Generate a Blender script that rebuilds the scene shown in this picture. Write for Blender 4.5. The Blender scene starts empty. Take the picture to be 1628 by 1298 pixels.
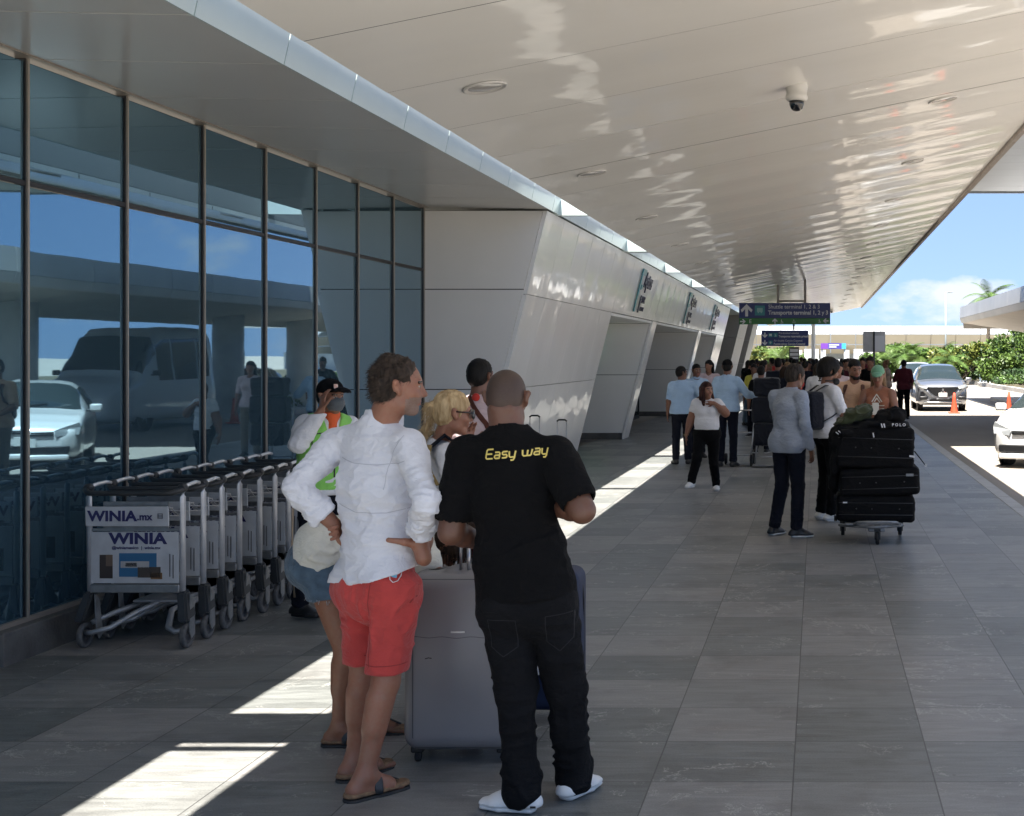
import bpy, bmesh, math, random
import numpy as np
from mathutils import Vector, Matrix, noise as mnoise
from mathutils.bvhtree import BVHTree
random.seed(7)
R = math.radians
scn = bpy.context.scene
COL = scn.collection
F = 2150.0                      # focal length in photo pixels, principal point (1300, 566)
CAMH = 1.8

# ---------------------------------------------------------------- camera
cam = bpy.data.cameras.new('camera')
cam.sensor_width = 36.0
cam.lens = F / 1628.0 * 36.0
cam.shift_x = (814 - 1300) / 1628.0
cam.shift_y = -(649 - 566) / 1628.0
cam.clip_end = 3000
cam.clip_start = 0.1
camo = bpy.data.objects.new('camera', cam); COL.objects.link(camo)
camo.location = (0, 0, CAMH); camo.rotation_euler = (R(90), 0, 0)
scn.camera = camo

# ---------------------------------------------------------------- light
SUN_DIR = Vector((0.07, 0.36, -1.0)).normalized()      # direction the light travels
sun_el = math.asin(-SUN_DIR.z)
sun_az = math.atan2(-SUN_DIR.x, -SUN_DIR.y)            # from +Y clockwise towards +X
world = bpy.data.worlds.new('World'); scn.world = world; world.use_nodes = True
nt = world.node_tree; nt.nodes.clear()
wo = nt.nodes.new('ShaderNodeOutputWorld'); bg = nt.nodes.new('ShaderNodeBackground')
sky = nt.nodes.new('ShaderNodeTexSky'); sky.sky_type = 'NISHITA'; sky.sun_disc = False
sky.sun_elevation = sun_el; sky.sun_rotation = sun_az; sky.ozone_density = 2.0; sky.dust_density = 0.0; sky.air_density = 0.55
bg.inputs['Strength'].default_value = 0.11
tc = nt.nodes.new('ShaderNodeTexCoord'); mp = nt.nodes.new('ShaderNodeMapping'); mp.inputs['Scale'].default_value = (1, 1, 2.2)
mp.inputs['Location'].default_value = (0.47, 0.0, 0.21)
nz = nt.nodes.new('ShaderNodeTexNoise'); nz.inputs['Scale'].default_value = 7.5; nz.inputs['Detail'].default_value = 9; nz.inputs['Roughness'].default_value = .56
cr = nt.nodes.new('ShaderNodeValToRGB'); cr.color_ramp.elements[0].position = .545; cr.color_ramp.elements[1].position = .64
cr.color_ramp.elements[1].color = (.85, .85, .85, 1)
mx = nt.nodes.new('ShaderNodeMixRGB'); mx.inputs['Color2'].default_value = (.98, 1.02, 1.08, 1)
L = nt.links.new
tn = nt.nodes.new('ShaderNodeMixRGB'); tn.blend_type = 'MULTIPLY'; tn.inputs['Fac'].default_value = 1; tn.inputs['Color2'].default_value = (.325, .435, .62, 1)
gm = nt.nodes.new('ShaderNodeGamma'); gm.inputs['Gamma'].default_value = .30
L(sky.outputs[0], gm.inputs['Color']); L(gm.outputs[0], tn.inputs['Color1'])
L(tc.outputs['Generated'], mp.inputs['Vector']); L(mp.outputs[0], nz.inputs['Vector']); L(nz.outputs['Fac'], cr.inputs[0])
L(cr.outputs['Color'], mx.inputs['Fac']); L(tn.outputs[0], mx.inputs['Color1']); L(mx.outputs[0], bg.inputs['Color']); L(bg.outputs[0], wo.inputs['Surface'])
sl = bpy.data.lights.new('sun', 'SUN'); sl.energy = 2.0; sl.angle = R(0.5); sl.color = (1, .95, .87)
so = bpy.data.objects.new('sun', sl); COL.objects.link(so); so.location = (-5, -20, 40)
so.rotation_euler = SUN_DIR.to_track_quat('-Z', 'Y').to_euler()
scn.view_settings.view_transform = 'Standard'; scn.view_settings.look = 'None'
scn.view_settings.exposure = 3.27; scn.view_settings.gamma = 1
scn.cycles.max_bounces = 10; scn.cycles.diffuse_bounces = 6; scn.cycles.glossy_bounces = 5
scn.cycles.sample_clamp_indirect = 6.0; scn.cycles.caustics_reflective = False; scn.cycles.caustics_refractive = False

# ---------------------------------------------------------------- helpers
def W(px, py, Y):
    """photo pixel + distance -> world point"""
    return Vector(((px - 1300) * Y / F, Y, CAMH - (py - 566) * Y / F))

_m = {}
def add_pillow(m, period, phase, axis, amp, noise_amp, noise_scale, stretch):
    """each panel is slightly bowed and oil-canned"""
    t = m.node_tree; b = t.nodes['Principled BSDF']; N = t.nodes.new; K = t.links.new
    g = N('ShaderNodeNewGeometry'); sp = N('ShaderNodeSeparateXYZ'); K(g.outputs['Position'], sp.inputs[0])
    a = N('ShaderNodeMath'); a.operation = 'MULTIPLY_ADD'; K(sp.outputs[axis], a.inputs[0]); a.inputs[1].default_value = 2 * math.pi / period; a.inputs[2].default_value = -phase * 2 * math.pi / period
    c = N('ShaderNodeMath'); c.operation = 'COSINE'; K(a.outputs[0], c.inputs[0])
    mp_ = N('ShaderNodeMapping'); mp_.inputs['Scale'].default_value = stretch; K(g.outputs['Position'], mp_.inputs[0])
    n = N('ShaderNodeTexNoise'); n.inputs['Scale'].default_value = noise_scale; n.inputs['Detail'].default_value = 2.5; K(mp_.outputs[0], n.inputs['Vector'])
    h = N('ShaderNodeMath'); h.operation = 'MULTIPLY'; K(c.outputs[0], h.inputs[0]); h.inputs[1].default_value = amp
    h2 = N('ShaderNodeMath'); h2.operation = 'MULTIPLY_ADD'; K(n.outputs['Fac'], h2.inputs[0]); h2.inputs[1].default_value = noise_amp; K(h.outputs[0], h2.inputs[2])
    bp = N('ShaderNodeBump'); bp.inputs['Distance'].default_value = 1.0; bp.inputs['Strength'].default_value = 1.0; K(h2.outputs[0], bp.inputs['Height']); K(bp.outputs[0], b.inputs['Normal'])
    try: K(bp.outputs[0], b.inputs['Coat Normal'])
    except Exception: pass
def mat(name, col, rough=.6, metal=0., var=0., vs=20., bump=0., bs=60., stretch=None, spec=None, coat=0., coatr=.05, col2=None, emis=None, sheen=0., bdist=.01, detail=6, trans=0.):
    if name in _m: return _m[name]
    m = bpy.data.materials.new(name); m.use_nodes = True; t = m.node_tree; b = t.nodes['Principled BSDF']
    b.inputs['Base Color'].default_value = (*col, 1); b.inputs['Roughness'].default_value = rough; b.inputs['Metallic'].default_value = metal
    if spec is not None: b.inputs['Specular IOR Level'].default_value = spec
    if coat: b.inputs['Coat Weight'].default_value = coat; b.inputs['Coat Roughness'].default_value = coatr
    if sheen: b.inputs['Sheen Weight'].default_value = sheen; b.inputs['Sheen Roughness'].default_value = .5
    if trans: b.inputs['Transmission Weight'].default_value = trans
    if emis: b.inputs['Emission Color'].default_value = (*emis[0], 1); b.inputs['Emission Strength'].default_value = emis[1]
    if var or bump:
        c = t.nodes.new('ShaderNodeTexCoord'); mpn = t.nodes.new('ShaderNodeMapping'); t.links.new(c.outputs['Object'], mpn.inputs[0])
        if stretch: mpn.inputs['Scale'].default_value = stretch
    if var:
        n = t.nodes.new('ShaderNodeTexNoise'); n.inputs['Scale'].default_value = vs; n.inputs['Detail'].default_value = detail
        rp = t.nodes.new('ShaderNodeValToRGB'); e = rp.color_ramp.elements
        e[0].position = .3; e[1].position = .7
        c2 = col2 or tuple(min(1, x * (1 + var)) for x in col)
        e[0].color = (*[x * (1 - var) for x in col], 1) if col2 is None else (*col, 1); e[1].color = (*c2, 1)
        t.links.new(mpn.outputs[0], n.inputs['Vector']); t.links.new(n.outputs['Fac'], rp.inputs[0]); t.links.new(rp.outputs[0], b.inputs['Base Color'])
    if bump:
        n2 = t.nodes.new('ShaderNodeTexNoise'); n2.inputs['Scale'].default_value = bs; n2.inputs['Detail'].default_value = 3
        bp = t.nodes.new('ShaderNodeBump'); bp.inputs['Strength'].default_value = bump; bp.inputs['Distance'].default_value = bdist
        t.links.new(mpn.outputs[0], n2.inputs['Vector']); t.links.new(n2.outputs['Fac'], bp.inputs['Height']); t.links.new(bp.outputs[0], b.inputs['Normal'])
    _m[name] = m
    return m

def tag(o, label=None, cat=None, group=None, kind=None):
    if label: o['label'] = label
    if cat: o['category'] = cat
    if group: o['group'] = group
    if kind: o['kind'] = kind
    return o

def empty(name, loc, label=None, cat=None, group=None, rz=0):
    o = bpy.data.objects.new(name, None); COL.objects.link(o); o.location = loc; o.rotation_euler = (0, 0, rz); o.empty_display_size = .1
    return tag(o, label, cat, group)

def link(name, me, parent=None, loc=None):
    o = bpy.data.objects.new(name, me); COL.objects.link(o)
    if parent is not None: o.parent = parent
    if loc is not None: o.location = loc
    return o

class MB:
    """collects shapes; build() links them as ONE mesh object"""
    def __init__(s): s.bm = bmesh.new(); s.mi = 0
    def _tag(s, verts, smooth=False):
        fs = set()
        for v in verts:
            for f in v.link_faces: fs.add(f)
        for f in fs: f.material_index = s.mi; f.smooth = smooth
        return s
    def poly(s, pts, smooth=False):
        vs = [s.bm.verts.new(p) for p in pts]; f = s.bm.faces.new(vs); f.material_index = s.mi; f.smooth = smooth; return s
    def box(s, c, size, rot=None, bevel=0., seg=2):
        r = bmesh.ops.create_cube(s.bm, size=1.0)
        M = Matrix.Translation(c) @ (rot.to_4x4() if rot is not None else Matrix.Identity(4)) @ Matrix.Diagonal((*size, 1))
        bmesh.ops.transform(s.bm, matrix=M, verts=r['verts'])
        s._tag(r['verts'])
        if bevel:
            ed = set(e for v in r['verts'] for e in v.link_edges)
            q = bmesh.ops.bevel(s.bm, geom=list(ed), offset=bevel, segments=seg, affect='EDGES', profile=.5, material=-1, clamp_overlap=True)
            for f in q['faces']: f.smooth = seg > 1
        return s
    def bx(s, x0, x1, y0, y1, z0, z1, bevel=0., seg=2):
        return s.box(((x0 + x1) / 2, (y0 + y1) / 2, (z0 + z1) / 2), (abs(x1 - x0), abs(y1 - y0), abs(z1 - z0)), None, bevel, seg)
    def hexa(s, p):
        """8 corner solid: p[0..3] bottom loop, p[4..7] top loop"""
        v = [s.bm.verts.new(q) for q in p]
        for q in ((3, 2, 1, 0), (4, 5, 6, 7), (0, 1, 5, 4), (1, 2, 6, 5), (2, 3, 7, 6), (3, 0, 4, 7)):
            f = s.bm.faces.new([v[i] for i in q]); f.material_index = s.mi
        return s
    def prism(s, pts, ext):
        """polygon pts extruded along vector ext"""
        a = [s.bm.verts.new(p) for p in pts]; b = [s.bm.verts.new(Vector(p) + Vector(ext)) for p in pts]; n = len(pts)
        for f in ([s.bm.faces.new(a[::-1]), s.bm.faces.new(b)] + [s.bm.faces.new([a[i], a[(i + 1) % n], b[(i + 1) % n], b[i]]) for i in range(n)]):
            f.material_index = s.mi
        return s
    def cyl(s, a, b, r0, r1=None, n=12, caps=True, smooth=True):
        a = Vector(a); b = Vector(b); r1 = r0 if r1 is None else r1
        q = (b - a).to_track_quat('Z', 'Y')
        A = [s.bm.verts.new(a + q @ Vector((r0 * math.cos(t), r0 * math.sin(t), 0))) for t in [2 * math.pi * i / n for i in range(n)]]
        B = [s.bm.verts.new(b + q @ Vector((r1 * math.cos(t), r1 * math.sin(t), 0))) for t in [2 * math.pi * i / n for i in range(n)]]
        for i in range(n):
            f = s.bm.faces.new([A[i], A[(i + 1) % n], B[(i + 1) % n], B[i]]); f.material_index = s.mi; f.smooth = smooth
        if caps:
            for q2 in (A[::-1], B):
                f = s.bm.faces.new(q2); f.material_index = s.mi
        return s
    def tube(s, pts, r, n=8, closed=False, flat=None):
        pts = [Vector(p) for p in pts]; N = len(pts); rings = []
        for i, p in enumerate(pts):
            if closed: d = pts[(i + 1) % N] - pts[i - 1]
            else: d = pts[min(i + 1, N - 1)] - pts[max(i - 1, 0)]
            q = d.to_track_quat('Z', 'Y'); rr = r[i] if isinstance(r, (list, tuple)) else r
            fx, fy = (flat if flat else (1, 1))
            rings.append([s.bm.verts.new(p + q @ Vector((rr * fx * math.cos(t), rr * fy * math.sin(t), 0))) for t in [2 * math.pi * k / n for k in range(n)]])
        for i in range(N if closed else N - 1):
            A, B = rings[i], rings[(i + 1) % N]
            for k in range(n):
                f = s.bm.faces.new([A[k], A[(k + 1) % n], B[(k + 1) % n], B[k]]); f.material_index = s.mi; f.smooth = True
        if not closed:
            for q2 in (rings[0][::-1], rings[-1]):
                f = s.bm.faces.new(q2); f.material_index = s.mi
        return s
    def lathe(s, prof, c, n=20, axis='Z'):
        c = Vector(c); rings = []
        for r, z in prof:
            ring = []
            for k in range(n):
                t = 2 * math.pi * k / n; v = Vector((r * math.cos(t), r * math.sin(t), z))
                if axis == 'X': v = Vector((v.z, v.x, v.y))
                if axis == 'Y': v = Vector((v.x, v.z, v.y))
                ring.append(s.bm.verts.new(c + v))
            rings.append(ring)
        for A, B in zip(rings, rings[1:]):
            for k in range(n):
                f = s.bm.faces.new([A[k], A[(k + 1) % n], B[(k + 1) % n], B[k]]); f.material_index = s.mi; f.smooth = True
        for q2 in (rings[0][::-1], rings[-1]):
            try:
                f = s.bm.faces.new(q2); f.material_index = s.mi
            except ValueError: pass
        return s
    def build(s, name, mats, parent=None, world=True, recalc=True):
        if recalc: bmesh.ops.recalc_face_normals(s.bm, faces=s.bm.faces[:])
        me = bpy.data.meshes.new(name); s.bm.to_mesh(me); s.bm.free()
        if not isinstance(mats, (list, tuple)): mats = [mats]
        for m in mats: me.materials.append(m)
        o = link(name, me, parent)
        if world and parent is not None:      # shapes were given in world coordinates
            bpy.context.view_layer.update()
            me.transform(parent.matrix_world.inverted())
        return o

def struct(o): o['kind'] = 'structure'; return o

def text_mesh(body, size, shear=0., offset=0., spacing=1., extrude=0.0, align='CENTER'):
    cu = bpy.data.curves.new('lettering', 'FONT'); cu.body = body; cu.size = size; cu.shear = shear; cu.offset = offset; cu.extrude = extrude
    cu.align_x = align; cu.align_y = 'CENTER'; cu.space_character = spacing; cu.resolution_u = 3
    o = bpy.data.objects.new('lettering', cu); COL.objects.link(o); bpy.context.view_layer.update()
    me = bpy.data.meshes.new_from_object(o.evaluated_get(bpy.context.evaluated_depsgraph_get()))
    bpy.data.objects.remove(o); bpy.data.curves.remove(cu)
    return me

def text(name, body, size, loc, rot, m, parent, sx=1., **kw):
    """flat lettering; rot = Matrix 3x3 whose columns are right, up, normal; loc in world"""
    me = text_mesh(body, size, **kw); me.materials.clear(); me.materials.append(m); me.name = name
    bpy.context.view_layer.update()
    M = Matrix.Translation(loc) @ rot.to_4x4() @ Matrix.Diagonal((sx, 1, 1, 1))
    if parent is not None: M = parent.matrix_world.inverted() @ M
    me.transform(M)
    return link(name, me, parent)

def basis(right, up):
    right = Vector(right).normalized(); up = Vector(up).normalized(); n = right.cross(up)
    return Matrix((right, up, n)).transposed()
FACE = basis((1, 0, 0), (0, 0, 1))      # facing the camera (normal -Y)
ORD = ['nearest', 'second nearest', 'third nearest', 'fourth nearest', 'fifth nearest', 'sixth nearest', 'seventh nearest', 'eighth nearest', 'ninth nearest', 'tenth nearest', 'eleventh nearest', 'twelfth nearest', 'thirteenth nearest', 'fourteenth nearest', 'fifteenth nearest', 'sixteenth nearest']
# ---------------------------------------------------------------- materials of the place
def slate_mat():
    m = bpy.data.materials.new('slate_tiles'); m.use_nodes = True; t = m.node_tree; N = t.nodes.new; K = t.links.new; b = t.nodes['Principled BSDF']
    g = N('ShaderNodeNewGeometry'); sep = N('ShaderNodeSeparateXYZ'); K(g.outputs['Position'], sep.inputs[0])
    def M(op, a, bb=None, c=None):
        n = N('ShaderNodeMath'); n.operation = op
        for i, v in enumerate((a, bb, c)):
            if v is None: continue
            if isinstance(v, (int, float)): n.inputs[i].default_value = v
            else: K(v, n.inputs[i])
        return n.outputs[0]
    u = M('DIVIDE', M('ADD', sep.outputs[0], 60.104), .6); v = M('DIVIDE', M('ADD', sep.outputs[1], 60 - .313), .6)
    iu, iv = M('FLOOR', u), M('FLOOR', v)
    # random half-course split of some tiles
    cmb0 = N('ShaderNodeCombineXYZ'); K(iu, cmb0.inputs[0]); K(iv, cmb0.inputs[1])
    wn0 = N('ShaderNodeTexWhiteNoise'); wn0.noise_dimensions = '2D'; K(cmb0.outputs[0], wn0.inputs['Vector'])
    cmb = N('ShaderNodeCombineXYZ'); K(iu, cmb.inputs[0]); K(iv, cmb.inputs[1])
    wn = N('ShaderNodeTexWhiteNoise'); wn.noise_dimensions = '3D'; K(cmb.outputs[0], wn.inputs['Vector'])
    fu, fv = M('FRACT', u), M('FRACT', v)
    du = M('MINIMUM', fu, M('SUBTRACT', 1, fu)); dv = M('MINIMUM', fv, M('SUBTRACT', 1, fv))
    joint = M('LESS_THAN', M('MINIMUM', du, dv), .0050)
    # streaky cleft figure, stretched along X, different offset in every tile
    off = N('ShaderNodeVectorMath'); off.operation = 'MULTIPLY_ADD'; K(wn.outputs['Color'], off.inputs[0]); off.inputs[1].default_value = (7, 7, 7); K(g.outputs['Position'], off.inputs[2])
    mp1 = N('ShaderNodeMapping'); mp1.inputs['Scale'].default_value = (1.6, 9, 1); K(off.outputs[0], mp1.inputs[0])
    n1 = N('ShaderNodeTexNoise'); n1.inputs['Scale'].default_value = 1.6; n1.inputs['Detail'].default_value = 9; n1.inputs['Roughness'].default_value = .62; n1.inputs['Distortion'].default_value = .8; K(mp1.outputs[0], n1.inputs['Vector'])
    n2 = N('ShaderNodeTexNoise'); n2.inputs['Scale'].default_value = .55; n2.inputs['Detail'].default_value = 4; K(g.outputs['Position'], n2.inputs['Vector'])
    n3 = N('ShaderNodeTexNoise'); n3.inputs['Scale'].default_value = 130; n3.inputs['Detail'].default_value = 3; K(g.outputs['Position'], n3.inputs['Vector'])
    val = M('ADD', M('MULTIPLY', wn.outputs['Value'], .066), M('MULTIPLY', n1.outputs['Fac'], .17))
    val = M('ADD', val, M('MULTIPLY', n2.outputs['Fac'], .06)); val = M('ADD', val, M('MULTIPLY', M('SUBTRACT', n3.outputs['Fac'], .5), .09)); val = M('SUBTRACT', val, .027)
    val = M('MULTIPLY', M('MAXIMUM', val, .02), 1.6)
    # tint per tile: greenish to brownish grey
    tint = N('ShaderNodeValToRGB'); tint.color_ramp.elements[0].color = (.94, 1.0, .97, 1); tint.color_ramp.elements[1].color = (1.0, .97, .93, 1); K(wn.outputs['Value'], tint.inputs[0])
    colr = N('ShaderNodeVectorMath'); colr.operation = 'SCALE'; K(tint.outputs[0], colr.inputs[0]); K(val, colr.inputs['Scale'])
    # rusty patches
    mp4 = N('ShaderNodeMapping'); mp4.inputs['Scale'].default_value = (1.2, 3, 1); K(off.outputs[0], mp4.inputs[0])
    n4 = N('ShaderNodeTexNoise'); n4.inputs['Scale'].default_value = 1.3; n4.inputs['Detail'].default_value = 5; K(mp4.outputs[0], n4.inputs['Vector'])
    rr = N('ShaderNodeMapRange'); rr.inputs['From Min'].default_value = .6; rr.inputs['From Max'].default_value = .75; rr.inputs['To Max'].default_value = .35; K(n4.outputs['Fac'], rr.inputs['Value'])
    mxr = N('ShaderNodeMixRGB'); K(rr.outputs[0], mxr.inputs['Fac']); K(colr.outputs[0], mxr.inputs['Color1']); mxr.inputs['Color2'].default_value = (.17, .135, .115, 1)
    # pale calcite veins
    vmask = None
    for sc, dist, th, seed in ((1.1, 1.6, .006, 3.1), (2.6, 1.1, .005, 9.7)):
        o2 = N('ShaderNodeVectorMath'); o2.operation = 'ADD'; K(off.outputs[0], o2.inputs[0]); o2.inputs[1].default_value = (seed, seed * 2, 0)
        vn = N('ShaderNodeTexNoise'); vn.inputs['Scale'].default_value = sc; vn.inputs['Detail'].default_value = 7; vn.inputs['Roughness'].default_value = .7; vn.inputs['Distortion'].default_value = dist; K(o2.outputs[0], vn.inputs['Vector'])
        ln = M('LESS_THAN', M('ABSOLUTE', M('SUBTRACT', vn.outputs['Fac'], .5)), th)
        gate = N('ShaderNodeTexNoise'); gate.inputs['Scale'].default_value = sc * 1.3; gate.inputs['Detail'].default_value = 2
        o3 = N('ShaderNodeVectorMath'); o3.operation = 'ADD'; K(off.outputs[0], o3.inputs[0]); o3.inputs[1].default_value = (seed * 4, 1, 0); K(o3.outputs[0], gate.inputs['Vector'])
        q = M('MULTIPLY', ln, M('GREATER_THAN', gate.outputs['Fac'], .585))
        vmask = q if vmask is None else M('MAXIMUM', vmask, q)
    mxv = N('ShaderNodeMixRGB'); K(M('MULTIPLY', vmask, .78), mxv.inputs['Fac']); K(mxr.outputs[0], mxv.inputs['Color1']); mxv.inputs['Color2'].default_value = (.42, .41, .38, 1)
    # trodden gum spots and dark grime blotches
    vo = N('ShaderNodeTexVoronoi'); vo.inputs['Scale'].default_value = 1.9; K(g.outputs['Position'], vo.inputs['Vector'])
    gum = M('LESS_THAN', vo.outputs['Distance'], .022)
    n5 = N('ShaderNodeTexNoise'); n5.inputs['Scale'].default_value = 2.3; n5.inputs['Detail'].default_value = 6; n5.inputs['Roughness'].default_value = .65; K(g.outputs['Position'], n5.inputs['Vector'])
    r5 = N('ShaderNodeMapRange'); r5.inputs['From Min'].default_value = .52; r5.inputs['From Max'].default_value = .74; r5.inputs['To Max'].default_value = .55; K(n5.outputs['Fac'], r5.inputs['Value'])
    mg = N('ShaderNodeMixRGB'); K(M('MAXIMUM', M('MULTIPLY', gum, .7), r5.outputs[0]), mg.inputs['Fac']); K(mxv.outputs[0], mg.inputs['Color1']); mg.inputs['Color2'].default_value = (.075, .073, .068, 1); mxv = mg
    mxj = N('ShaderNodeMixRGB'); K(M('MULTIPLY', joint, .75), mxj.inputs['Fac']); K(mxv.outputs[0], mxj.inputs['Color1']); mxj.inputs['Color2'].default_value = (.03, .03, .03, 1)
    K(mxj.outputs[0], b.inputs['Base Color'])
    rg = M('ADD', M('MULTIPLY', n1.outputs['Fac'], .25), .30); K(rg, b.inputs['Roughness']); b.inputs['Specular IOR Level'].default_value = .42
    bp = N('ShaderNodeBump'); bp.inputs['Strength'].default_value = .5; bp.inputs['Distance'].default_value = .005
    hgt = M('SUBTRACT', M('ADD', n1.outputs['Fac'], M('MULTIPLY', n3.outputs['Fac'], .25)), M('MULTIPLY', joint, 1.0)); K(hgt, bp.inputs['Height']); K(bp.outputs[0], b.inputs['Normal'])
    return m

def road_mat():
    m = mat('road_concrete', (.28, .25, .215), .85, var=.10, vs=.9, bump=.3, bs=90, stretch=(1, .35, 1))
    return m

SLATE = slate_mat()
ROAD = road_mat()
KERB = mat('kerb_stone', (.46, .45, .43), .7, var=.12, vs=6, bump=.2, bs=70)
PLINTH = mat('plinth_stone', (.10, .098, .095), .6, var=.35, vs=5, bump=.3, bs=40)
WPANEL = mat('white_panel_satin', (.78, .775, .76), .4, var=.03, vs=1.2, bump=.05, bs=1.6, bdist=.05)
GPANEL = mat('white_panel_gloss', (.80, .80, .79), .32, var=.03, vs=1.5, bump=.16, bs=1.8, bdist=.05, coat=.5, coatr=.04, stretch=(1, 1, .5))
SOFFIT = mat('canopy_panel_gloss', (.88, .86, .82), .42, var=.02, vs=.8, bump=.25, bs=1.5, bdist=.05, coat=.44, coatr=.05, stretch=(.45, 1.6, 1))
add_pillow(SOFFIT, 1.39, 7.12, 1, .0036, .0085, 1.1, (.55, 1.5, 1))
add_pillow(GPANEL, 1.2, 16.47, 1, .0016, .0075, 1.5, (1, 1, .6))
LSOFFIT = mat('soffit_panel_grey', (.60, .60, .59), .42, metal=.0, var=.04, vs=.7, bump=.06, bs=1.6, bdist=.03, coat=.35, coatr=.12)
FASCIA = mat('fascia_panel', (.66, .76, .74), .35, metal=.0, var=.03, vs=1.5, bump=.04, bs=1.4, bdist=.05, coat=.5, coatr=.1)
DARK = mat('dark_joint', (.02, .02, .02), .7)
GLASS = mat('tinted_mirror_glass', (.135, .265, .36), .015, metal=.80, bump=.010, bs=.9, bdist=.05)
ALU = mat('bronze_mullion', (.34, .30, .26), .4, metal=.3)
ALUD = mat('dark_mullion', (.02, .02, .022), .45, metal=.3)
CONC = mat('pale_concrete', (.60, .60, .58), .8, var=.08, vs=3, bump=.15, bs=30)
DGLASS = mat('dark_clear_glass', (.03, .05, .055), .03, metal=.0, spec=1.0)

# ---------------------------------------------------------------- ground
g = MB(); g.poly([(-900, -300, -.2), (900, -300, -.2), (900, 1800, -.2), (-900, 1800, -.2)])
struct(g.build('ground', mat('far_ground', (.36, .33, .28), .95, var=.25, vs=.15)))
g = MB(); g.poly([(2.3, -40, -.12), (30, -40, -.12), (30, 92, -.12), (2.3, 92, -.12)])
g.poly([(-30, 92, -.12), (40, 92, -.12), (40, 160, -.12), (-30, 160, -.12)])
struct(g.build('road', ROAD))
g = MB()
g.bx(-4.72, 2.28, -25, 88, -.19, 0.0)
struct(g.build('pavement', SLATE))
g = MB()
for i in range(90):
    y = -24 + i * 1.25
    g.bx(2.284, 2.46, y, y + 1.244, -.19, .004, .008, 1)
struct(g.build('kerb', KERB))
# far kerb of the road with planted verge
FARK = [(10.7, 30), (10.5, 70), (10.3, 92), (9.0, 108), (5.5, 122), (-2, 130)]
g = MB()
for (x0, y0), (x1, y1) in zip(FARK, FARK[1:]):
    n = 8
    for i in range(n):
        a = (x0 + (x1 - x0) * i / n, y0 + (y1 - y0) * i / n); b_ = (x0 + (x1 - x0) * (i + .985) / n, y0 + (y1 - y0) * (i + .985) / n)
        g.hexa([(a[0], a[1], -.2), (a[0] + .3, a[1] + .1, -.2), (b_[0] + .3, b_[1] + .1, -.2), (b_[0], b_[1], -.2), (a[0], a[1], .10), (a[0] + .3, a[1] + .1, .10), (b_[0] + .3, b_[1] + .1, .10), (b_[0], b_[1], .10)])
struct(g.build('verge_kerb', mat('pale_kerb', (.45, .43, .40), .8, var=.1, vs=3)))
g = MB(); g.poly([(10.9, 30, .06), (60, 30, .06), (60, 160, .06), (-2, 160, .06), (-2, 130.2, .06), (5.7, 122.2, .06), (9.25, 108.1, .06), (10.6, 92, .06), (10.8, 70, .06)])
struct(g.build('verge', mat('verge_soil', (.10, .085, .05), .95, var=.4, vs=3)))
# traffic island under the median canopy, its kerb (seen in the mirror glass)
g = MB(); g.bx(7.4, 9.6, 40.9, 58, -.19, .04, .02); struct(g.build('traffic_island', KERB))
g = MB()
for x in (6.6,):
    g.poly([(x, 44, -.116), (x + .12, 44, -.116), (x + .12, 90, -.116), (x, 90, -.116)])
struct(g.build('road_marking', mat('worn_white_paint', (.62, .6, .56), .7, var=.15, vs=8)))

# ---------------------------------------------------------------- terminal building
XG = -4.8
terminal = empty('terminal_building', (-6, 30, 0), 'long white panelled airport terminal with blue mirror glass front and leaning portals', 'terminal building')
MY = [8.19 + 1.18 * n for n in range(-5, 8)]     # mullion distances, last = 16.45
MY[-1] = 16.44
pl = MB(); 
for i in range(12):
    y0 = 1.6 + i * 1.24
    pl.bx(-5.0, -4.70, y0, y0 + 1.234, -.02, .195, .006, 1)
pl.build('plinth', PLINTH, terminal)
ZT, ZB, ZTR = 3.60, .20, 2.845
random.seed(3)
for y0, y1 in zip(MY, MY[1:]):
    for z0, z1 in ((ZB, ZTR), (ZTR, ZT)):
        dx = random.uniform(-.004, .004); dy = random.uniform(-.003, .003)
        p = MB(); a, b_ = y0 + .02, y1 - .02; c0, c1 = z0 + .02, z1 - .02
        p.hexa([(XG - .03, a, c0), (XG + dx, a, c0), (XG - dx, b_, c0), (XG - .03, b_, c0), (XG - .03, a, c1), (XG + dx + dy, a, c1), (XG - dx + dy, b_, c1), (XG - .03, b_, c1)])
        p.build('window_pane', GLASS, terminal)
for y in MY:
    p = MB(); p.mi = 0; p.bx(XG - .06, XG + .012, y - .014, y + .014, ZB, ZT, .003, 1); p.mi = 1; p.bx(XG + .013, XG + .024, y - .008, y + .008, ZB, ZT)
    p.build('mullion', [ALUD, ALU], terminal)
p = MB(); p.bx(XG - .06, XG + .010, MY[0], 16.44, ZTR - .014, ZTR + .014); p.build('transom', ALUD, terminal)
p = MB(); p.bx(XG - .05, XG + .07, MY[0], 16.44, ZT, ZT + .035); p.bx(XG - .05, XG + .03, MY[0], 16.44, ZB - .01, ZB + .02); p.build('window_frame', ALU, terminal)
# grey soffit over the glass
def sof(x): return 3.61 - .02 * (x + 4.8)
p = MB(); ys = [7.06 + 1.19 * i for i in range(-6, 9)]
ys = [y for y in ys if y < 16.4] + [16.44]
for y0, y1 in zip(ys, ys[1:]):
    xa, xb = XG + .075, -3.27
    p.hexa([(xa, y0 + .010, sof(xa)), (xb, y0 + .010, sof(xb)), (xb, y1 - .010, sof(xb)), (xa, y1 - .010, sof(xa))] + [(xa, y0 + .010, 3.68), (xb, y0 + .010, 3.68), (xb, y1 - .010, 3.68), (xa, y1 - .010, 3.68)])
p.mi = 1; p.bx(XG - .5, -3.3, ys[0], 16.44, 3.684, 3.75)
p.build('soffit', [LSOFFIT, DARK], terminal)
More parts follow.
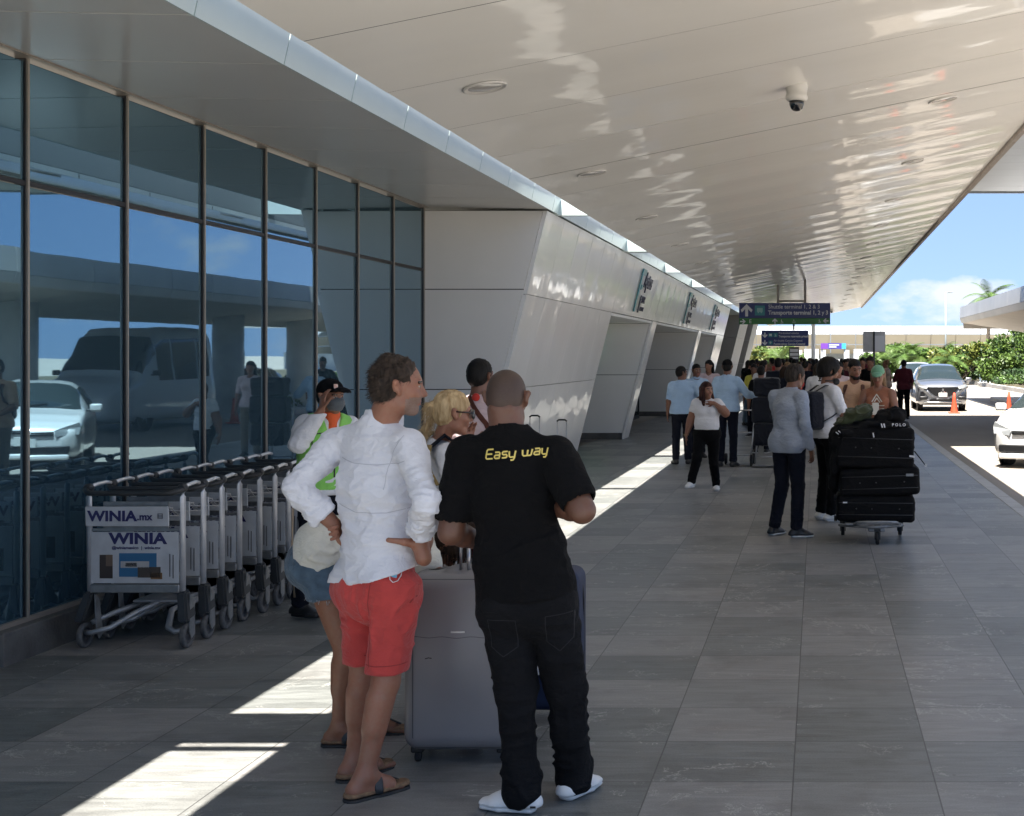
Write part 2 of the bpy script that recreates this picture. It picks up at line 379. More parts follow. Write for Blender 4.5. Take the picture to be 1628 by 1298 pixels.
# slim fascia running the whole length
p = MB(); y = 7.06 - 1.19 * 6
while y < 51:
    y1 = min(y + 1.19, 51)
    p.hexa([(-3.30, y + .007, 3.585), (-3.255, y + .007, 3.575), (-3.255, y1 - .007, 3.575), (-3.30, y1 - .007, 3.585),
            (-3.30, y + .007, 3.775), (-3.215, y + .007, 3.765), (-3.215, y1 - .007, 3.765), (-3.30, y1 - .007, 3.775)])
    y = y1
p.mi = 1; p.hexa([(-3.31, 0, 3.60), (-3.264, 0, 3.59), (-3.264, 51, 3.59), (-3.31, 51, 3.60), (-3.31, 0, 3.755), (-3.229, 0, 3.752), (-3.229, 51, 3.752), (-3.31, 51, 3.755)])
p.build('fascia', [FASCIA, DARK], terminal)
# roof deck and set-back upper wall
p = MB(); p.bx(-12, -3.31, 0, 75, 3.76, 3.90); p.build('roof', mat('roof_membrane', (.5, .5, .48), .8), terminal)
p = MB(); p.bx(-14, -6.5, 0, 75, 3.91, 7.0); p.build('upper_wall', WPANEL, terminal)
# leaning portals
LEAN = .249
def XL(z): return -4.18 + LEAN * z
def lean_panel(mb, y0, y1, z0, z1, t=.05, gap=.004):
    y0 += gap; y1 -= gap; z0 += gap; z1 -= gap
    mb.hexa([(XL(z0) - t, y0, z0), (XL(z0), y0, z0), (XL(z0), y1, z0), (XL(z0) - t, y1, z0), (XL(z1) - t, y0, z1), (XL(z1), y0, z1), (XL(z1), y1, z1), (XL(z1) - t, y1, z1)])
def portal_wall(y0, y1, zs, full=True, step=1.2):
    mb = MB(); n = max(1, round((y1 - y0) / step)); d = (y1 - y0) / n
    for i in range(n):
        for z0, z1 in zip(zs, zs[1:]): lean_panel(mb, y0 + i * d, y0 + (i + 1) * d, z0, z1)
    mb.mi = 1
    z0, z1 = zs[0], zs[-1]
    mb.hexa([(XL(z0) - .3, y0 + .08, z0), (XL(z0) - .052, y0 + .08, z0), (XL(z0) - .052, y1 - .02, z0), (XL(z0) - .3, y1 - .02, z0), (XL(z1) - .3, y0 + .08, z1), (XL(z1) - .052, y0 + .08, z1), (XL(z1) - .052, y1 - .02, z1), (XL(z1) - .3, y1 - .02, z1)])
    return mb
ZS = [0.0, 1.39, 2.55, 3.57]
portal_wall(16.47, 23.3, ZS).build('leaning_wall', [GPANEL, DARK], terminal)
for y0, y1 in ((29.1, 29.9), (40.3, 41.3), (47.5, 51)):
    portal_wall(y0, y1, ZS[:3] + [2.546]).build('portal_pier', [GPANEL, DARK], terminal) if False else portal_wall(y0, y1, [0, 1.39, 2.55]).build('portal_pier', [GPANEL, DARK], terminal)
portal_wall(23.3, 51, [2.554, 3.57]).build('lintel_wall', [GPANEL, DARK], terminal)
p = MB()
for y0, y1 in ((23.3, 29.1), (29.9, 40.3), (41.3, 47.5)):
    p.bx(-6.6, XL(2.5) - .02, y0, y1, 2.50, 2.548)
p.build('portal_ceiling', WPANEL, terminal)
# walls that face the camera: end of the glass bay and far side of each recess
def face_wall(y, xl, zs, th, m, base=0.):
    mb = MB()
    for z0, z1 in zip(zs, zs[1:]):
        z0 += .006; z1 -= .006
        o = -.055 if zs[-1] > 3 else -.06
        mb.hexa([(xl, y, z0), (XL(z0) + o, y, z0), (XL(z0) + o, y + th, z0), (xl, y + th, z0), (xl, y, z1), (XL(z1) + o, y, z1), (XL(z1) + o, y + th, z1), (xl, y + th, z1)])
    mb.mi = 1
    mb.hexa([(xl, y + .02, zs[0]), (XL(zs[0]) - .07, y + .02, zs[0]), (XL(zs[0]) - .07, y + th - .02, zs[0]), (xl, y + th - .02, zs[0]), (xl, y + .02, zs[-1]), (XL(zs[-1]) - .07, y + .02, zs[-1]), (XL(zs[-1]) - .07, y + th - .02, zs[-1]), (xl, y + th - .02, zs[-1])])
    if base: mb.mi = 2; mb.bx(xl, XL(0) - .03, y - .03, y - .002, 0, base)
    return mb.build('side_wall', m, terminal)
face_wall(16.46, -5.2, [0, 1.39, 2.61, 3.57], 6.8, [WPANEL, DARK, PLINTH])
face_wall(29.12, -6.4, [.001, 1.39, 2.5], .72, [WPANEL, DARK, PLINTH], .14)
face_wall(40.32, -6.4, [.001, 1.39, 2.5], .9, [WPANEL, DARK, PLINTH], .14)
face_wall(47.52, -6.4, [.001, 1.39, 2.5], 3.4, [WPANEL, DARK, PLINTH], .14)
for y0, y1 in ((23.35, 29.1), (29.9, 40.3), (41.3, 47.5)):
    dr = MB(); dr.mi = 0; dr.bx(-6.5, -6.42, y0, y1, .02, 2.5); dr.mi = 1
    n = round((y1 - y0) / 1.3)
    for i in range(n + 1):
        yy = y0 + (y1 - y0) * i / n; dr.bx(-6.43, -6.36, yy - .03, yy + .03, 0, 2.5)
    dr.bx(-6.43, -6.37, y0, y1, 2.2, 2.26); dr.bx(-6.43, -6.37, y0, y1, 0, .1)
    dr.build('glass_door', [DGLASS, ALUD], terminal)
# glazed screen standing forward in the second recess
p = MB(); p.mi = 0; p.bx(-5.2, -5.17, 31, 39, .05, 2.4); p.mi = 1
for yy in (31, 33, 35, 37, 39): p.bx(-5.22, -5.15, yy - .03, yy + .03, 0, 2.49)
p.bx(-5.22, -5.15, 31, 39, 0, .1); p.build('vestibule_screen', [DGLASS, ALUD], terminal)
# far leaning pier past the portals and dark recess
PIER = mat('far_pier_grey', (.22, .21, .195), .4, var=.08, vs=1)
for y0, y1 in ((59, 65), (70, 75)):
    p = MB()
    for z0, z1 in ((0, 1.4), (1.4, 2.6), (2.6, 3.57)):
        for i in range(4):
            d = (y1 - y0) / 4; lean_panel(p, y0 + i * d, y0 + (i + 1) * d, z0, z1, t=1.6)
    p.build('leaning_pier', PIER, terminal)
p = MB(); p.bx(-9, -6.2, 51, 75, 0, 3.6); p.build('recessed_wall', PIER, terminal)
p = MB(); p.bx(-6.6, -3.25, 51, 75, 3.58, 3.74); p.build('eaves', FASCIA, terminal)
# small illuminated exit sign inside the second portal
p = MB(); p.box((-4.9, 29.05, 2.02), (.16, .03, .10), None, .01); o = p.build('exit_sign', mat('exit_green', (.05, .5, .25), .4, emis=((.1, .9, .4), .6)), None)
tag(o, 'small green glowing exit sign in the doorway of the first portal', 'exit sign')
# airport-name logos on the lintel
TEAL = mat('logo_teal', (.03, .20, .24), .3); NAVY = mat('logo_navy', (.012, .016, .05), .35)
LR = basis((0, 1, 0), (LEAN, 0, 1))
for i, (px, py) in enumerate(((1022, 474), (1097, 503), (1136, 515))):
    # the point of the leaning plane that this logo sits on
    z = 3.05; Y = -F * XL(z) / (1300 - px)
    x = XL(z) + .012
    lg = empty('portal_logo', (x, Y, z), 'blue letter logo on the white lintel above the %s doorway' % ['first', 'second', 'third'][i], 'logo', 'logos above the portals')
    w = [2.0, 2.6, 3.0][i]; up = Vector((LEAN, 0, 1)).normalized(); rt = Vector((0, 1, 0)); n = rt.cross(up); C = Vector((x, Y, z)) + n * .004
    def P(a, b_): return C + rt * a * w + up * b_
    p = MB()
    p.prism([P(-.42, -.42), P(-.34, -.42), P(-.34, .30), P(-.16, .30), P(-.16, .42), P(-.40, .42), P(-.42, .36)], n * .02)
    p.prism([P(-.30, .02), P(-.20, .05), P(-.17, .12), P(-.30, .12)], n * .02)
    p.build('emblem', TEAL, lg)
    p = MB(); p.prism([P(-.13, -.42), P(-.08, -.42), P(-.08, -.08), P(-.13, -.08)], n * .02); p.build('emblem_stroke', NAVY, lg)
    text('lettering', 'Aptos', .42, P(.19, .22), LR, NAVY, lg, sx=w / 1.6 * .9, extrude=.01, offset=.008)
    text('lettering', 'ASUR', .20, P(.10, -.16), LR, NAVY, lg, sx=w / 1.6, extrude=.006)
    text('lettering', 'CANCUN', .12, P(.12, -.34), LR, NAVY, lg, sx=w / 1.6, extrude=.006)

# ---------------------------------------------------------------- entrance canopy
A0, SLP = 2.21, .205
XCL, XCR = -2.707, 2.416
def SZ(x): return CAMH + A0 + SLP * x
canopy = empty('entrance_canopy', (0, 35, 4), 'huge white canopy with glossy panelled soffit sloping over the pavement', 'canopy')
p = MB(); y = 7.12 - 1.39 * 3; k = 0
random.seed(5)
while y < 75:
    y1 = y + 1.39; dz = random.uniform(-.002, .002)
    nseg = 3; xs = [XCL, XCR]
    p.hexa([(XCL, y + .0095, SZ(XCL) + dz), (XCR - .02, y + .0095, SZ(XCR - .02) + dz), (XCR - .02, y1 - .0095, SZ(XCR - .02) - dz), (XCL, y1 - .0095, SZ(XCL) - dz),
            (XCL, y + .0095, SZ(XCL) + .05), (XCR - .02, y + .0095, SZ(XCR) + .05), (XCR - .02, y1 - .0095, SZ(XCR) + .05), (XCL, y1 - .0095, SZ(XCL) + .05)])
    y = y1
YEND = y
p.mi = 1; y = 7.12 - 1.39 * 3
while y < 75:
    p.hexa([(XCL, y - .009, SZ(XCL) + .002), (XCR - .03, y - .009, SZ(XCR - .03) + .002), (XCR - .03, y + .009, SZ(XCR - .03) + .002), (XCL, y + .009, SZ(XCL) + .002),
            (XCL, y - .009, SZ(XCL) + .04), (XCR - .03, y - .009, SZ(XCR) + .04), (XCR - .03, y + .009, SZ(XCR) + .04), (XCL, y + .009, SZ(XCL) + .04)]); y += 1.39
p.build('soffit', [SOFFIT, DARK], canopy)
p = MB()
p.hexa([(XCL, 2.95, SZ(XCL) + .055), (XCR - .03, 2.95, SZ(XCR) + .055), (XCR - .03, YEND, SZ(XCR) + .055), (XCL, YEND, SZ(XCL) + .055),
        (XCL + .02, 2.95, SZ(XCL) + .35), (XCR - .05, 2.95, SZ(XCR) + .3), (XCR - .05, YEND, SZ(XCR) + .3), (XCL + .02, YEND, SZ(XCL) + .35)])
p.build('roof_deck', mat('canopy_roof', (.25, .25, .25), .7), canopy)
p = MB(); y = 2.95
while y < YEND:
    y1 = min(y + 2.78, YEND)
    p.hexa([(XCR - .012, y + .01, SZ(XCR) - .05), (XCR + .05, y + .01, SZ(XCR) - .05), (XCR + .05, y1 - .01, SZ(XCR) - .05), (XCR - .012, y1 - .01, SZ(XCR) - .05),
            (XCR - .012, y + .01, SZ(XCR) + .10), (XCR + .07, y + .01, SZ(XCR) + .12), (XCR + .07, y1 - .01, SZ(XCR) + .12), (XCR - .012, y1 - .01, SZ(XCR) + .10)])
    y = y1
p.build('edge_gutter', mat('gutter_brown', (.24, .20, .165), .5, metal=.3, var=.15, vs=4), canopy)
# cross beams that tie the canopy back over the gap to the terminal roof
for yb, wd in ((5.0, .46), (16.94, .12), (22.8, .3), (28.5, .12), (34.6, .3), (46, .3), (58, .3), (70, .3)):
    p = MB(); p.bx(-3.32, -2.69, yb, yb + wd, 3.56, 3.745); p.build('tie_beam', FASCIA, canopy)
p = MB(); p.bx(-3.32, -2.69, 4.86, 4.90, 3.60, 3.70); p.build('tie_rail', FASCIA, canopy)

# recessed lights
FRAME = mat('light_trim_white', (.6, .58, .55), .35); LENS = mat('light_lens', (.50, .48, .45), .15, coat=.5)
nrm = Vector((SLP, 0, -1)).normalized()
def soffit_light(x, y, r, label, grp):
    c = Vector((x, y, SZ(x))); o = empty('soffit_light', c, label, 'ceiling light', grp)
    q = Vector((0, 0, 1)).rotation_difference(nrm).to_matrix()
    def ringpts(rr, h): return [c + q @ Vector((rr * math.cos(t), rr * math.sin(t), h)) for t in [2 * math.pi * i / 28 for i in range(28)]]
    def loft(rings, nm, m):
        mb = MB(); V = [[mb.bm.verts.new(p_) for p_ in rg] for rg in rings]
        for Aa, Bb in zip(V, V[1:]):
            for i in range(28):
                f = mb.bm.faces.new([Aa[i], Aa[(i + 1) % 28], Bb[(i + 1) % 28], Bb[i]]); f.smooth = True
        mb.bm.faces.new(V[-1]); mb.build(nm, m, o)
    loft([ringpts(r, .002), ringpts(r, .012), ringpts(r * .93, .016), ringpts(r * .86, .006)], 'trim_ring', FRAME)
    loft([ringpts(r * .85, .004), ringpts(r * .6, .010), ringpts(r * .2, .013)], 'lens', LENS)
for i in range(13):
    if i >= 0: soffit_light(-2.18, 8.86 + 4.18 * i, .145, 'round recessed soffit light in the row beside the terminal wall, %s to the camera' % ORD[i], 'soffit lights near the wall')
for i in range(14):
    soffit_light(1.2, 12.95 + 4.15 * i, .145, 'round recessed soffit light in the row beside the canopy edge, %s to the camera' % ORD[i], 'soffit lights near the outer edge')
def dome(x, y, r, label):
    c = Vector((x, y, SZ(x))); o = empty('security_camera', c, label, 'security camera', 'dome cameras under the canopy')
    mb = MB(); mb.lathe([(r * .95, .02), (r * 1.0, 0), (r * .98, -.02), (r * .9, -.07), (r * .97, -.075), (r * .97, -.105), (r * .86, -.12), (r * .70, -.125)], c, 24); mb.build('housing', mat('camera_shell', (.62, .60, .56), .4), o)
    mb = MB(); mb.lathe([(r * .66, -.12), (r * .64, -.15), (r * .5, -.185), (r * .3, -.20), (r * .05, -.205)], c, 20); mb.build('dome', mat('smoked_dome', (.012, .012, .014), .05, spec=.8), o)
dome(-.17, 10.9, .092, 'white dome camera with smoked lens hanging from the near soffit')
dome(.70, 68, .10, 'tiny dome camera at the far end of the canopy')

# ---------------------------------------------------------------- high canopy crossing the road
cross = empty('crossing_canopy', (12, 33, 6.8), 'high grey panelled canopy crossing above the road', 'canopy')
p = MB()
CPN = mat('crossing_soffit_panel', (.42, .44, .46), .4, var=.04, vs=1)
yy = 26.2
while yy < 40.6:
    y1 = min(yy + 1.2, 40.75); p.bx(1.6, 22, yy + .01, y1 - .01, 6.74, 6.82); yy = y1
p.build('soffit', CPN, cross)
p = MB(); p.bx(1.7, 22, 26.25, 40.7, 6.825, 7.3); p.bx(1.6, 22, 40.76, 40.84, 6.70, 7.3); p.build('roof_deck', mat('crossing_deck', (.3, .31, .32), .6), cross)
# ---------------------------------------------------------------- median canopy over the far lane
med = empty('median_canopy', (8.5, 40, 3), 'low concrete coloured canopy with deep fascia and round columns across the road', 'canopy')
MP = mat('median_fascia_panel', (.60, .585, .56), .45, var=.10, vs=.8, coat=.3, coatr=.2)
p = MB(); y = 15
while y < 60:
    y1 = min(y + 3.0, 60); x0 = 6.3 + max(0, (24 - y)) * .0
    p.hexa([(6.45, y + .012, 3.25), (6.38, y + .012, 3.25), (6.38, y1 - .012, 3.25), (6.45, y1 - .012, 3.25), (6.45, y + .012, 3.45), (6.30, y + .012, 3.45), (6.30, y1 - .012, 3.45), (6.45, y1 - .012, 3.45)])
    p.hexa([(6.45, y + .012, 3.46), (6.30, y + .012, 3.46), (6.30, y1 - .012, 3.46), (6.45, y1 - .012, 3.46), (6.45, y + .012, 3.95), (6.32, y + .012, 3.95), (6.32, y1 - .012, 3.95), (6.45, y1 - .012, 3.95)])
    y = y1
p.bx(6.46, 16, 60.0, 60.06, 3.0, 3.95)
p.build('fascia', MP, med)
p = MB(); y = 15
while y < 60:
    y1 = min(y + 1.5, 60)
    p.hexa([(6.46, y + .01, 3.24), (9.6, y + .01, 2.78), (9.6, y1 - .01, 2.78), (6.46, y1 - .01, 3.24), (6.46, y + .01, 3.4), (9.6, y + .01, 2.9), (9.6, y1 - .01, 2.9), (6.46, y1 - .01, 3.4)]); y = y1
y = 15
while y < 60:
    y1 = min(y + 1.5, 60)
    p.hexa([(9.61, y + .01, 2.78), (13.5, y + .01, 3.3), (13.5, y1 - .01, 3.3), (9.61, y1 - .01, 2.78), (9.61, y + .01, 2.9), (13.5, y + .01, 3.5), (13.5, y1 - .01, 3.5), (9.61, y1 - .01, 2.9)]); y = y1
p.build('soffit', mat('median_soffit_panel', (.60, .55, .48), .5, var=.05, vs=1), med)
p = MB(); p.bx(6.46, 13.5, 15, 59.98, 3.52, 3.9); p.build('roof_deck', MP, med)
for y in (20, 30.4, 41.6, 46.5):
    p = MB(); p.cyl((8.3, y, -.1), (8.3, y, 3.05), .46, n=28); p.build('column', CONC, med)
# ---------------------------------------------------------------- distant terminal
far = empty('distant_terminal', (0, 190, 0), 'distant pale terminal with long outward leaning panelled facade', 'terminal building')
FT = mat('far_white_band', (.34, .36, .37), .5, var=.03, vs=.3); FT2 = mat('far_sunlit_band', (.36, .33, .26), .5, var=.03, vs=.3)  # lower facade band is yellower: warm sunlight put into its colour
p = MB(); p2 = MB(); nseg = 26
def fx(i): return -22 + i * 3.4
def fy(i): t = (fx(i) - 10) / 40; return 185 + 10 * t * t
for i in range(nseg):
    x0, x1 = fx(i), fx(i + 1) - .06; y0, y1 = fy(i), fy(i + 1)
    def band(mb, za, zb, ya, yb):
        mb.hexa([(x0, y0 + ya, za), (x1, y1 + ya, za), (x1, y1 + ya + 1, za), (x0, y0 + ya + 1, za), (x0, y0 + yb, zb), (x1, y1 + yb, zb), (x1, y1 + yb + 1, zb), (x0, y0 + yb + 1, zb)])
    band(p, 4.75, 5.85, -1.9, -1.2); band(p2, 3.35, 4.70, -1.2, -2.0); band(p2, 2.1, 3.30, 0, -1.2)
p.build('parapet_band', FT, far); p2.build('facade_panel', FT2, far)
p = MB(); p.bx(-24, 66, 186, 200, 5.8, 5.9); p.build('roof', FT, far)
p = MB(); p.bx(-24, 66, 190, 192, -.2, 2.2); p.build('ground_floor_wall', mat('far_shopfront', (.42, .47, .50), .3, var=.2, vs=.4), far)
for i in range(15):
    p = MB(); p.bx(-22 + i * 3.2, -21.3 + i * 3.2, 183.5, 184.2, -.2, 2.6); p.build('pillar', mat('far_pillar_white', (.42, .43, .43), .5), far)
# white gate portal in front of it
gp = empty('gate_portal', (2, 120, 0), 'white framed gate beyond the crowd with a dark opening', 'gate')
WPT = mat('gate_white', (.5, .52, .53), .5)
p = MB(); p.bx(-1.2, .1, 119, 121, -.2, 2.4); p.bx(3.2, 4.2, 119, 121, -.2, 2.4); p.bx(.1, 3.2, 119, 121, .55, 1.5); p.build('frame', WPT, gp)
p = MB(); p.bx(.1, 3.2, 120.6, 121, -.2, .55); p.build('opening', DARK, gp)
# ================================================================ continuous surfaces: distance fields meshed with surface nets
class SDF:
    def __init__(s): s.p = []
    def cone(s, a, b, ra, rb=None, k=.015, op=0):
        s.p.append(('c', np.array(a, float), np.array(b, float), ra, ra if rb is None else rb, None, k, op)); return s
    def econe(s, a, b, wa, wb, side, k=.02, op=0):
        """elliptic section: wa=(half width along side, half depth)"""
        s.p.append(('e', np.array(a, float), np.array(b, float), wa, wb, np.array(side, float), k, op)); return s
    def ell(s, c, r, M=None, k=.012, op=0):
        s.p.append(('l', np.array(c, float), np.array(r, float), M if M is not None else np.eye(3), None, None, k, op)); return s
    def cut(s, pt, n):
        """throw away what lies on the side n points to"""
        s.p.append(('h', np.array(pt, float), np.array(n, float) / np.linalg.norm(n), None, None, None, 0, 2)); return s
    def box(s, c, h, M=None, r=.01, k=.01, op=0):
        s.p.append(('b', np.array(c, float), np.array(h, float), M if M is not None else np.eye(3), r, None, k, op)); return s
    def bounds(s, q):
        t = q[0]
        if t == 'c': r = max(q[3], q[4]); lo = np.minimum(q[1], q[2]) - r; hi = np.maximum(q[1], q[2]) + r
        elif t == 'e': r = max(max(q[3]), max(q[4])); lo = np.minimum(q[1], q[2]) - r; hi = np.maximum(q[1], q[2]) + r
        elif t == 'l': r = max(q[2]); lo = q[1] - r; hi = q[1] + r
        elif t == 'b': r = np.linalg.norm(q[2]) + q[4]; lo = q[1] - r; hi = q[1] + r
        return lo, hi
    def mesh(s, h):
        bb = [s.bounds(q) for q in s.p if q[7] == 0]
        lo = np.min([b[0] for b in bb], 0) - 3 * h; hi = np.max([b[1] for b in bb], 0) + 3 * h
        n = np.ceil((hi - lo) / h).astype(int) + 1
        D = np.full(n, 10.0, dtype=np.float32)
        ax = [lo[i] + h * np.arange(n[i]) for i in range(3)]
        for q in s.p:
            t, k, op = q[0], q[6], q[7]
            if t == 'h':
                d = ((ax[0][:, None, None] - q[1][0]) * q[2][0] + (ax[1][None, :, None] - q[1][1]) * q[2][1] + (ax[2][None, None, :] - q[1][2]) * q[2][2])
                D = np.maximum(D, d.astype(np.float32)); continue
            a, b = s.bounds(q); mrg = max(k * 1.2, 3.2 * h)
            i0 = np.clip(np.floor((a - mrg - lo) / h).astype(int), 0, n - 1); i1 = np.clip(np.ceil((b + mrg - lo) / h).astype(int) + 1, 1, n)
            if np.any(i1 <= i0): continue
            sl_ = tuple(slice(i0[i], i1[i]) for i in range(3))
            X = ax[0][sl_[0]][:, None, None]; Y = ax[1][sl_[1]][None, :, None]; Z = ax[2][sl_[2]][None, None, :]
            if t in 'ce':
                A, B = q[1], q[2]; d = B - A; L2 = max(1e-9, d @ d)
                px, py, pz = X - A[0], Y - A[1], Z - A[2]
                tt = np.clip((px * d[0] + py * d[1] + pz * d[2]) / L2, 0, 1)
                px = px - tt * d[0]; py = py - tt * d[1]; pz = pz - tt * d[2]
                if t == 'c':
                    v = np.sqrt(px * px + py * py + pz * pz) - (q[3] + (q[4] - q[3]) * tt)
                else:
                    dn = d / math.sqrt(L2); sd = q[5] - dn * (q[5] @ dn); sd = sd / np.linalg.norm(sd); fw = np.cross(sd, dn)
                    w = q[3][0] + (q[4][0] - q[3][0]) * tt; f = q[3][1] + (q[4][1] - q[3][1]) * tt
                    u1 = px * sd[0] + py * sd[1] + pz * sd[2]; u2 = px * fw[0] + py * fw[1] + pz * fw[2]; u3 = px * dn[0] + py * dn[1] + pz * dn[2]
                    m_ = np.minimum(w, f); rr = np.sqrt((u1 / w) ** 2 + (u2 / f) ** 2 + (u3 / m_) ** 2)
                    gr = np.sqrt((u1 / w ** 2) ** 2 + (u2 / f ** 2) ** 2 + (u3 / m_ ** 2) ** 2)
                    v = np.where(rr < .3, (rr - 1) * m_, rr * (rr - 1) / np.maximum(gr, 1e-6))
            elif t == 'l':
                px, py, pz = X - q[1][0], Y - q[1][1], Z - q[1][2]; M = q[3]; r = q[2]
                u = [(px * M[0][i] + py * M[1][i] + pz * M[2][i]) for i in range(3)]
                rr = np.sqrt(sum((u[i] / r[i]) ** 2 for i in range(3))); gr = np.sqrt(sum((u[i] / r[i] ** 2) ** 2 for i in range(3)))
                v = np.where(rr < .3, (rr - 1) * min(r), rr * (rr - 1) / np.maximum(gr, 1e-6))
            else:
                px, py, pz = X - q[1][0], Y - q[1][1], Z - q[1][2]; M = q[3]; hh = q[2]
                u = [np.abs(px * M[0][i] + py * M[1][i] + pz * M[2][i]) - hh[i] for i in range(3)]
                v = np.sqrt(sum(np.maximum(w_, 0) ** 2 for w_ in u)) + np.minimum(np.maximum(np.maximum(u[0], u[1]), u[2]), 0) - q[4]
            v = v.astype(np.float32); S = D[sl_]
            if op == 0:
                hh_ = np.clip(.5 + .5 * (S - v) / k, 0, 1); D[sl_] = S * (1 - hh_) + v * hh_ - k * hh_ * (1 - hh_)
            else:   # smooth subtraction
                v = -v; hh_ = np.clip(.5 - .5 * (S - v) / k, 0, 1); D[sl_] = S * (1 - hh_) + v * hh_ + k * hh_ * (1 - hh_)
        return surfnet(D, lo, h)

def surfnet(D, lo, h):
    D[0], D[-1] = 1, 1; D[:, 0], D[:, -1] = 1, 1; D[:, :, 0], D[:, :, -1] = 1, 1
    s = D < 0; c = np.zeros(np.array(D.shape) - 1, np.int8)
    offs = [(i, j, k) for i in (0, 1) for j in (0, 1) for k in (0, 1)]
    nx, ny, nz = c.shape
    for (i, j, k) in offs: c += s[i:i + nx, j:j + ny, k:k + nz]
    m = (c > 0) & (c < 8); I = np.array(np.nonzero(m)).T
    idx = np.full(c.shape, -1, np.int64); idx[m] = np.arange(len(I))
    acc = np.zeros((len(I), 3)); cnt = np.zeros(len(I))
    for a in offs:
        for axis in range(3):
            if a[axis]: continue
            b = list(a); b[axis] = 1
            va = D[I[:, 0] + a[0], I[:, 1] + a[1], I[:, 2] + a[2]]; vb = D[I[:, 0] + b[0], I[:, 1] + b[1], I[:, 2] + b[2]]
            cr_ = (va < 0) != (vb < 0); t = np.where(cr_, va / np.where(cr_, va - vb, 1), 0)
            p = np.array(a, float)[None, :].repeat(len(I), 0); p[:, axis] += t
            acc += p * cr_[:, None]; cnt += cr_
    V = lo + h * (I + acc / cnt[:, None])
    Q = []
    for axis in range(3):
        u, w = [(1, 2), (2, 0), (0, 1)][axis]
        sl0 = [slice(None)] * 3; sl1 = [slice(None)] * 3; sl0[axis] = slice(0, -1); sl1[axis] = slice(1, None)
        A = s[tuple(sl0)]; B = s[tuple(sl1)]; E = np.array(np.nonzero(A != B)).T
        E = E[(E[:, u] > 0) & (E[:, w] > 0) & (E[:, u] < c.shape[u]) & (E[:, w] < c.shape[w])]
        du = np.zeros(3, int); du[u] = 1; dw = np.zeros(3, int); dw[w] = 1
        g = lambda o: idx[(E + o)[:, 0], (E + o)[:, 1], (E + o)[:, 2]]
        q = np.stack([g(-du - dw), g(-dw), g(0 * du), g(-du)], 1)
        inside = A[E[:, 0], E[:, 1], E[:, 2]]
        q = np.where(inside[:, None], q, q[:, ::-1]); Q.append(q)
    Q = np.concatenate(Q); Q = Q[(Q >= 0).all(1)]
    return V, Q

def np_mesh(name, V, Q, mats, parent, fmat=None, smooth=True):
    """vertices in world coordinates; parent sits unrotated at its base point"""
    me = bpy.data.meshes.new(name); off = np.array(parent.location) if parent is not None else np.zeros(3)
    V = V - off
    me.vertices.add(len(V)); me.vertices.foreach_set('co', V.astype(np.float32).ravel())
    me.loops.add(Q.size); me.loops.foreach_set('vertex_index', Q.astype(np.int32).ravel())
    me.polygons.add(len(Q)); me.polygons.foreach_set('loop_start', np.arange(0, Q.size, Q.shape[1], dtype=np.int32))
    for m in (mats if isinstance(mats, (list, tuple)) else [mats]): me.materials.append(m)
    me.update(calc_edges=True)
    me.polygons.foreach_set('use_smooth', np.full(len(Q), smooth, bool))
    if fmat is not None: me.polygons.foreach_set('material_index', fmat.astype(np.int32))
    me.update()
    return link(name, me, parent)

# vectorised value noise
_rs = np.random.RandomState(11); _T = _rs.rand(64, 64, 64).astype(np.float32) * 2 - 1
def vnoise(P):
    i = np.floor(P).astype(int); f = P - i; f = f * f * (3 - 2 * f); r = 0
    for a in (0, 1):
        for b in (0, 1):
            for c in (0, 1):
                w = (f[:, 0] if a else 1 - f[:, 0]) * (f[:, 1] if b else 1 - f[:, 1]) * (f[:, 2] if c else 1 - f[:, 2])
                r = r + w * _T[(i[:, 0] + a) % 64, (i[:, 1] + b) % 64, (i[:, 2] + c) % 64]
    return r
def vnormals(V, Q):
    n = np.cross(V[Q[:, 2]] - V[Q[:, 0]], V[Q[:, 3]] - V[Q[:, 1]]) if Q.shape[1] == 4 else np.cross(V[Q[:, 1]] - V[Q[:, 0]], V[Q[:, 2]] - V[Q[:, 0]])
    N = np.zeros_like(V)
    for k in range(Q.shape[1]): np.add.at(N, Q[:, k], n)
    return N / np.maximum(np.linalg.norm(N, axis=1, keepdims=True), 1e-9)
def relax(V, Q, it=1, w=.5):
    E = np.concatenate([Q[:, [i, (i + 1) % Q.shape[1]]] for i in range(Q.shape[1])])
    for _ in range(it):
        S = np.zeros_like(V); c = np.zeros(len(V))
        np.add.at(S, E[:, 0], V[E[:, 1]]); np.add.at(S, E[:, 1], V[E[:, 0]]); np.add.at(c, E[:, 0], 1); np.add.at(c, E[:, 1], 1)
        V = V * (1 - w) + w * S / np.maximum(c, 1)[:, None]
    return V
def wrinkle(V, Q, amp, freq=(9, 9, 22), seed=0., zones=(), fold=.5):
    """cloth folds: ridged noise displacement, stronger inside zones [(centre, radius, gain, freq)]"""
    N = vnormals(V, Q)
    def ridge(fr, sd):
        P = V * np.array(fr) + sd; w = vnoise(P * .6 + 5.3)
        r_ = 1 - 2.2 * np.abs(vnoise(P + w[:, None] * .9)); return np.where(r_ > 0, r_ * r_, .25 * r_) * 1.25 - .35
    g = ridge(freq, seed) * amp + vnoise(V * np.array(freq) * .35 + seed) * amp * fold
    for c, r, gain, fr in zones:
        d = np.linalg.norm(V - np.array(c), axis=1) / r; w = np.clip(1 - d * d, 0, 1)
        g = g + w * gain * ridge(fr, seed + 3.1)
    return V + N * g[:, None]

# ================================================================ people
def V3(p): return np.array(p, float)
def unit(v): v = np.array(v, float); return v / max(1e-9, np.linalg.norm(v))

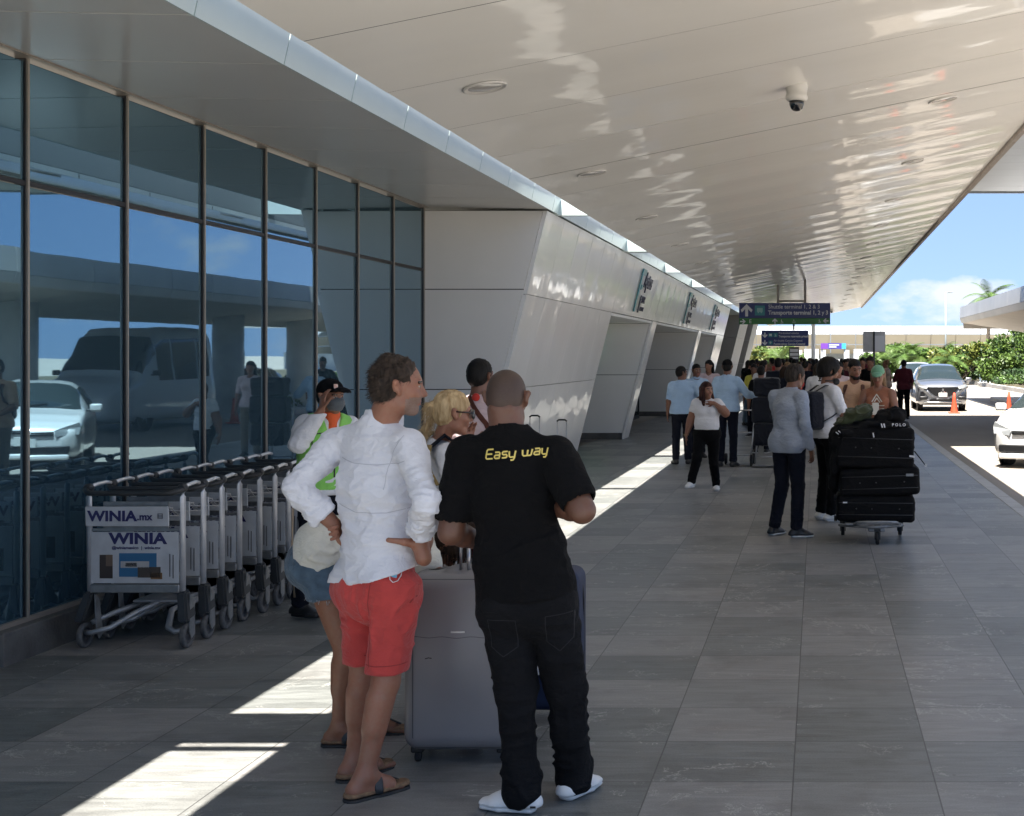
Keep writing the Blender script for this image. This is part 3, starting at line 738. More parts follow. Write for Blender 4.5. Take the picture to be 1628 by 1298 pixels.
SKINS = {}
def skin_mat(name, col):
    m = mat(name, col, .48, var=.10, vs=14, bump=.12, bs=120, bdist=.002, col2=tuple(min(1, c * k) for c, k in zip(col, (1.18, 1.08, 1.05))))
    t = m.node_tree; rp = [q for q in t.nodes if q.type == 'VALTORGB'][0]; b_ = t.nodes['Principled BSDF']
    n = t.nodes.new('ShaderNodeTexNoise'); n.inputs['Scale'].default_value = 55; n.inputs['Detail'].default_value = 5; c = t.nodes.new('ShaderNodeTexCoord'); t.links.new(c.outputs['Object'], n.inputs['Vector'])
    mr = t.nodes.new('ShaderNodeMapRange'); mr.inputs['From Min'].default_value = .35; mr.inputs['From Max'].default_value = .7; mr.inputs['To Max'].default_value = .55; t.links.new(n.outputs['Fac'], mr.inputs['Value'])
    mx_ = t.nodes.new('ShaderNodeMixRGB'); t.links.new(mr.outputs[0], mx_.inputs['Fac']); t.links.new(rp.outputs[0], mx_.inputs['Color1']); mx_.inputs['Color2'].default_value = (col[0] * 1.05, col[1] * .72, col[2] * .66, 1); t.links.new(mx_.outputs[0], b_.inputs['Base Color'])
    m.node_tree.nodes['Principled BSDF'].inputs['Subsurface Weight'].default_value = .06
    m.node_tree.nodes['Principled BSDF'].inputs['Subsurface Radius'].default_value = (.02, .008, .004)
    return m
EYEW = mat('eye_white', (.30, .26, .23), .35); EYED = mat('eye_dark', (.012, .008, .006), .15)
def lip_mat(n, c): return mat(n, c, .4)

def head_frame(look, up=(0, 0, 1)):
    f = unit(look); u = unit(up); r = unit(np.cross(f, u)); u = np.cross(r, f)
    return np.stack([r, f, u], 1)            # columns: right, forward, up

def add_head(S, c, M, s, h, female=False, smile=False):
    def P(x, y, z): return c + M @ (np.array([x, y, z]) * s)
    fine = h < .0125
    S.ell(P(0, -.012, .030), np.array((.073, .094, .084)) * s, M, k=.02 * s)
    S.ell(P(0, .022, -.020), np.array((.062, .066, .082)) * s, M, k=.03 * s)
    S.cone(P(-.042, .015, -.075), P(.042, .015, -.075), .022 * s, k=.03 * s) if not female else S.cone(P(-.033, .02, -.072), P(.033, .02, -.072), .02 * s, k=.03 * s)
    S.cone(P(-.012, .064, -.098), P(.012, .064, -.098), .017 * s, k=.028 * s)
    S.cone(P(0, -.01, -.05), P(0, .05, -.085), .035 * s, .028 * s, k=.02 * s)
    if fine:
        S.cone(P(-.036, .072, .026), P(.036, .072, .026), .013 * s, k=.018 * s)             # brow
        S.cone(P(-.042, .058, -.024), P(-.030, .066, -.034), .019 * s, k=.02 * s); S.cone(P(.042, .058, -.024), P(.030, .066, -.034), .019 * s, k=.02 * s)
        for sx in (-1, 1): S.ell(P(sx * .031, .093, .006), np.array((.017, .014, .012)) * s, M, k=.012 * s, op=1)
        for sx in (-1, 1): S.ell(P(sx * .031, .074, .006), np.array((.013, .013, .011)) * s, M, k=.004 * s)
        S.cone(P(0, .083, .012), P(0, .104, -.026), .0075 * s, .0125 * s, k=.010 * s)      # nose
        S.cone(P(-.012, .090, -.032), P(.012, .090, -.032), .009 * s, k=.008 * s)
        S.cone(P(-.021, .078, -.058), P(.021, .078, -.058), .009 * s, k=.012 * s)          # mouth mound
        S.cone(P(-.016, .0865, -.0535), P(.016, .0865, -.0535), .0055 * s, k=.005 * s); S.cone(P(-.014, .085, -.066), P(.014, .085, -.066), .0065 * s, k=.005 * s)
        S.ell(P(0, .094, -.0595), np.array((.022, .008, .0022)) * s, M, k=.003 * s, op=1)
        for sx in (-1, 1):
            e = P(sx * .076, -.004, -.004)
            S.cone(e + M @ (np.array([0, .006, -.022]) * s), e + M @ (np.array([sx * .012, -.010, .024]) * s), .0085 * s, .0135 * s, k=.008 * s)
            S.cone(e + M @ (np.array([sx * .008, -.016, .010]) * s), e + M @ (np.array([sx * .006, -.012, -.008]) * s), .008 * s, k=.008 * s)
            S.ell(e + M @ (np.array([sx * .017, .004, .006]) * s), np.array((.006, .009, .014)) * s, M, k=.005 * s, op=1)
    else:
        S.cone(P(0, .083, .005), P(0, .103, -.026), .008 * s, .013 * s, k=.012 * s)
        for sx in (-1, 1): S.ell(P(sx * .078, -.006, 0), np.array((.012, .02, .032)) * s, M, k=.01 * s)

def head_materials(V, Q, c, M, s, lips=True, brows=True):
    """face index per polygon: 0 skin, 1 lips, 2 eye white, 3 dark (brow, iris)"""
    C = (V[Q].mean(1) - c) @ M / s; fm = np.zeros(len(Q), int)
    x, y, z = np.abs(C[:, 0]), C[:, 1], C[:, 2]
    if lips: fm[(y > .07) & (x < .024) & (z > -.0715) & (z < -.049)] = 1
    e = (y > .060) & (np.abs((x - .031) / .0135) ** 2 + np.abs((z - .006) / .0062) ** 2 < 1); fm[e] = 2
    fm[e & (np.abs(x - .031) < .0062)] = 3
    if brows: fm[(y > .055) & (x > .014) & (x < .050) & (np.abs(z - (.0255 + .10 * (x - .03) * (x < .036) - .18 * np.maximum(x - .036, 0))) < .0038)] = 3
    return fm

def add_hand(S, wr, d, pn, thumb, s=1., curl=.35, spread=.1, h=.006, fing=None):
    """wr wrist, d finger direction, pn palm normal, thumb = side direction the thumb leaves"""
    d = unit(d); pn = unit(np.array(pn, float) - d * (np.array(pn, float) @ d)); t = unit(np.cross(d, pn)); 
    if t @ np.array(thumb, float) < 0: t = -t
    kn = wr + d * .085 * s
    S.econe(wr + d * .01 * s, kn - d * .004 * s, (.026 * s, .016 * s), (.040 * s, .013 * s), t, k=.012 * s)
    if h > .013:
        S.econe(kn, kn + d * .06 * s + pn * .03 * curl, (.038 * s, .012 * s), (.03 * s, .010 * s), t, k=.01 * s)
        S.cone(wr + d * .03 * s + t * .025 * s, wr + d * .075 * s + t * .055 * s, .013 * s, .010 * s, k=.01); return
    L_ = (.074, .082, .076, .060); ofs = (.030, .0105, -.0105, -.030); rd = (.0088, .0092, .0088, .0078)
    for i in range(4):
        b = kn + t * ofs[i] * s - d * (0, 0, .003, .010)[i] * s; dd = unit(d + t * spread * (1.5 - i) * .5); a = 0; c_ = curl * (1 + .12 * i)
        if fing: c_ = fing[i]
        p = b
        for j, fr in enumerate((.45, .31, .24)):
            a += c_ * (.7, 1.0, .7)[j]; v = dd * math.cos(a) + pn * math.sin(a); q = p + v * L_[i] * fr * s
            S.cone(p, q, rd[i] * s * (1 - .07 * j), rd[i] * s * (1 - .07 * (j + 1)), k=.0035 * s); p = q
    b = wr + d * .022 * s + t * .022 * s; v = unit(d * .75 + t * .75 + pn * .25); q = b + v * .042 * s
    S.cone(b, q, .0145 * s, .0115 * s, k=.012 * s); v2 = unit(d * .9 + t * .45 + pn * .35); q2 = q + v2 * .030 * s
    S.cone(q, q2, .0108 * s, .0098 * s, k=.004 * s); S.cone(q2, q2 + unit(v2 + pn * .1) * .024 * s, .0098 * s, .0075 * s, k=.003 * s)

def std_joints(X, Y, H, face, over=None, z0=0.):
    """standing joints in world; face = heading angle in degrees (0 = away from camera, 90 = to the image left, 180 = towards the camera)"""
    s = H / 1.75; a = R(face)
    J = dict(pel=(0, 0, .96), waist=(0, .0, 1.09), chest=(0, -.01, 1.30), neck=(0, -.02, 1.47), head=(0, .02, 1.625),
             shL=(-.165, -.01, 1.400), shR=(.165, -.01, 1.400), elL=(-.235, -.03, 1.13), elR=(.235, -.03, 1.13), wrL=(-.25, .04, .88), wrR=(.25, .04, .88),
             hipL=(-.09, 0, .92), hipR=(.09, 0, .92), knL=(-.10, .02, .50), knR=(.10, .02, .50), anL=(-.11, -.02, .085), anR=(.11, -.02, .085),
             toeL=(-.15, .14, .02), toeR=(.15, .14, .02), haL=(0, .3, -1), haR=(0, .3, -1))
    if over: J.update(over)
    O = {}
    for k, v in J.items():
        v = np.array(v, float) * (1 if k in ('haL', 'haR') else s)
        w = np.array((v[0] * math.cos(a) - v[1] * math.sin(a), v[0] * math.sin(a) + v[1] * math.cos(a), v[2]))
        O[k] = w if k in ('haL', 'haR') else w + np.array((X, Y, z0))
    O['face'] = np.array((-math.sin(a), math.cos(a), 0)); O['look'] = O['face']
    O['s'] = s
    return O

def body_prims(S, J, b, h, what='skin', inf=0., arms='LR', k=.03, sleeve=1., armto=None, fem=False):
    """torso and arms; b = build dict of width factors"""
    s = J['s']; w = b.get('w', 1.); d = b.get('d', 1.); belly = b.get('belly', 0.)
    side = unit(J['shR'] - J['shL']); hs = unit(J['hipR'] - J['hipL'])
    sw = .5 * np.linalg.norm(J['shR'] - J['shL'])
    ch = J['chest']; wa = J['waist']; pe = J['pel']; ne = J['neck']
    fw = J['face']
    if fem: A = ((.150, .098), (.122, .092), (.165, .118)); 
    else: A = ((.160, .108), (.150, .105), (.160, .115))
    e = lambda q, g=1.: (q[0] * s * w * g + inf, q[1] * s * d * g + inf)
    S.econe(pe, wa, e(A[2]), e(A[1]), hs, k=k)
    S.econe(wa, ch, e(A[1]), e(A[0]), side, k=k)
    top = ch + (ne - ch) * .55
    S.econe(ch, top, e(A[0]), (sw * .80 + inf, .082 * s * d + inf), side, k=k)
    S.cone(J['shL'] + side * .01 * s, ne - (ne - ch) * .12, .046 * s + inf, .050 * s + inf, k=k); S.cone(J['shR'] - side * .01 * s, ne - (ne - ch) * .12, .046 * s + inf, .050 * s + inf, k=k)
    if belly: S.ell(wa + fw * .05 * s, np.array((.14 * w, .10 + belly, .15)) * s + inf, np.stack([side, unit(np.cross(np.array((0, 0, 1.)), side)), np.array((0, 0, 1.))], 1), k=.05)
    if fem:
        for sx in (-1, 1): S.ell(ch + side * sx * .072 * s + fw * .085 * s * d + np.array((0, 0, -.01)), np.array((.062, .055, .06)) * s * b.get('bust', 1.) + inf, k=.03)
    am = b.get('arm', 1.)
    for L_ in arms:
        sh, el, wr = J['sh' + L_], J['el' + L_], J['wr' + L_]
        if what == 'skin' or sleeve > 0:
            r = (.052 * s * am + inf, .043 * s * am + inf, .030 * s * am + inf)
            S.cone(sh, sh + (el - sh) * .35, r[0] * 1.06, r[0], k=.03)
            if sleeve <= 1.:
                t = sleeve; S.cone(sh, sh + (el - sh) * t, r[0], r[0] + (r[1] - r[0]) * t, k=.02)
            else:
                S.cone(sh, el, r[0], r[1], k=.02); t = sleeve - 1.
                m1 = el + (wr - el) * .3
                if t > .3: S.cone(el, m1, r[1], r[1] * .98, k=.02); S.cone(m1, el + (wr - el) * t, r[1] * .98, r[1] + (r[2] - r[1]) * t, k=.02)
                else: S.cone(el, el + (wr - el) * t, r[1], r[1] * .98, k=.02)

def leg_prims(S, J, b, inf=0., to=1., sides='LR', k=.02, flare=0.):
    """legs from hip; to: 0..1 thigh, 1..2 down to ankle"""
    s = J['s']; lg = b.get('leg', 1.)
    for L_ in sides:
        hp, kn, an = J['hip' + L_], J['kn' + L_], J['an' + L_]
        back = -unit(J['face'])
        r0, r1, r2 = .088 * s * lg + inf, .058 * s * lg + inf, .038 * s * lg + inf
        if to <= 1: S.cone(hp, hp + (kn - hp) * to, r0, r0 + (r1 - r0) * to + flare, k=k)
        else:
            S.cone(hp, kn, r0, r1, k=k); t = to - 1
            S.cone(kn, kn + (an - kn) * t, r1, r1 + (r2 - r1) * t + flare, k=k)
            if inf < .012: S.cone(kn + (an - kn) * .18 + back * .016 * s, kn + (an - kn) * .48 + back * .012 * s, .050 * s * lg, .043 * s * lg, k=.03)
        S.ell(hp + back * .045 * s + np.array((0, 0, .02 * s)), np.array((.088, .085, .095)) * s * lg + inf, k=.04)

def foot_prims(S, an, toe, s, inf=0., bare=False):
    d = np.array(toe) - np.array(an); d[2] = 0; d = unit(d); up = np.array((0, 0, 1.)); sd = np.cross(d, up); g = an[2] - .085 * s
    base = np.array((an[0], an[1], g))
    heel = base - d * .045 * s
    S.cone(an, heel + up * .040 * s, .036 * s + inf, .033 * s + inf, k=.03)
    S.econe(heel + up * .03 * s, base + d * .10 * s + up * .028 * s, (.032 * s + inf, .028 * s + inf), (.044 * s + inf, .024 * s + inf), sd, k=.02)
    S.cone(an + d * .02 * s - up * .01 * s, base + d * .10 * s + up * .03 * s, .034 * s + inf, .024 * s + inf, k=.03)
    if bare:
        for i, (o, ln, r) in enumerate(((-.030, .070, .0125), (-.010, .074, .0095), (.006, .066, .009), (.020, .056, .0085), (.032, .045, .008))):
            p = base + d * .105 * s + sd * o * s * (1 if bare == 'R' else -1) + up * .017 * s
            S.cone(p, p + d * ln * s - up * .004, r * s * 1.05, r * s, k=.005)
    else:
        S.econe(base + d * .09 * s + up * .026 * s, base + d * .155 * s + up * .022 * s, (.044 * s + inf, .022 * s + inf), (.034 * s + inf, .016 * s + inf), sd, k=.02)
    return base, d, sd

def shoe(J, L_, parent, upper, sole, h=.008, sole_h=.028, laces=None):
    s = J['s']; an = J['an' + L_]; S = SDF()
    base, d, sd = foot_prims(S, an, J['toe' + L_], s, inf=.008)
    S.cut(an + np.array((0, 0, .025 * s)), (0, 0, 1)); S.cut(base + np.array((0, 0, sole_h * .75)), (0, 0, -1))
    V, Q = S.mesh(h); o = np_mesh('shoe', V, Q, upper, parent)
    S2 = SDF(); up = np.array((0, 0, 1.))
    M = np.stack([sd, d, up], 1)
    S2.econe(base - d * .046 * s + up * .014, base + d * .08 * s + up * .014, (.040 * s, .016), (.050 * s, .016), sd, k=.01)
    S2.econe(base + d * .08 * s + up * .014, base + d * .158 * s + up * .016, (.050 * s, .016), (.038 * s, .015), sd, k=.01)
    S2.cut(base + up * sole_h, (0, 0, 1)); S2.cut(base + up * .001, (0, 0, -1))
    V, Q = S2.mesh(min(h, .007)); np_mesh('sole', V, Q, sole, o if False else parent)
    return o

def cloth_mat(name, col, rough=.85, weave=True, var=.06, vs=9, sheen=.15):
    m = mat(name, col, rough, var=var, vs=vs, bump=.25, bs=300 if weave else 60, bdist=.002, sheen=sheen, spec=.2)
    t = m.node_tree
    if 'fold' not in t.nodes:      # soft mid-size creases under the weave
        c = t.nodes.new('ShaderNodeTexCoord'); n = t.nodes.new('ShaderNodeTexNoise'); n.name = 'fold'; n.inputs['Scale'].default_value = 17; n.inputs['Detail'].default_value = 4; n.inputs['Distortion'].default_value = 1.2
        mpp = t.nodes.new('ShaderNodeMapping'); mpp.inputs['Scale'].default_value = (1, 1, 1.7); b1 = t.nodes.new('ShaderNodeBump'); b1.inputs['Strength'].default_value = .5; b1.inputs['Distance'].default_value = .02
        t.links.new(c.outputs['Object'], mpp.inputs[0]); t.links.new(mpp.outputs[0], n.inputs['Vector']); t.links.new(n.outputs['Fac'], b1.inputs['Height'])
        b2 = [q for q in t.nodes if q.type == 'BUMP' and q != b1][0]; t.links.new(b1.outputs[0], b2.inputs['Normal'])
    return m

HAIRM = {}
def hair_mat(name, col, col2):
    m = mat(name, col, .6, var=.3, vs=60, col2=col2, bump=.6, bs=120, bdist=.004, stretch=(1, 1, .12), spec=.2)
    return m

def hair_cap(J, parent, m, style='short', h=.008, s=None, vol=0., seed=1):
    s = s or J['s'] * J.get('hs', 1); c = J['head']; M = J['HM']
    def P(x, y, z): return c + M @ (np.array([x, y, z]) * s)
    S = SDF(); v = vol
    S.ell(P(0, -.018, .040), (np.array((.078, .098, .088)) + v) * s, M, k=.02)
    if style in ('short', 'bald'):
        S.ell(P(0, -.045, -.01), (np.array((.068, .068, .072)) + v) * s, M, k=.03)
        S.cone(P(-.062, .018, .02), P(-.066, .022, -.012), .016 * s, .009 * s, k=.01); S.cone(P(.062, .018, .02), P(.066, .022, -.012), .016 * s, .009 * s, k=.01)
    if style == 'receding':
        S.ell(P(0, -.045, -.01), (np.array((.070, .072, .08)) + v) * s, M, k=.03)
        S.ell(P(0, .105, .06), np.array((.07, .055, .045)) * s, M, k=.02, op=1)
    if style in ('long', 'bob', 'pony'):
        S.ell(P(0, -.04, -.01), (np.array((.078, .078, .085)) + v) * s, M, k=.03)
    S.ell(P(0, .085, -.045), np.array((.064, .075, .082)) * s, M, k=.012, op=1)            # free the face
    S.ell(P(0, .10, .0), np.array((.058, .05, .036)) * s, M, k=.02, op=1)
    if style != 'long' and style != 'bob':
        for sx in (-1, 1): S.ell(P(sx * .082, .004, -.008), np.array((.02, .022, .034)) * s, M, k=.008, op=1)   # ears
        S.cut(P(0, -.06, -.075 if style != 'bald' else -.05), M @ np.array((0, .3, -1)))
    return S, P, s

def finish_hair(S, parent, m, h, amp=.004, fr=(40, 40, 18), seed=2.):
    V, Q = S.mesh(h); V = wrinkle(V, Q, amp, fr, seed); return np_mesh('hair', V, Q, m, parent)

def strands(parent, base_o, m, n, length, grav, r=.0007, seed=1, wild=.3, dirf=None, name='hair_strands'):
    """thin tapering tufts growing out of the hair surface"""
    rs = np.random.RandomState(seed); me = base_o.data
    nv = len(me.vertices); co = np.zeros(nv * 3); me.vertices.foreach_get('co', co); co = co.reshape(-1, 3)
    no = np.zeros(nv * 3); me.vertices.foreach_get('normal', no); no = no.reshape(-1, 3)
    ids = rs.randint(0, nv, n); p = co[ids]; nn = no[ids]
    d = nn * .25 + rs.normal(0, wild, (n, 3)) * .5 + np.array(grav)
    if dirf is not None: d = d + dirf(p + np.array(parent.location))
    d = d / np.linalg.norm(d, axis=1, keepdims=True); L_ = length * (.5 + rs.rand(n, 1))
    side = np.cross(d, nn + rs.normal(0, .2, (n, 3))); side /= np.maximum(np.linalg.norm(side, axis=1, keepdims=True), 1e-6)
    g = np.array(grav) * .35
    p0 = p - nn * .002; p1 = p0 + d * L_ * .5 + nn * .002; p2 = p0 + (d * .9 + g) * L_ 
    V = np.stack([p0 - side * r, p0 + side * r, p1 - side * r * .8, p1 + side * r * .8, p2 - side * r * .15, p2 + side * r * .15], 1).reshape(-1, 3)
    b = np.arange(n)[:, None] * 6; Q = np.concatenate([b + np.array([[0, 1, 3, 2]]), b + np.array([[2, 3, 5, 4]])])
    return np_mesh(name, V + np.array(parent.location), Q, m, parent)

def cloth(S, name, m, parent, h, amp=.004, freq=(9, 9, 22), seed=0., zones=(), fold=.5, smooth=1):
    V, Q = S.mesh(h); V = relax(V, Q, smooth); V = wrinkle(V, Q, amp, freq, seed, zones, fold); V = relax(V, Q, 1, .6)
    return np_mesh(name, V, Q, m, parent)

def torso_limits(J): return J['pel'], J['neck']

def person(J, label, skin, hair=None, hstyle='short', top=None, bottom=None, shoes=None, fem=False, build=None, h=.012, group=None, collar=None, hem=None, bot='pants', inf=.012, hands=True, cat='person', curl=.35, lips=(.30, .10, .08), looser=0., seed=1., openface=True, hairvol=0., wr_amp=None):
    """mid-distance person: body, hair, shirt, trousers, shoes"""
    b = build or {}; s = J['s']
    base = Vector(((J['anL'][0] + J['anR'][0]) / 2, (J['anL'][1] + J['anR'][1]) / 2, min(J['anL'][2], J['anR'][2]) - .085 * s))
    o = empty('person', base, label, cat, group)
    J['HM'] = head_frame(J['look'], J.get('hup', (0, 0, 1))); hs = s * J.get('hs', 1)
    S = SDF(); body_prims(S, J, b, h, fem=fem)
    leg_prims(S, J, dict(b, leg=b.get('leg', 1.) * (.86 if bot == 'pants' else 1.)), to=2.)
    for L_ in 'LR':
        sh, el, wr = J['sh' + L_], J['el' + L_], J['wr' + L_]; am = b.get('arm', 1.)
        S.cone(sh, el, .052 * s * am, .042 * s * am, k=.02); m1 = el + (wr - el) * .3
        S.cone(el, m1, .042 * s * am, .041 * s * am, k=.02); S.cone(m1, wr, .041 * s * am, .027 * s, k=.01)
        if hands: 
            hd = J['ha' + L_]; pn = J.get('pn' + L_); side = unit(J['shR'] - J['shL']) * (-1 if L_ == 'R' else 1)
            if pn is None: pn = side
            add_hand(S, wr, hd, pn, J.get('th' + L_, J['face']), s, curl, h=h)
        if shoes is None: foot_prims(S, J['an' + L_], J['toe' + L_], s)
    S.cone(J['neck'] - np.array((0, 0, .03)) * s, J['head'] + J['HM'] @ (np.array((0, -.022, -.06)) * hs), .060 * s * (.85 if fem else 1.), .055 * s * (.85 if fem else 1.), k=.03)
    add_head(S, J['head'], J['HM'], hs, h, fem)
    V, Q = S.mesh(h); fm = head_materials(V, Q, J['head'], J['HM'], hs) if h < .0125 else None
    body = np_mesh('body', V, Q, [skin, lip_mat('lips_%.2f' % lips[0], lips), EYEW, EYED] if fm is not None else skin, o, fm)
    J['bodyV'] = (V, Q)
    up = np.array((0, 0, 1.))
    if hair is not None:
        S, P, q = hair_cap(J, o, hair, hstyle, h, vol=hairvol)
        if hstyle == 'long':
            for sx in (-1, 0, 1):
                if sx and J.get('fronthair'): S.cone(P(sx * .070, .0, .02), P(sx * .082, .035, -.14), .026 * q, .030 * q, k=.03); S.cone(P(sx * .082, .035, -.14), P(sx * .085, .075, -.30), .030 * q, .014 * q, k=.02)
                S.cone(P(sx * .05, -.05, .02), P(sx * .075, -.06 + .02 * abs(sx), -.20), .042 * q, .030 * q, k=.03); S.cone(P(sx * .075, -.06 + .02 * abs(sx), -.20), P(sx * .08, -.05, -.34), .030 * q, .012 * q, k=.03)
        if hstyle == 'pony':
            S.cone(P(0, -.10, .05), P(0, -.16, -.02), .03 * q, .03 * q, k=.02); S.cone(P(0, -.16, -.02), P(0, -.13, -.16), .03 * q, .012 * q, k=.02)
        if hstyle == 'bun': S.ell(P(0, -.09, .10), np.array((.04, .04, .04)) * q, k=.01)
        finish_hair(S, o, hair, min(h, .01), .003, seed=seed)
    A = wr_amp if wr_amp is not None else .005
    if bottom is not None:
        S = SDF(); e = lambda q: (q[0] * s * b.get('w', 1.) + inf * .8, q[1] * s * b.get('d', 1.) + inf * .8)
        S.econe(J['pel'] + up * .05 * s, J['pel'] - up * .02 * s, e((.155, .115)), e((.165, .12)), unit(J['hipR'] - J['hipL']), k=.03)
        if bot == 'pants':
            leg_prims(S, J, b, inf=inf, to=1.93, k=.02, flare=.012 + looser)
            for L_ in 'LR': S.cut(J['an' + L_] - up * .05, (0, 0, -1)) if False else None
            z = [(J['kn' + L_] , .16, .007, (12, 12, 24)) for L_ in 'LR'] + [(J['an' + L_] + up * .08, .16, .010, (14, 14, 28)) for L_ in 'LR'] + [(J['hip' + L_], .2, .006, (12, 12, 26)) for L_ in 'LR']
            cloth(S, 'trousers', bottom, o, h, A * .7, (8, 8, 10), seed, z)
        elif bot == 'shorts':
            leg_prims(S, J, b, inf=inf + .01, to=.72, k=.02, flare=.02); S.cut((0, 0, J['knL'][2] * .4 + J['hipL'][2] * .6 - .05), (0, 0, -1))
            cloth(S, 'shorts', bottom, o, h, A, (9, 9, 9), seed)
        else:
            mid = (J['knL'] + J['knR']) / 2; hp = (J['hipL'] + J['hipR']) / 2
            S.econe(hp, mid + (hp - mid) * .35, (.18 * s, .13 * s), (.20 * s, .16 * s), unit(J['hipR'] - J['hipL']), k=.02)
            cloth(S, 'skirt', bottom, o, h, A, (14, 14, 4), seed)
    if top is not None:
        tm, slv = top; S = SDF(); body_prims(S, J, b, h, 'top', inf=inf + .003, sleeve=slv, fem=fem) if slv > 0 else body_prims(S, J, b, h, 'top', inf=inf, arms='', fem=fem)
        hz = hem if hem is not None else J['pel'] - up * .06 * s
        if hem is None or hem is not False:
            hz = np.array(hz)
            if hz[2] < J['pel'][2]: S.econe(J['pel'] + up * .02, hz - up * .03, ((.165 * s * b.get('w', 1) + inf + .006), (.12 * s * b.get('d', 1) + inf + .006)), ((.170 * s * b.get('w', 1) + inf + .01), (.125 * s * b.get('d', 1) + inf + .01)), unit(J['hipR'] - J['hipL']), k=.03)
            if hz[2] < J['pel'][2]:
                for L_ in 'LR': S.ell(J['hip' + L_] - unit(J['face']) * .042 * s + up * .03 * s, np.array((.095, .10, .11)) * s * b.get('leg', 1.) + inf + .008, k=.05)
            S.cut(hz, (0, 0, -1))
        nc = J['neck'] + up * .035 * s; S.cone(J['neck'] - up * .02 + J['face'] * .03, J['neck'] + up * .12 + J['face'] * .05, .052 * s, .07 * s, k=.008, op=1); S.cut(nc, (0, 0, 1))
        z = [(J['el' + L_], .15, .008, (16, 16, 30)) for L_ in 'LR'] + [(J['sh' + L_] - up * .08, .16, .006, (14, 14, 20)) for L_ in 'LR'] + [(J['waist'], .3, .006, (8, 8, 24))]
        cloth(S, 'shirt', tm, o, h, A, (7, 7, 12), seed + 2, z)
    if collar is not None:
        S = SDF(); S.cone(J['neck'] - up * .012, J['neck'] + up * .045 * s + J['face'] * .005, .075 * s, .068 * s, k=.01); S.cone(J['neck'] - up * .05, J['neck'] + up * .1, .060 * s, .060 * s, k=.004, op=1); S.cut(J['neck'] + up * .04 * s, (0, 0, 1)); S.cut(J['neck'] - up * .02 * s, (0, 0, -1))
        V, Q = S.mesh(min(h, .008)); np_mesh('collar', V, Q, collar, o)
    if shoes is not None:
        for L_ in 'LR': shoe(J, L_, o, shoes[0], shoes[1], min(h, .012))
    return o
# ================================================================ the people
UP = np.array((0, 0, 1.))
def WP(px, py, Y): return np.array(W(px, py, Y))
SK_FAIR = skin_mat('skin_fair_tan', (.27, .135, .085)); SK_LEG = skin_mat('skin_sun_tanned', (.225, .112, .066)); SK_BROWN = skin_mat('skin_brown', (.155, .080, .050)); SK_TAN = skin_mat('skin_tan', (.235, .122, .076))
H_BLACK = hair_mat('hair_black', (.004, .0035, .003), (.012, .010, .009)); H_BROWN = hair_mat('hair_brown', (.012, .009, .007), (.075, .052, .038))
H_BLOND = hair_mat('hair_blond', (.30, .19, .085), (.62, .46, .26)); H_DKBR = hair_mat('hair_dark_brown', (.010, .006, .004), (.04, .022, .013)); H_STUB = hair_mat('hair_stubble', (.055, .036, .026), (.09, .06, .045)); H_GREY = hair_mat('hair_greying', (.006, .005, .004), (.055, .042, .034)); H_AUB = hair_mat('hair_auburn', (.012, .004, .003), (.055, .018, .013)); H_LTBR = hair_mat('hair_light_brown', (.10, .06, .03), (.28, .18, .10))
C_WHITE = cloth_mat('white_linen', (.70, .71, .76), vs=4, var=.03); C_WTEE = cloth_mat('white_cotton', (.72, .72, .74), var=.03); C_CREAM = cloth_mat('cream_cotton', (.66, .65, .58), var=.03)
C_RED = cloth_mat('coral_red_cotton', (.50, .062, .055), var=.12, vs=7); C_BLACK = cloth_mat('black_cotton', (.0028, .0028, .0034), .95, var=.2, sheen=0.); C_JEANS = cloth_mat('black_denim', (.0048, .005, .0062), .9, var=.35, vs=8, sheen=.0)
C_DENIM = cloth_mat('blue_denim', (.075, .12, .17), var=.3, vs=20); C_NAVY = cloth_mat('navy_cloth', (.0055, .007, .014), var=.2, sheen=0); C_LBLUE = cloth_mat('light_blue_cotton', (.36, .50, .66), var=.05)
C_GREYSH = cloth_mat('grey_blue_shirt', (.31, .35, .42), var=.06); C_ORANGE = cloth_mat('peach_cotton', (.66, .42, .28), var=.05); C_MAROON = cloth_mat('maroon_cotton', (.075, .010, .018), var=.1)
C_PINK = cloth_mat('pale_pink_cotton', (.60, .47, .48), var=.04); C_GREEN = cloth_mat('safety_green', (.26, .62, .13), var=.06); C_TEAL = cloth_mat('teal_cotton', (.03, .13, .17), var=.1); C_OLIVE = cloth_mat('olive_cloth', (.045, .055, .025), var=.25)
C_ORG = cloth_mat('orange_collar_cloth', (.75, .13, .04)); C_KHAKI = cloth_mat('khaki_cloth', (.20, .17, .13)); C_CAP = cloth_mat('green_cap_cloth', (.15, .33, .21)); C_YEL = cloth_mat('yellow_cotton', (.55, .5, .08)); C_REDT = cloth_mat('red_cotton', (.5, .04, .03)); C_STR = cloth_mat('brown_strap', (.09, .03, .02))
RUB_W = mat('white_rubber', (.7, .7, .69), .5); RUB_B = mat('black_rubber', (.012, .012, .012), .6); LEA_W = mat('white_canvas_shoe', (.74, .74, .73), .6, bump=.2, bs=200, bdist=.002); LEA_B = mat('black_leather', (.010, .010, .011), .35); CORK = mat('cork', (.22, .13, .07), .8, var=.3, vs=60)

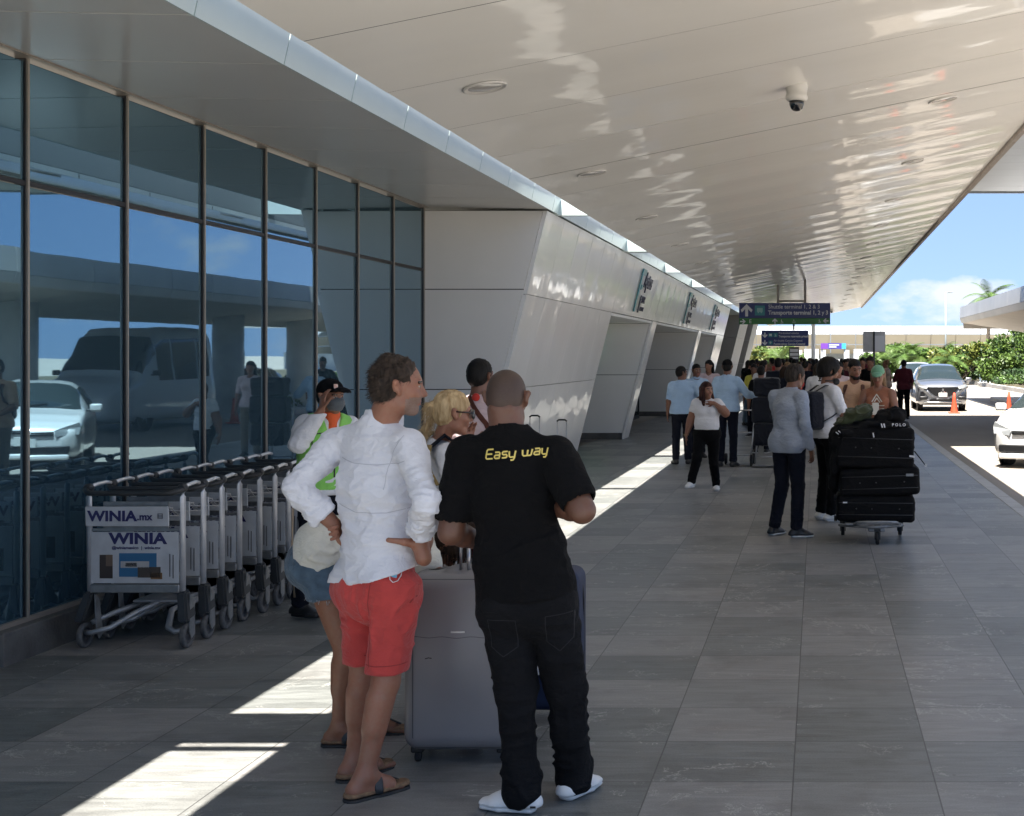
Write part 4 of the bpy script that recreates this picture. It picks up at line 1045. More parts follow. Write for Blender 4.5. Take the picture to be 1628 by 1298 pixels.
def conform_ribbon(name, pts2d_list, o, surf, mt, width, lift=.003, direction=Vector((0, 1, 0)), parent=None):
    """ribbons (lists of world points) laid on a surface seen along direction"""
    me = surf.data; off = surf.parent.location
    bv = BVHTree.FromPolygons([tuple(v.co + off) for v in me.vertices], [tuple(p.vertices) for p in me.polygons])
    mb = MB()
    for pts in pts2d_list:
        P_ = []
        for a, b in zip(pts, pts[1:]):
            a = Vector(a); b = Vector(b); n = max(1, int((b - a).length / .006))
            for i in range(n): P_.append(a + (b - a) * i / n)
        P_.append(Vector(pts[-1]))
        H = []
        for i, p in enumerate(P_):
            d = (P_[min(i + 1, len(P_) - 1)] - P_[max(i - 1, 0)]).normalized(); sd = d.cross(direction).normalized()
            row = []
            for sg in (-1, 1):
                q = p + sd * width / 2 * sg; h = bv.ray_cast(q - direction * 1.0, direction)
                if h[0] is None: row = None; break
                row.append(mb.bm.verts.new(h[0] - direction * lift))
            H.append(row)
        for a, b in zip(H, H[1:]):
            if a and b and (a[0].co - b[0].co).length < .05:
                try: mb.bm.faces.new([a[0], a[1], b[1], b[0]])
                except ValueError: pass
    return mb.build(name, mt, parent or surf.parent)

def strap(name, pts, o, mt, w=.02, t=.004, n=None):
    mb = MB(); mb.tube(pts, w / 2, n=8, flat=(1, .22)); return mb.build(name, mt, o)

# ---------------------------------------------------------------- man in white linen shirt and coral shorts (foreground)
FACEW = unit((.62, .78, 0))
J = dict(s=1.03, hs=1.0, face=FACEW, look=unit((.96, .27, -.07)), head=WP(635, 615, 5.62), neck=WP(604, 672, 5.65), shL=WP(533, 706, 5.75), shR=WP(650, 708, 5.55), elL=WP(470, 776, 5.62), elR=WP(678, 797, 5.34), wrL=WP(531, 834, 5.66), wrR=WP(667, 856, 5.52),
         chest=WP(597, 772, 5.64), waist=WP(604, 860, 5.65), pel=WP(606, 922, 5.65), hipL=WP(580, 940, 5.72), hipR=WP(632, 938, 5.58), knL=WP(577, 1080, 5.74), knR=WP(613, 1085, 5.55), anL=WP(565, 1203, 5.77), anR=WP(580, 1233, 5.51), toeL=WP(625, 1215, 5.95), toeR=WP(660, 1245, 5.68))
J['HM'] = head_frame(J['look'], (.05, 0, 1)); s = J['s']; h = .0068
o = empty('person', Vector((J['anR'][0], 5.6, 0)), 'brown-haired man in rolled-sleeve white shirt, coral red shorts and sandals, hands on hips', 'person')
man_white = o
b = dict(w=1.0, d=1.05, arm=1.0, leg=.98)
S = SDF(); body_prims(S, J, dict(w=.92, d=.95, arm=.72), h); leg_prims(S, J, dict(leg=.92), to=2.)
for L_, hd, pn, th in (('L', (.35, .45, -.6), (.8, -.2, .2), (-.6, -.2, .2)), ('R', (.22, .85, -.45), (-.9, .25, .1), (-1, -.25, .35))):
    sh, el, wr = J['sh' + L_], J['el' + L_], J['wr' + L_]
    S.cone(sh, el, .040 * s, .036 * s, k=.02); m1 = el + (wr - el) * .3; S.cone(el, m1, .036 * s, .040 * s, k=.02); S.cone(m1, wr, .040 * s, .029 * s, k=.01)
    add_hand(S, wr, hd, pn, th, 1.03, .55, h=h)
# right thumb lies back across the shirt
t0 = WP(668, 866, 5.50); S.cone(t0, WP(643, 862, 5.455), .022, .016, k=.012); S.cone(WP(643, 862, 5.455), WP(617, 859, 5.445), .0145, .0105, k=.006)
S.cone(WP(667, 862, 5.51), WP(673, 886, 5.50), .034, .033, k=.02); S.cone(WP(675, 890, 5.52), WP(676, 893, 5.60), .026, .018, k=.015)
for i in range(3): S.cone(WP(535, 838 + i * 8, 5.60), WP(523 + i * 2, 842 + i * 8, 5.57), .0095, .008, k=.004)
foot_prims(S, J['anL'] , J['toeL'], s, bare='L'); foot_prims(S, J['anR'], J['toeR'], s, bare='R')
S.cone(J['neck'] - UP * .04, J['head'] + J['HM'] @ (np.array((0, -.03, -.06)) * s), .066, .062, k=.03)
add_head(S, J['head'], J['HM'], J['hs'], .0065)
V, Q = S.mesh(h); fm = head_materials(V, Q, J['head'], J['HM'], J['hs'])
Cl = (V[Q].mean(1) - J['head']) @ J['HM'] / J['hs']; bz = (fm == 0) & (np.linalg.norm(Cl, axis=1) < .16) & (Cl[:, 2] < -.040 + .35 * np.minimum(0, Cl[:, 1] - .05)) & (Cl[:, 2] > -.122) & (Cl[:, 1] > .028); bz |= (fm == 0) & (Cl[:, 1] > .082) & (Cl[:, 2] < -.036) & (Cl[:, 2] > -.05) & (np.abs(Cl[:, 0]) < .03); fm[bz] = 4
np_mesh('body', V, Q, [SK_FAIR, mat('lips_soft', (.34, .12, .09), .45), EYEW, EYED, mat('grey_stubble_skin', (.19, .105, .072), .7, var=.4, vs=260, col2=(.27, .19, .155), bump=.4, bs=500, bdist=.001)], o, fm)
HP = lambda x, y, z, J=J: J['head'] + J['HM'] @ (np.array([x, y, z]) * J['hs'])
S, P, q = hair_cap(J, o, H_BROWN, 'receding', h, vol=-.003)
rs = np.random.RandomState(4)
for i in range(60):      # curls
    a = rs.uniform(-2.7, 2.7); e = rs.uniform(-.5, 1.3); r = np.array((.080 * math.sin(a) * math.cos(e), -.02 - .098 * math.cos(a) * math.cos(e) * (1 if abs(a) < 1.9 else 0.9), .040 + .092 * math.sin(e)))
    if r[1] > .035 and r[2] < .09: continue
    if abs(r[0]) > .05 and -.035 < r[1] < .03 and r[2] < .035: continue
    S.ell(P(*(r * .95)), np.array((.012, .014, .010)) * rs.uniform(.7, 1.2), k=.010)
S.ell(P(0, .085, -.045), np.array((.066, .078, .085)), J['HM'], k=.01, op=1)
hr = finish_hair(S, o, H_BROWN, .006, .006, (55, 55, 40))
strands(o, hr, H_BROWN, 4200, .018, (-.35, 0, -.25), r=.0009, seed=3, wild=.28)
beard = mat('grey_stubble', (.30, .20, .155), .7, var=.5, vs=220, col2=(.42, .36, .32))
S = SDF(); S.cone(HP(-.03, .066, -.092), HP(.03, .066, -.092), .022, k=.01); S.cone(HP(0, .078, -.084), HP(0, .074, -.102), .017, k=.01); 
S.ell(HP(0, .045, -.07), np.array((.052, .045, .045)), J['HM'], k=.02); S.ell(HP(0, .11, -.055), np.array((.034, .030, .016)), J['HM'], k=.008, op=1)
# shirt
S = SDF(); body_prims(S, J, dict(w=1.0, d=1.02, arm=.92), h, 'top', inf=.012, sleeve=1.60)
for L_ in 'LR':
    el, wr = J['el' + L_], J['wr' + L_]; d = unit(wr - el); c0 = el + (wr - el) * .60
    S.cone(c0 - d * .035, c0 + d * .008, .054, .057, k=.006)
hm = J['pel'] - UP * .02; S.econe(J['waist'], J['pel'] - UP * .02, (.180, .140), (.192, .152), unit(J['hipR'] - J['hipL']), k=.03)
S.econe(J['pel'], J['pel'] - UP * .12, (.196, .158), (.198, .160), unit(J['hipR'] - J['hipL']), k=.03)
for L_ in 'LR': S.ell(J['hip' + L_] - FACEW * .048 + UP * .03, (.11, .108, .115), k=.04)
S.cut(WP(566, 922, 5.65), unit((.12, 0, -1))); S.cut(WP(600, 920, 5.65), unit((.34, 0, -1)))
S.cone(J['neck'] - UP * .08, J['neck'] - UP * .01, .082, .080, k=.03)
S.cone(J['neck'] - UP * .01 + FACEW * .03, J['neck'] + UP * .12 + FACEW * .07, .06, .08, k=.008, op=1); S.cut(J['neck'] + UP * .035, (0, 0, 1))
for L_ in 'LR':
    el, wr = J['el' + L_], J['wr' + L_]; d = unit(wr - el); c0 = el + (wr - el) * .66; S.cone(c0 - d * .01, c0 + d * .12, .042, .05, k=.004, op=1)
Z = [(J['elL'], .18, .009, (20, 20, 30)), (J['elR'], .2, .009, (14, 14, 40)), (J['waist'], .30, .010, (6, 6, 18)), (J['shR'] - UP * .1, .16, .008, (16, 16, 16)), (J['shL'] - UP * .06, .2, .007, (16, 16, 18)), (WP(590, 800, 5.5), .22, .009, (6, 6, 26)), (WP(545, 800, 5.65), .2, .008, (10, 10, 26))]
shw = cloth(S, 'shirt', C_WHITE, o, .0062, .005, (6, 6, 10), 1.3, Z)
for L_, sd_ in (('L', 1), ('R', 1)):
    el, wr = J['el' + L_], J['wr' + L_]; d = unit(wr - el); c0 = el + (wr - el) * .63
    S = SDF(); S.cone(c0 - d * .032, c0 + d * .030, .056, .062, k=.01); S.cone(c0 - d * .01, c0 + d * .1, .046, .055, k=.004, op=1); S.cut(c0 + d * .032, d); S.cut(c0 - d * .042, -d)
    cloth(S, 'cuff', C_WHITE, o, .0062, .010, (26, 26, 26), 4.)
S = SDF(); nk = J['neck'] + np.array((.01, 0, 0)); S.cone(nk - UP * .02, nk + UP * .055 + FACEW * .012, .088, .076, k=.01); S.cone(nk - UP * .05, nk + UP * .1 + FACEW * .02, .070, .068, k=.004, op=1); S.cut(nk + UP * .048, unit((.1, .15, 1))); S.cut(nk - UP * .018, (0, 0, -1))
cloth(S, 'collar', C_WHITE, o, .006, .003, (20, 20, 20), 2.)
# yoke seam and centre pleat
SEAM = mat('shirt_seam', (.50, .51, .56), .9)
conform_ribbon('yoke_seam', [[WP(x, y, 5.6) for x, y in ((538, 728), (570, 735), (610, 737), (650, 733), (664, 728))], [WP(x, y, 5.6) for x, y in ((540, 800), (575, 812), (625, 812), (655, 806))]], o, shw, SEAM, .0035, .001)
conform_ribbon('armhole_seam', [[WP(x, y, 5.6) for x, y in ((655, 690), (640, 712), (628, 740), (623, 775))]], o, shw, SEAM, .003, .001)
# shorts
S = SDF(); sdv = unit(J['hipR'] - J['hipL'])
S.econe(J['pel'] + UP * .05, J['pel'] - UP * .06, (.148, .118), (.160, .128), sdv, k=.02)
for L_ in 'LR':
    hp, kn = J['hip' + L_], J['kn' + L_]; e = hp + (kn - hp) * .88; S.cone(hp, e, .096, .084, k=.02)
S.ell((J['hipL'] + J['hipR']) / 2 - FACEW * .055 + UP * .01, (.12, .11, .11), k=.05)
for L_ in 'LR': S.ell(J['hip' + L_] - FACEW * .048 + UP * .015, (.097, .094, .102), k=.04)
S.cone(WP(600, 1068, 5.68), WP(600, 1100, 5.68), .02, .03, k=.02, op=1)
S.cut(WP(600, 1064, 5.6), unit((.02, 0, -1)))
zz = [(J['hipL'] - UP * .1, .2, .012, (10, 10, 16)), (J['hipR'] - UP * .1, .2, .012, (12, 12, 12)), (WP(580, 980, 5.5), .16, .010, (22, 22, 8))]
sho = cloth(S, 'shorts', C_RED, o, .0068, .006, (9, 9, 5), 8.2, zz)
RSEAM = mat('coral_seam', (.27, .03, .028), .9)
conform_ribbon('pocket_seam', [[WP(x, y, 5.5) for x, y in ((657, 905), (661, 925), (659, 948), (650, 960))], [WP(x, y, 5.5) for x, y in ((594, 925), (588, 960), (585, 1000), (588, 1060))], [WP(x, y, 5.5) for x, y in ((560, 1055), (600, 1058), (660, 1055))]], o, sho, RSEAM, .004, .001)
# folded face mask hanging from the back of the waistband
def on_surf(ob, px, py, Y=5.3, lift=.008):
    off = ob.parent.location; bv = BVHTree.FromPolygons([tuple(v.co + off) for v in ob.data.vertices], [tuple(p.vertices) for p in ob.data.polygons]); p = W(px, py, Y); h_ = bv.ray_cast(Vector((p.x, 4.5, p.z)), Vector((0, 1, 0))); return Vector((p.x, (h_[0].y if h_[0] is not None else 5.45) - lift, p.z))
MKP = on_surf(sho, 601, 926); MKY = MKP.y
mk = MB(); mk.box(on_surf(sho, 603, 925), (.030, .006, .024), Matrix.Rotation(.15, 3, 'Y'), .002); mk.build('mask_in_pocket', mat('mask_blue', (.14, .42, .62), .7), o)
mk = MB(); mk.tube([on_surf(sho, x, y, lift=.012) for x, y in ((598, 924), (600, 932), (605, 937), (611, 935), (614, 928), (613, 921))], .0018); mk.build('mask_loop', C_WTEE, o)
# sandals
SOLE = mat('sandal_dark_rubber', (.022, .022, .022), .7); STRAPM = mat('sandal_dark_strap', (.03, .033, .036), .5)
def sandal(o, J, L_, s, tone=STRAPM):
    an, toe = J['an' + L_], J['toe' + L_]; d = np.array(toe) - np.array(an); d[2] = 0; d = unit(d); sd = np.cross(d, UP); base = np.array((an[0], an[1], an[2] - .085 * s))
    for nm, m_, zz, th, ex in (('footbed', CORK, .012, .020, 0.), ('sole', SOLE, -.006, .014, .003)):
        S = SDF(); S.econe(base - d * .05 * s + UP * zz, base + d * .06 * s + UP * zz, (.041 * s + ex, .04), (.040 * s + ex, .04), sd, k=.01); S.econe(base + d * .06 * s + UP * zz, base + d * .155 * s + UP * zz, (.048 * s + ex, .04), (.040 * s + ex, .04), sd, k=.01)
        S.cut(base + UP * (zz + th), (0, 0, 1)); S.cut(base + UP * (zz), (0, 0, -1)); V, Q = S.mesh(.006)
        V[:, 2] = V[:, 2] - .006 if nm == 'sole' and False else V[:, 2]
        np_mesh(nm, V, Q, m_, o)
    for f0, f1, hh in ((.035, .055, .072), (.085, .10, .050)):
        pts = [base + d * (f0 + (f1 - f0) * t) * s + sd * math.cos(a) * .047 * s + UP * (.014 + hh * math.sin(a)) for a, t in [(math.pi * i / 10, i / 10) for i in range(11)]]
        if f0 < .05: mb = MB(); mb.tube(pts, .017, n=8, flat=(1, .14)); mb.build('strap', tone, o)
    pts = [base + d * (.045 + .10 * t) * s + sd * .004 + UP * (.086 - .045 * t) for t in [i / 6 for i in range(7)]]
    mb = MB(); mb.tube(pts, .011, n=8, flat=(1, .3)); mb.build('toe_strap', tone, o)
for L_ in 'LR': sandal(o, J, L_, s)

# ---------------------------------------------------------------- shaven-headed man in black polo (foreground)
FB = unit((-.06, 1, 0))
J = dict(s=1.0, hs=1.0, face=FB, look=unit((.05, 1, -.10)), head=WP(806, 634, 5.44), neck=WP(809, 690, 5.41), shL=WP(739, 722, 5.42), shR=WP(884, 722, 5.42), elL=WP(717, 846, 5.40), elR=WP(926, 812, 5.31), wrL=WP(780, 866, 5.62), wrR=WP(868, 806, 5.55),
         chest=WP(815, 790, 5.42), waist=WP(826, 880, 5.42), pel=WP(836, 940, 5.42), hipL=WP(804, 960, 5.42), hipR=WP(876, 955, 5.43), knL=WP(820, 1100, 5.38), knR=WP(900, 1095, 5.46), anL=WP(829, 1256, 5.34), anR=WP(911, 1234, 5.52), toeL=WP(745, 1280, 5.39), toeR=WP(945, 1240, 5.66))
J['HM'] = head_frame(J['look']); s = 1.; h = .0068
o = empty('person', Vector((J['pel'][0], 5.42, 0)), 'shaven-headed man from behind in black polo with yellow lettering, black jeans and white shoes', 'person')
man_black = o; b = dict(w=1.02, d=1.05, arm=1.16, leg=1.0)
S = SDF(); body_prims(S, J, b, h); leg_prims(S, J, b, to=2.)
for L_, hd, pn, th in (('L', (.6, .7, .1), (0, 0, -1), (0, .6, .5)), ('R', (-.6, .7, .1), (0, 0, -1), (0, .6, .5))):
    sh, el, wr = J['sh' + L_], J['el' + L_], J['wr' + L_]
    S.cone(sh, el, .056, .044, k=.02); m1 = el + (wr - el) * .3; S.cone(el, m1, .043, .046, k=.02); S.cone(m1, wr, .046, .031, k=.01)
    add_hand(S, wr, hd, pn, th, 1.0, .4, h=h)
S.cone(J['neck'] - UP * .03, J['head'] + J['HM'] @ np.array((0, -.035, -.05)), .070, .066, k=.03)
add_head(S, J['head'], J['HM'], 1.0, .0065)
S.cone(J['head'] + J['HM'] @ np.array((-.03, -.082, -.04)), J['head'] + J['HM'] @ np.array((.03, -.082, -.04)), .012, k=.02)
V, Q = S.mesh(h); fm = head_materials(V, Q, J['head'], J['HM'], 1.0)
SK_BM = skin_mat('skin_brown_foreground', (.125, .064, .041))
np_mesh('body', V, Q, [SK_BM, mat('lips_brown', (.18, .07, .05), .45), EYEW, EYED], o, fm)
S, P, q = hair_cap(J, o, H_STUB, 'bald', h); 
S = SDF(); HPb = lambda x, y, z, J=J: J['head'] + J['HM'] @ np.array([x, y, z])
S.ell(HPb(0, -.0125, .0295), (.0752, .0962, .0862), J['HM'], k=.01); S.ell(HPb(0, -.045, -.015), (.062, .062, .062), J['HM'], k=.03)
S.ell(HPb(0, .11, .0), (.08, .085, .10), J['HM'], k=.012, op=1)
for sx in (-1, 1): S.ell(HPb(sx * .082, .004, -.008), (.018, .022, .032), J['HM'], k=.006, op=1)
S.cut(HPb(0, -.06, -.062), J['HM'] @ np.array((0, .2, -1)))
V, Q = S.mesh(.006); np_mesh('cropped_hair', V, Q, mat('cropped_stubble', (.045, .026, .018), .6, var=.25, vs=260, col2=(.066, .038, .027), bump=.3, bs=500, bdist=.001), o)
# tattoos on the left forearm: irregular dark patches just over the skin
# polo
S = SDF(); body_prims(S, J, dict(w=.97, d=1.08, arm=1.08), h, 'top', inf=.012, sleeve=.74)
for L_ in 'LR':
    sh, el = J['sh' + L_], J['el' + L_]; e = sh + (el - sh) * .76; S.cone(sh + (el - sh) * .2, e, .072, .075, k=.02)
    S.cut(e, unit(el - sh)) if False else None
sdv = np.array((1., 0, 0)); S.econe(J['waist'], J['pel'] + UP * .0, (.182, .145), (.196, .155), sdv, k=.03); S.econe(J['pel'], J['pel'] - UP * .1, (.196, .155), (.196, .155), sdv, k=.03)
S.cut(WP(832, 950, 5.42), unit((.09, 0, -1)))
for L_ in 'LR':
    sh, el = J['sh' + L_], J['el' + L_]; d = unit(el - sh); e = sh + (el - sh) * .82; S.cone(e, e + d * .25, .064, .07, k=.004, op=1)
S.cone(J['shL'] * .35 + J['neck'] * .65 - UP * .02, J['shR'] * .35 + J['neck'] * .65 - UP * .02, .066, .066, k=.03); S.cone(J['neck'] - UP * .08, J['neck'] - UP * .0, .085, .082, k=.03)
S.cone(J['neck'] + UP * .012 + FB * .03, J['neck'] + UP * .12 + FB * .05, .06, .08, k=.008, op=1); S.cut(J['neck'] + UP * .03, (0, 0, 1))
Z = [(J['waist'], .3, .010, (6, 6, 16)), (J['shL'] - UP * .12, .18, .010, (12, 12, 14)), (J['shR'] - UP * .12, .18, .010, (12, 12, 14)), (J['pel'], .25, .009, (12, 12, 4))]
shb = cloth(S, 'polo_shirt', C_BLACK, o, .0066, .005, (6, 6, 7), 5.5, Z)
S = SDF(); nk = J['neck']; S.cone(nk - UP * .02, nk + UP * .05, .090, .076, k=.01); S.cone(nk - UP * .05, nk + UP * .1, .072, .071, k=.004, op=1); S.cut(nk + UP * .040, (0, .1, 1)); S.cut(nk - UP * .02, (0, 0, -1))
cloth(S, 'collar', C_BLACK, o, .006, .002, (20, 20, 20), 2.)
# jeans
S = SDF(); S.econe(J['pel'] + UP * .06, J['pel'] - UP * .05, (.185, .135), (.195, .15), sdv, k=.02)
for L_ in 'LR':
    hp, kn, an = J['hip' + L_], J['kn' + L_], J['an' + L_]; S.cone(hp, kn, .106, .080, k=.02); S.cone(kn, an + UP * .02, .078, .073, k=.02); S.ell(hp - FB * .05 - UP * .0, (.095, .085, .10), k=.05)
    S.cone(an + UP * .08, an - UP * .005, .074, .082, k=.01)
S.cut(J['anL'] - UP * .065, (0, 0, -1))
Z = [(J['knL'], .24, .008, (8, 8, 17)), (J['knR'], .24, .008, (8, 8, 17)), (J['anL'] + UP * .08, .22, .012, (8, 8, 20)), (J['anR'] + UP * .08, .22, .012, (8, 8, 20)), (J['hipL'] - UP * .05, .2, .008, (8, 8, 18)), (J['hipR'] - UP * .05, .2, .008, (8, 8, 18))]
jn = cloth(S, 'jeans', C_JEANS, o, .0068, .004, (7, 7, 6), 1.9, Z)
JS = mat('jeans_seam', (.011, .0115, .014), .8)
for PK in [[WP(x, y, 5.3) for x, y in ((776, 985), (780, 1030), (800, 1045), (822, 1030), (822, 985), (776, 985))], [WP(x, y, 5.3) for x, y in ((868, 980), (866, 1024), (886, 1040), (906, 1020), (908, 976), (868, 980))]]: conform_ribbon('jeans_pocket', [PK], o, jn, JS, .003, .0012)
for L_ in 'LR': shoe(J, L_, o, LEA_W, RUB_W, .0065, .032)
# lettering across the shoulders
GL = {'E': [[(.85, 1), (.22, 1), (.09, .86), (.0, .15), (.1, 0), (.78, 0)], [(.05, .5), (.72, .5)]], 'a': [[(.08, .65), (.52, .65), (.62, .54), (.54, 0), (.10, 0), (.0, .1), (.03, .26), (.12, .33), (.56, .33)]],
      's': [[(.62, .65), (.14, .65), (.05, .55), (.08, .38), (.18, .33), (.48, .33), (.56, .24), (.50, .05), (.44, 0), (0, 0)]], 'y': [[(.0, .65), (.0, .12), (.1, 0), (.52, 0)], [(.66, .65), (.52, -.12), (.40, -.32), (.12, -.32)]],
      'w': [[(0, .65), (.0, .12), (.1, 0), (.38, 0), (.48, .1), (.54, .6)], [(.48, .1), (.52, 0), (.78, 0), (.88, .1), (.98, .65)]]}
u = .0362; rt = np.array((1, 0, .085)); upv = np.array((-.02, 0, 1)); cx = 0; LN = []
for ch, adv in zip('Easy way', (.98, .84, .80, .88, .50, 1.16, .84, .8)):
    for st in GL.get(ch, []): LN.append([WP(770, 731, 5.3) + (rt * (cx + x) + upv * y) * u for x, y in st])
    cx += adv
conform_ribbon('lettering', LN, o, shb, mat('yellow_print', (.70, .55, .14), .5), .0062, .0022)
# small label on each shoe heel
for L_, c in (('L', W(847, 1284, 5.27)), ('R', W(909, 1263, 5.455))):
    mb = MB(); mb.box(c, (.022, .003, .008), None, .001); mb.build('heel_label', RUB_B, o)

# ---------------------------------------------------------------- blonde woman with backpack
FBL = unit((.80, .60, 0)); h = .0075
J = std_joints(-1.93, 6.9, 1.63, math.degrees(math.atan2(-FBL[0], FBL[1])))
J.update(head=WP(721, 657, 6.88), neck=WP(694, 707, 6.9), look=unit((.90, .40, -.12)), shL=WP(683, 728, 7.03), shR=WP(706, 730, 6.76), elR=WP(722, 802, 6.70), wrR=WP(765, 770, 6.85), elL=WP(722, 790, 7.1), wrL=WP(742, 712, 7.06), chest=WP(694, 765, 6.9), hs=.98)
J['shL'] = J['neck'] + np.array((-.62, .78, 0)) * .17 - UP * .045; J['shR'] = J['neck'] + np.array((.62, -.78, 0)) * .17 - UP * .055
J['haL'] = unit((.1, -.1, 1)); J['pnL'] = unit((.5, -.8, 0)); J['haR'] = unit((.8, .4, .1))
o = person(J, 'blonde woman in sunglasses and white t-shirt standing between the two foreground men', SK_FAIR, H_BLOND, 'short', (C_WTEE, .62), C_WTEE, (LEA_W, RUB_W), True, dict(arm=.92), h, hairvol=.003, seed=5)
q = J['hs'] * J['s']; M = J['HM']; HPx = lambda x, y, z, J=J, M=M, q=q: J['head'] + M @ (np.array([x, y, z]) * q)
S = SDF(); S.cone(HPx(-.0, -.112, .028), HPx(0, -.128, .020), .030, .024, k=.02); 
for i, (a, r_) in enumerate((((.01, -.135, .02), .018), ((-.012, -.14, .028), .016), ((.004, -.13, .0), .018))): S.ell(HPx(*a), (r_ * 1.3, r_ * 1.1, r_), k=.01)
S.cone(HPx(-.012, -.10, -.03), HPx(-.02, -.14, -.10), .022, .014, k=.02); S.cone(HPx(-.02, -.14, -.10), HPx(-.02, -.125, -.17), .014, .006, k=.02)
hb = finish_hair(S, o, H_BLOND, .006, .005, (50, 50, 30)); hb.name = 'hair_bun'
hm_ = [c for c in o.children if c.name.startswith('hair')][0]
def comb(p, c=HPx(-.0, -.12, .02)):
    d = c - p; return d / np.linalg.norm(d, axis=1, keepdims=True) * 1.6
strands(o, hm_, H_BLOND, 7000, .034, (0, 0, -.05), r=.0009, seed=9, wild=.07, dirf=comb)
strands(o, hb, H_BLOND, 700, .05, (-.1, 0, -.5), r=.001, seed=10, wild=.5)
mb = MB(); mb.tube([HPx(.025 * math.cos(t), -.112, .028 + .025 * math.sin(t)) for t in [i * .7 for i in range(9)]], .006, closed=True); mb.build('hair_tie', RUB_B, o)
mb = MB(); BLK = mat('glossy_black_frame', (.008, .008, .009), .12)
for sx in (-1, 1):
    mb.tube([HPx(sx * .079, -.004, .010), HPx(sx * .077, .05, .012), HPx(sx * .066, .088, .010)], .0035)
    mb.lathe([(.0, -.003), (.024, -.003), (.026, 0), (.024, .003), (.0, .003)], HPx(sx * .034, .104, .004), 14, 'X' if abs(M[0][1]) > .7 else 'Y')
mb.tube([HPx(-.066, .09, .012), HPx(0, .108, .012), HPx(.066, .09, .012)], .0038); mb.build('sunglasses', BLK, o)
# her backpack: dark body low on the back with mustard and black straps
bp = empty('backpack', W(685, 820, 6.8), 'dark backpack with mustard and black straps worn by the blonde woman', 'backpack')
back = -FBL; S = SDF(); c = J['chest'] + back * .20 - UP * .12; Mx = np.stack([np.cross(FBL, UP), FBL, UP], 1)
S.box(c, np.array((.10, .05, .15)), Mx, r=.05); S.box(c + back * .08 - UP * .05, np.array((.07, .02, .07)), Mx, r=.03, k=.02)
cloth(S, 'pack_body', cloth_mat('charcoal_nylon', (.025, .027, .032), .55), bp, .009, .005, (12, 12, 12), 1.)
sr = J['shR']; sL = J['shL']; rt_ = np.cross(FBL, UP)
strap('black_strap', [c + rt_ * .06 + UP * .17, sr * .55 + J['neck'] * .45 + back * .075 + UP * .02, sr * .6 + J['neck'] * .4 + UP * .085, sr * .75 + J['neck'] * .25 + FBL * .09 + UP * .02, sr * .85 + J['neck'] * .15 + FBL * .12 - UP * .10, c + rt_ * .14 + FBL * .14 - UP * .05], bp, C_NAVY, .075)
strap('mustard_strap', [c + UP * .18 - rt_ * .02, J['neck'] + back * .10 + UP * .005 - rt_ * .03, J['neck'] * .7 + sL * .3 + UP * .075, J['neck'] * .6 + sL * .4 + FBL * .09], bp, cloth_mat('mustard_webbing', (.22, .15, .05)), .06)
strap('mustard_side_strap', [WP(681, 708, 6.74), WP(677, 730, 6.70), WP(683, 752, 6.69), WP(694, 772, 6.66)], bp, cloth_mat('mustard_webbing', (.22, .15, .05)), .04)

# ---------------------------------------------------------------- woman bending over in denim shorts
h = .008; FR = np.array((1., 0, 0))
J = dict(s=.95, hs=.95, face=FR, head=WP(712, 866, 6.36), neck=WP(678, 846, 6.34), look=unit((.30, .1, -.95)), hup=(.95, 0, .3), shR=WP(662, 872, 6.20), shL=WP(662, 858, 6.52), elR=WP(700, 925, 6.15), elL=WP(705, 925, 6.5), wrR=WP(735, 965, 6.3), wrL=WP(740, 960, 6.5),
         chest=WP(620, 858, 6.34), waist=WP(556, 868, 6.32), pel=WP(512, 882, 6.3), hipR=WP(510, 902, 6.21), hipL=WP(514, 900, 6.38), knR=WP(552, 1035, 6.22), knL=WP(580, 1035, 6.42), anR=WP(540, 1157, 6.24), anL=WP(592, 1139, 6.44), toeR=WP(620, 1170, 6.24), toeL=WP(660, 1150, 6.46), haL=unit((.3, 0, -1)), haR=unit((.3, 0, -1)))
J['HM'] = head_frame(J['look'], J['hup'])
o = empty('person', Vector((J['anR'][0], 6.3, 0)), 'woman bending forward behind the white-shirted man, cream top riding up over frayed denim shorts', 'person')
b = dict(w=.95, d=1.0, arm=.85, leg=1.02); s = .95
S = SDF(); body_prims(S, J, b, h, fem=True); leg_prims(S, J, b, to=2.)
for L_ in 'LR':
    sh, el, wr = J['sh' + L_], J['el' + L_], J['wr' + L_]; S.cone(sh, el, .042, .036, k=.02); S.cone(el, wr, .036, .025, k=.02); add_hand(S, wr, J['ha' + L_], (0, 1, 0), (1, 0, 0), .92, .4, h=h)
    foot_prims(S, J['an' + L_], J['toe' + L_], s, bare=L_)
S.cone(J['neck'], J['head'] + J['HM'] @ np.array((0, -.02, -.06)), .05, .05, k=.03); add_head(S, J['head'], J['HM'], .93, .0065, True)
V, Q = S.mesh(h); fm = head_materials(V, Q, J['head'], J['HM'], .93); np_mesh('body', V, Q, [SK_LEG, mat('lips_soft', (.34, .12, .09), .45), EYEW, EYED], o, fm)
S, P, q = hair_cap(J, o, H_BROWN, 'pony', h, s=.93, vol=.008); S.cone(P(.0, -.09, .06), P(.02, -.03, .16), .035, .03, k=.02); S.cone(P(.02, -.03, .16), P(.05, .10, .15), .03, .014, k=.02); S.cone(P(.06, -.04, 0), P(.07, .05, .07), .03, .02, k=.03)
hx = finish_hair(S, o, H_DKBR, .007, .006, (60, 25, 60)); strands(o, hx, H_DKBR, 1500, .05, (.1, 0, -1.6), r=.0011, seed=21, wild=.2)
S = SDF(); body_prims(S, J, dict(w=1.0, d=1.15, arm=.95), h, 'top', inf=.022, sleeve=.5, fem=True)
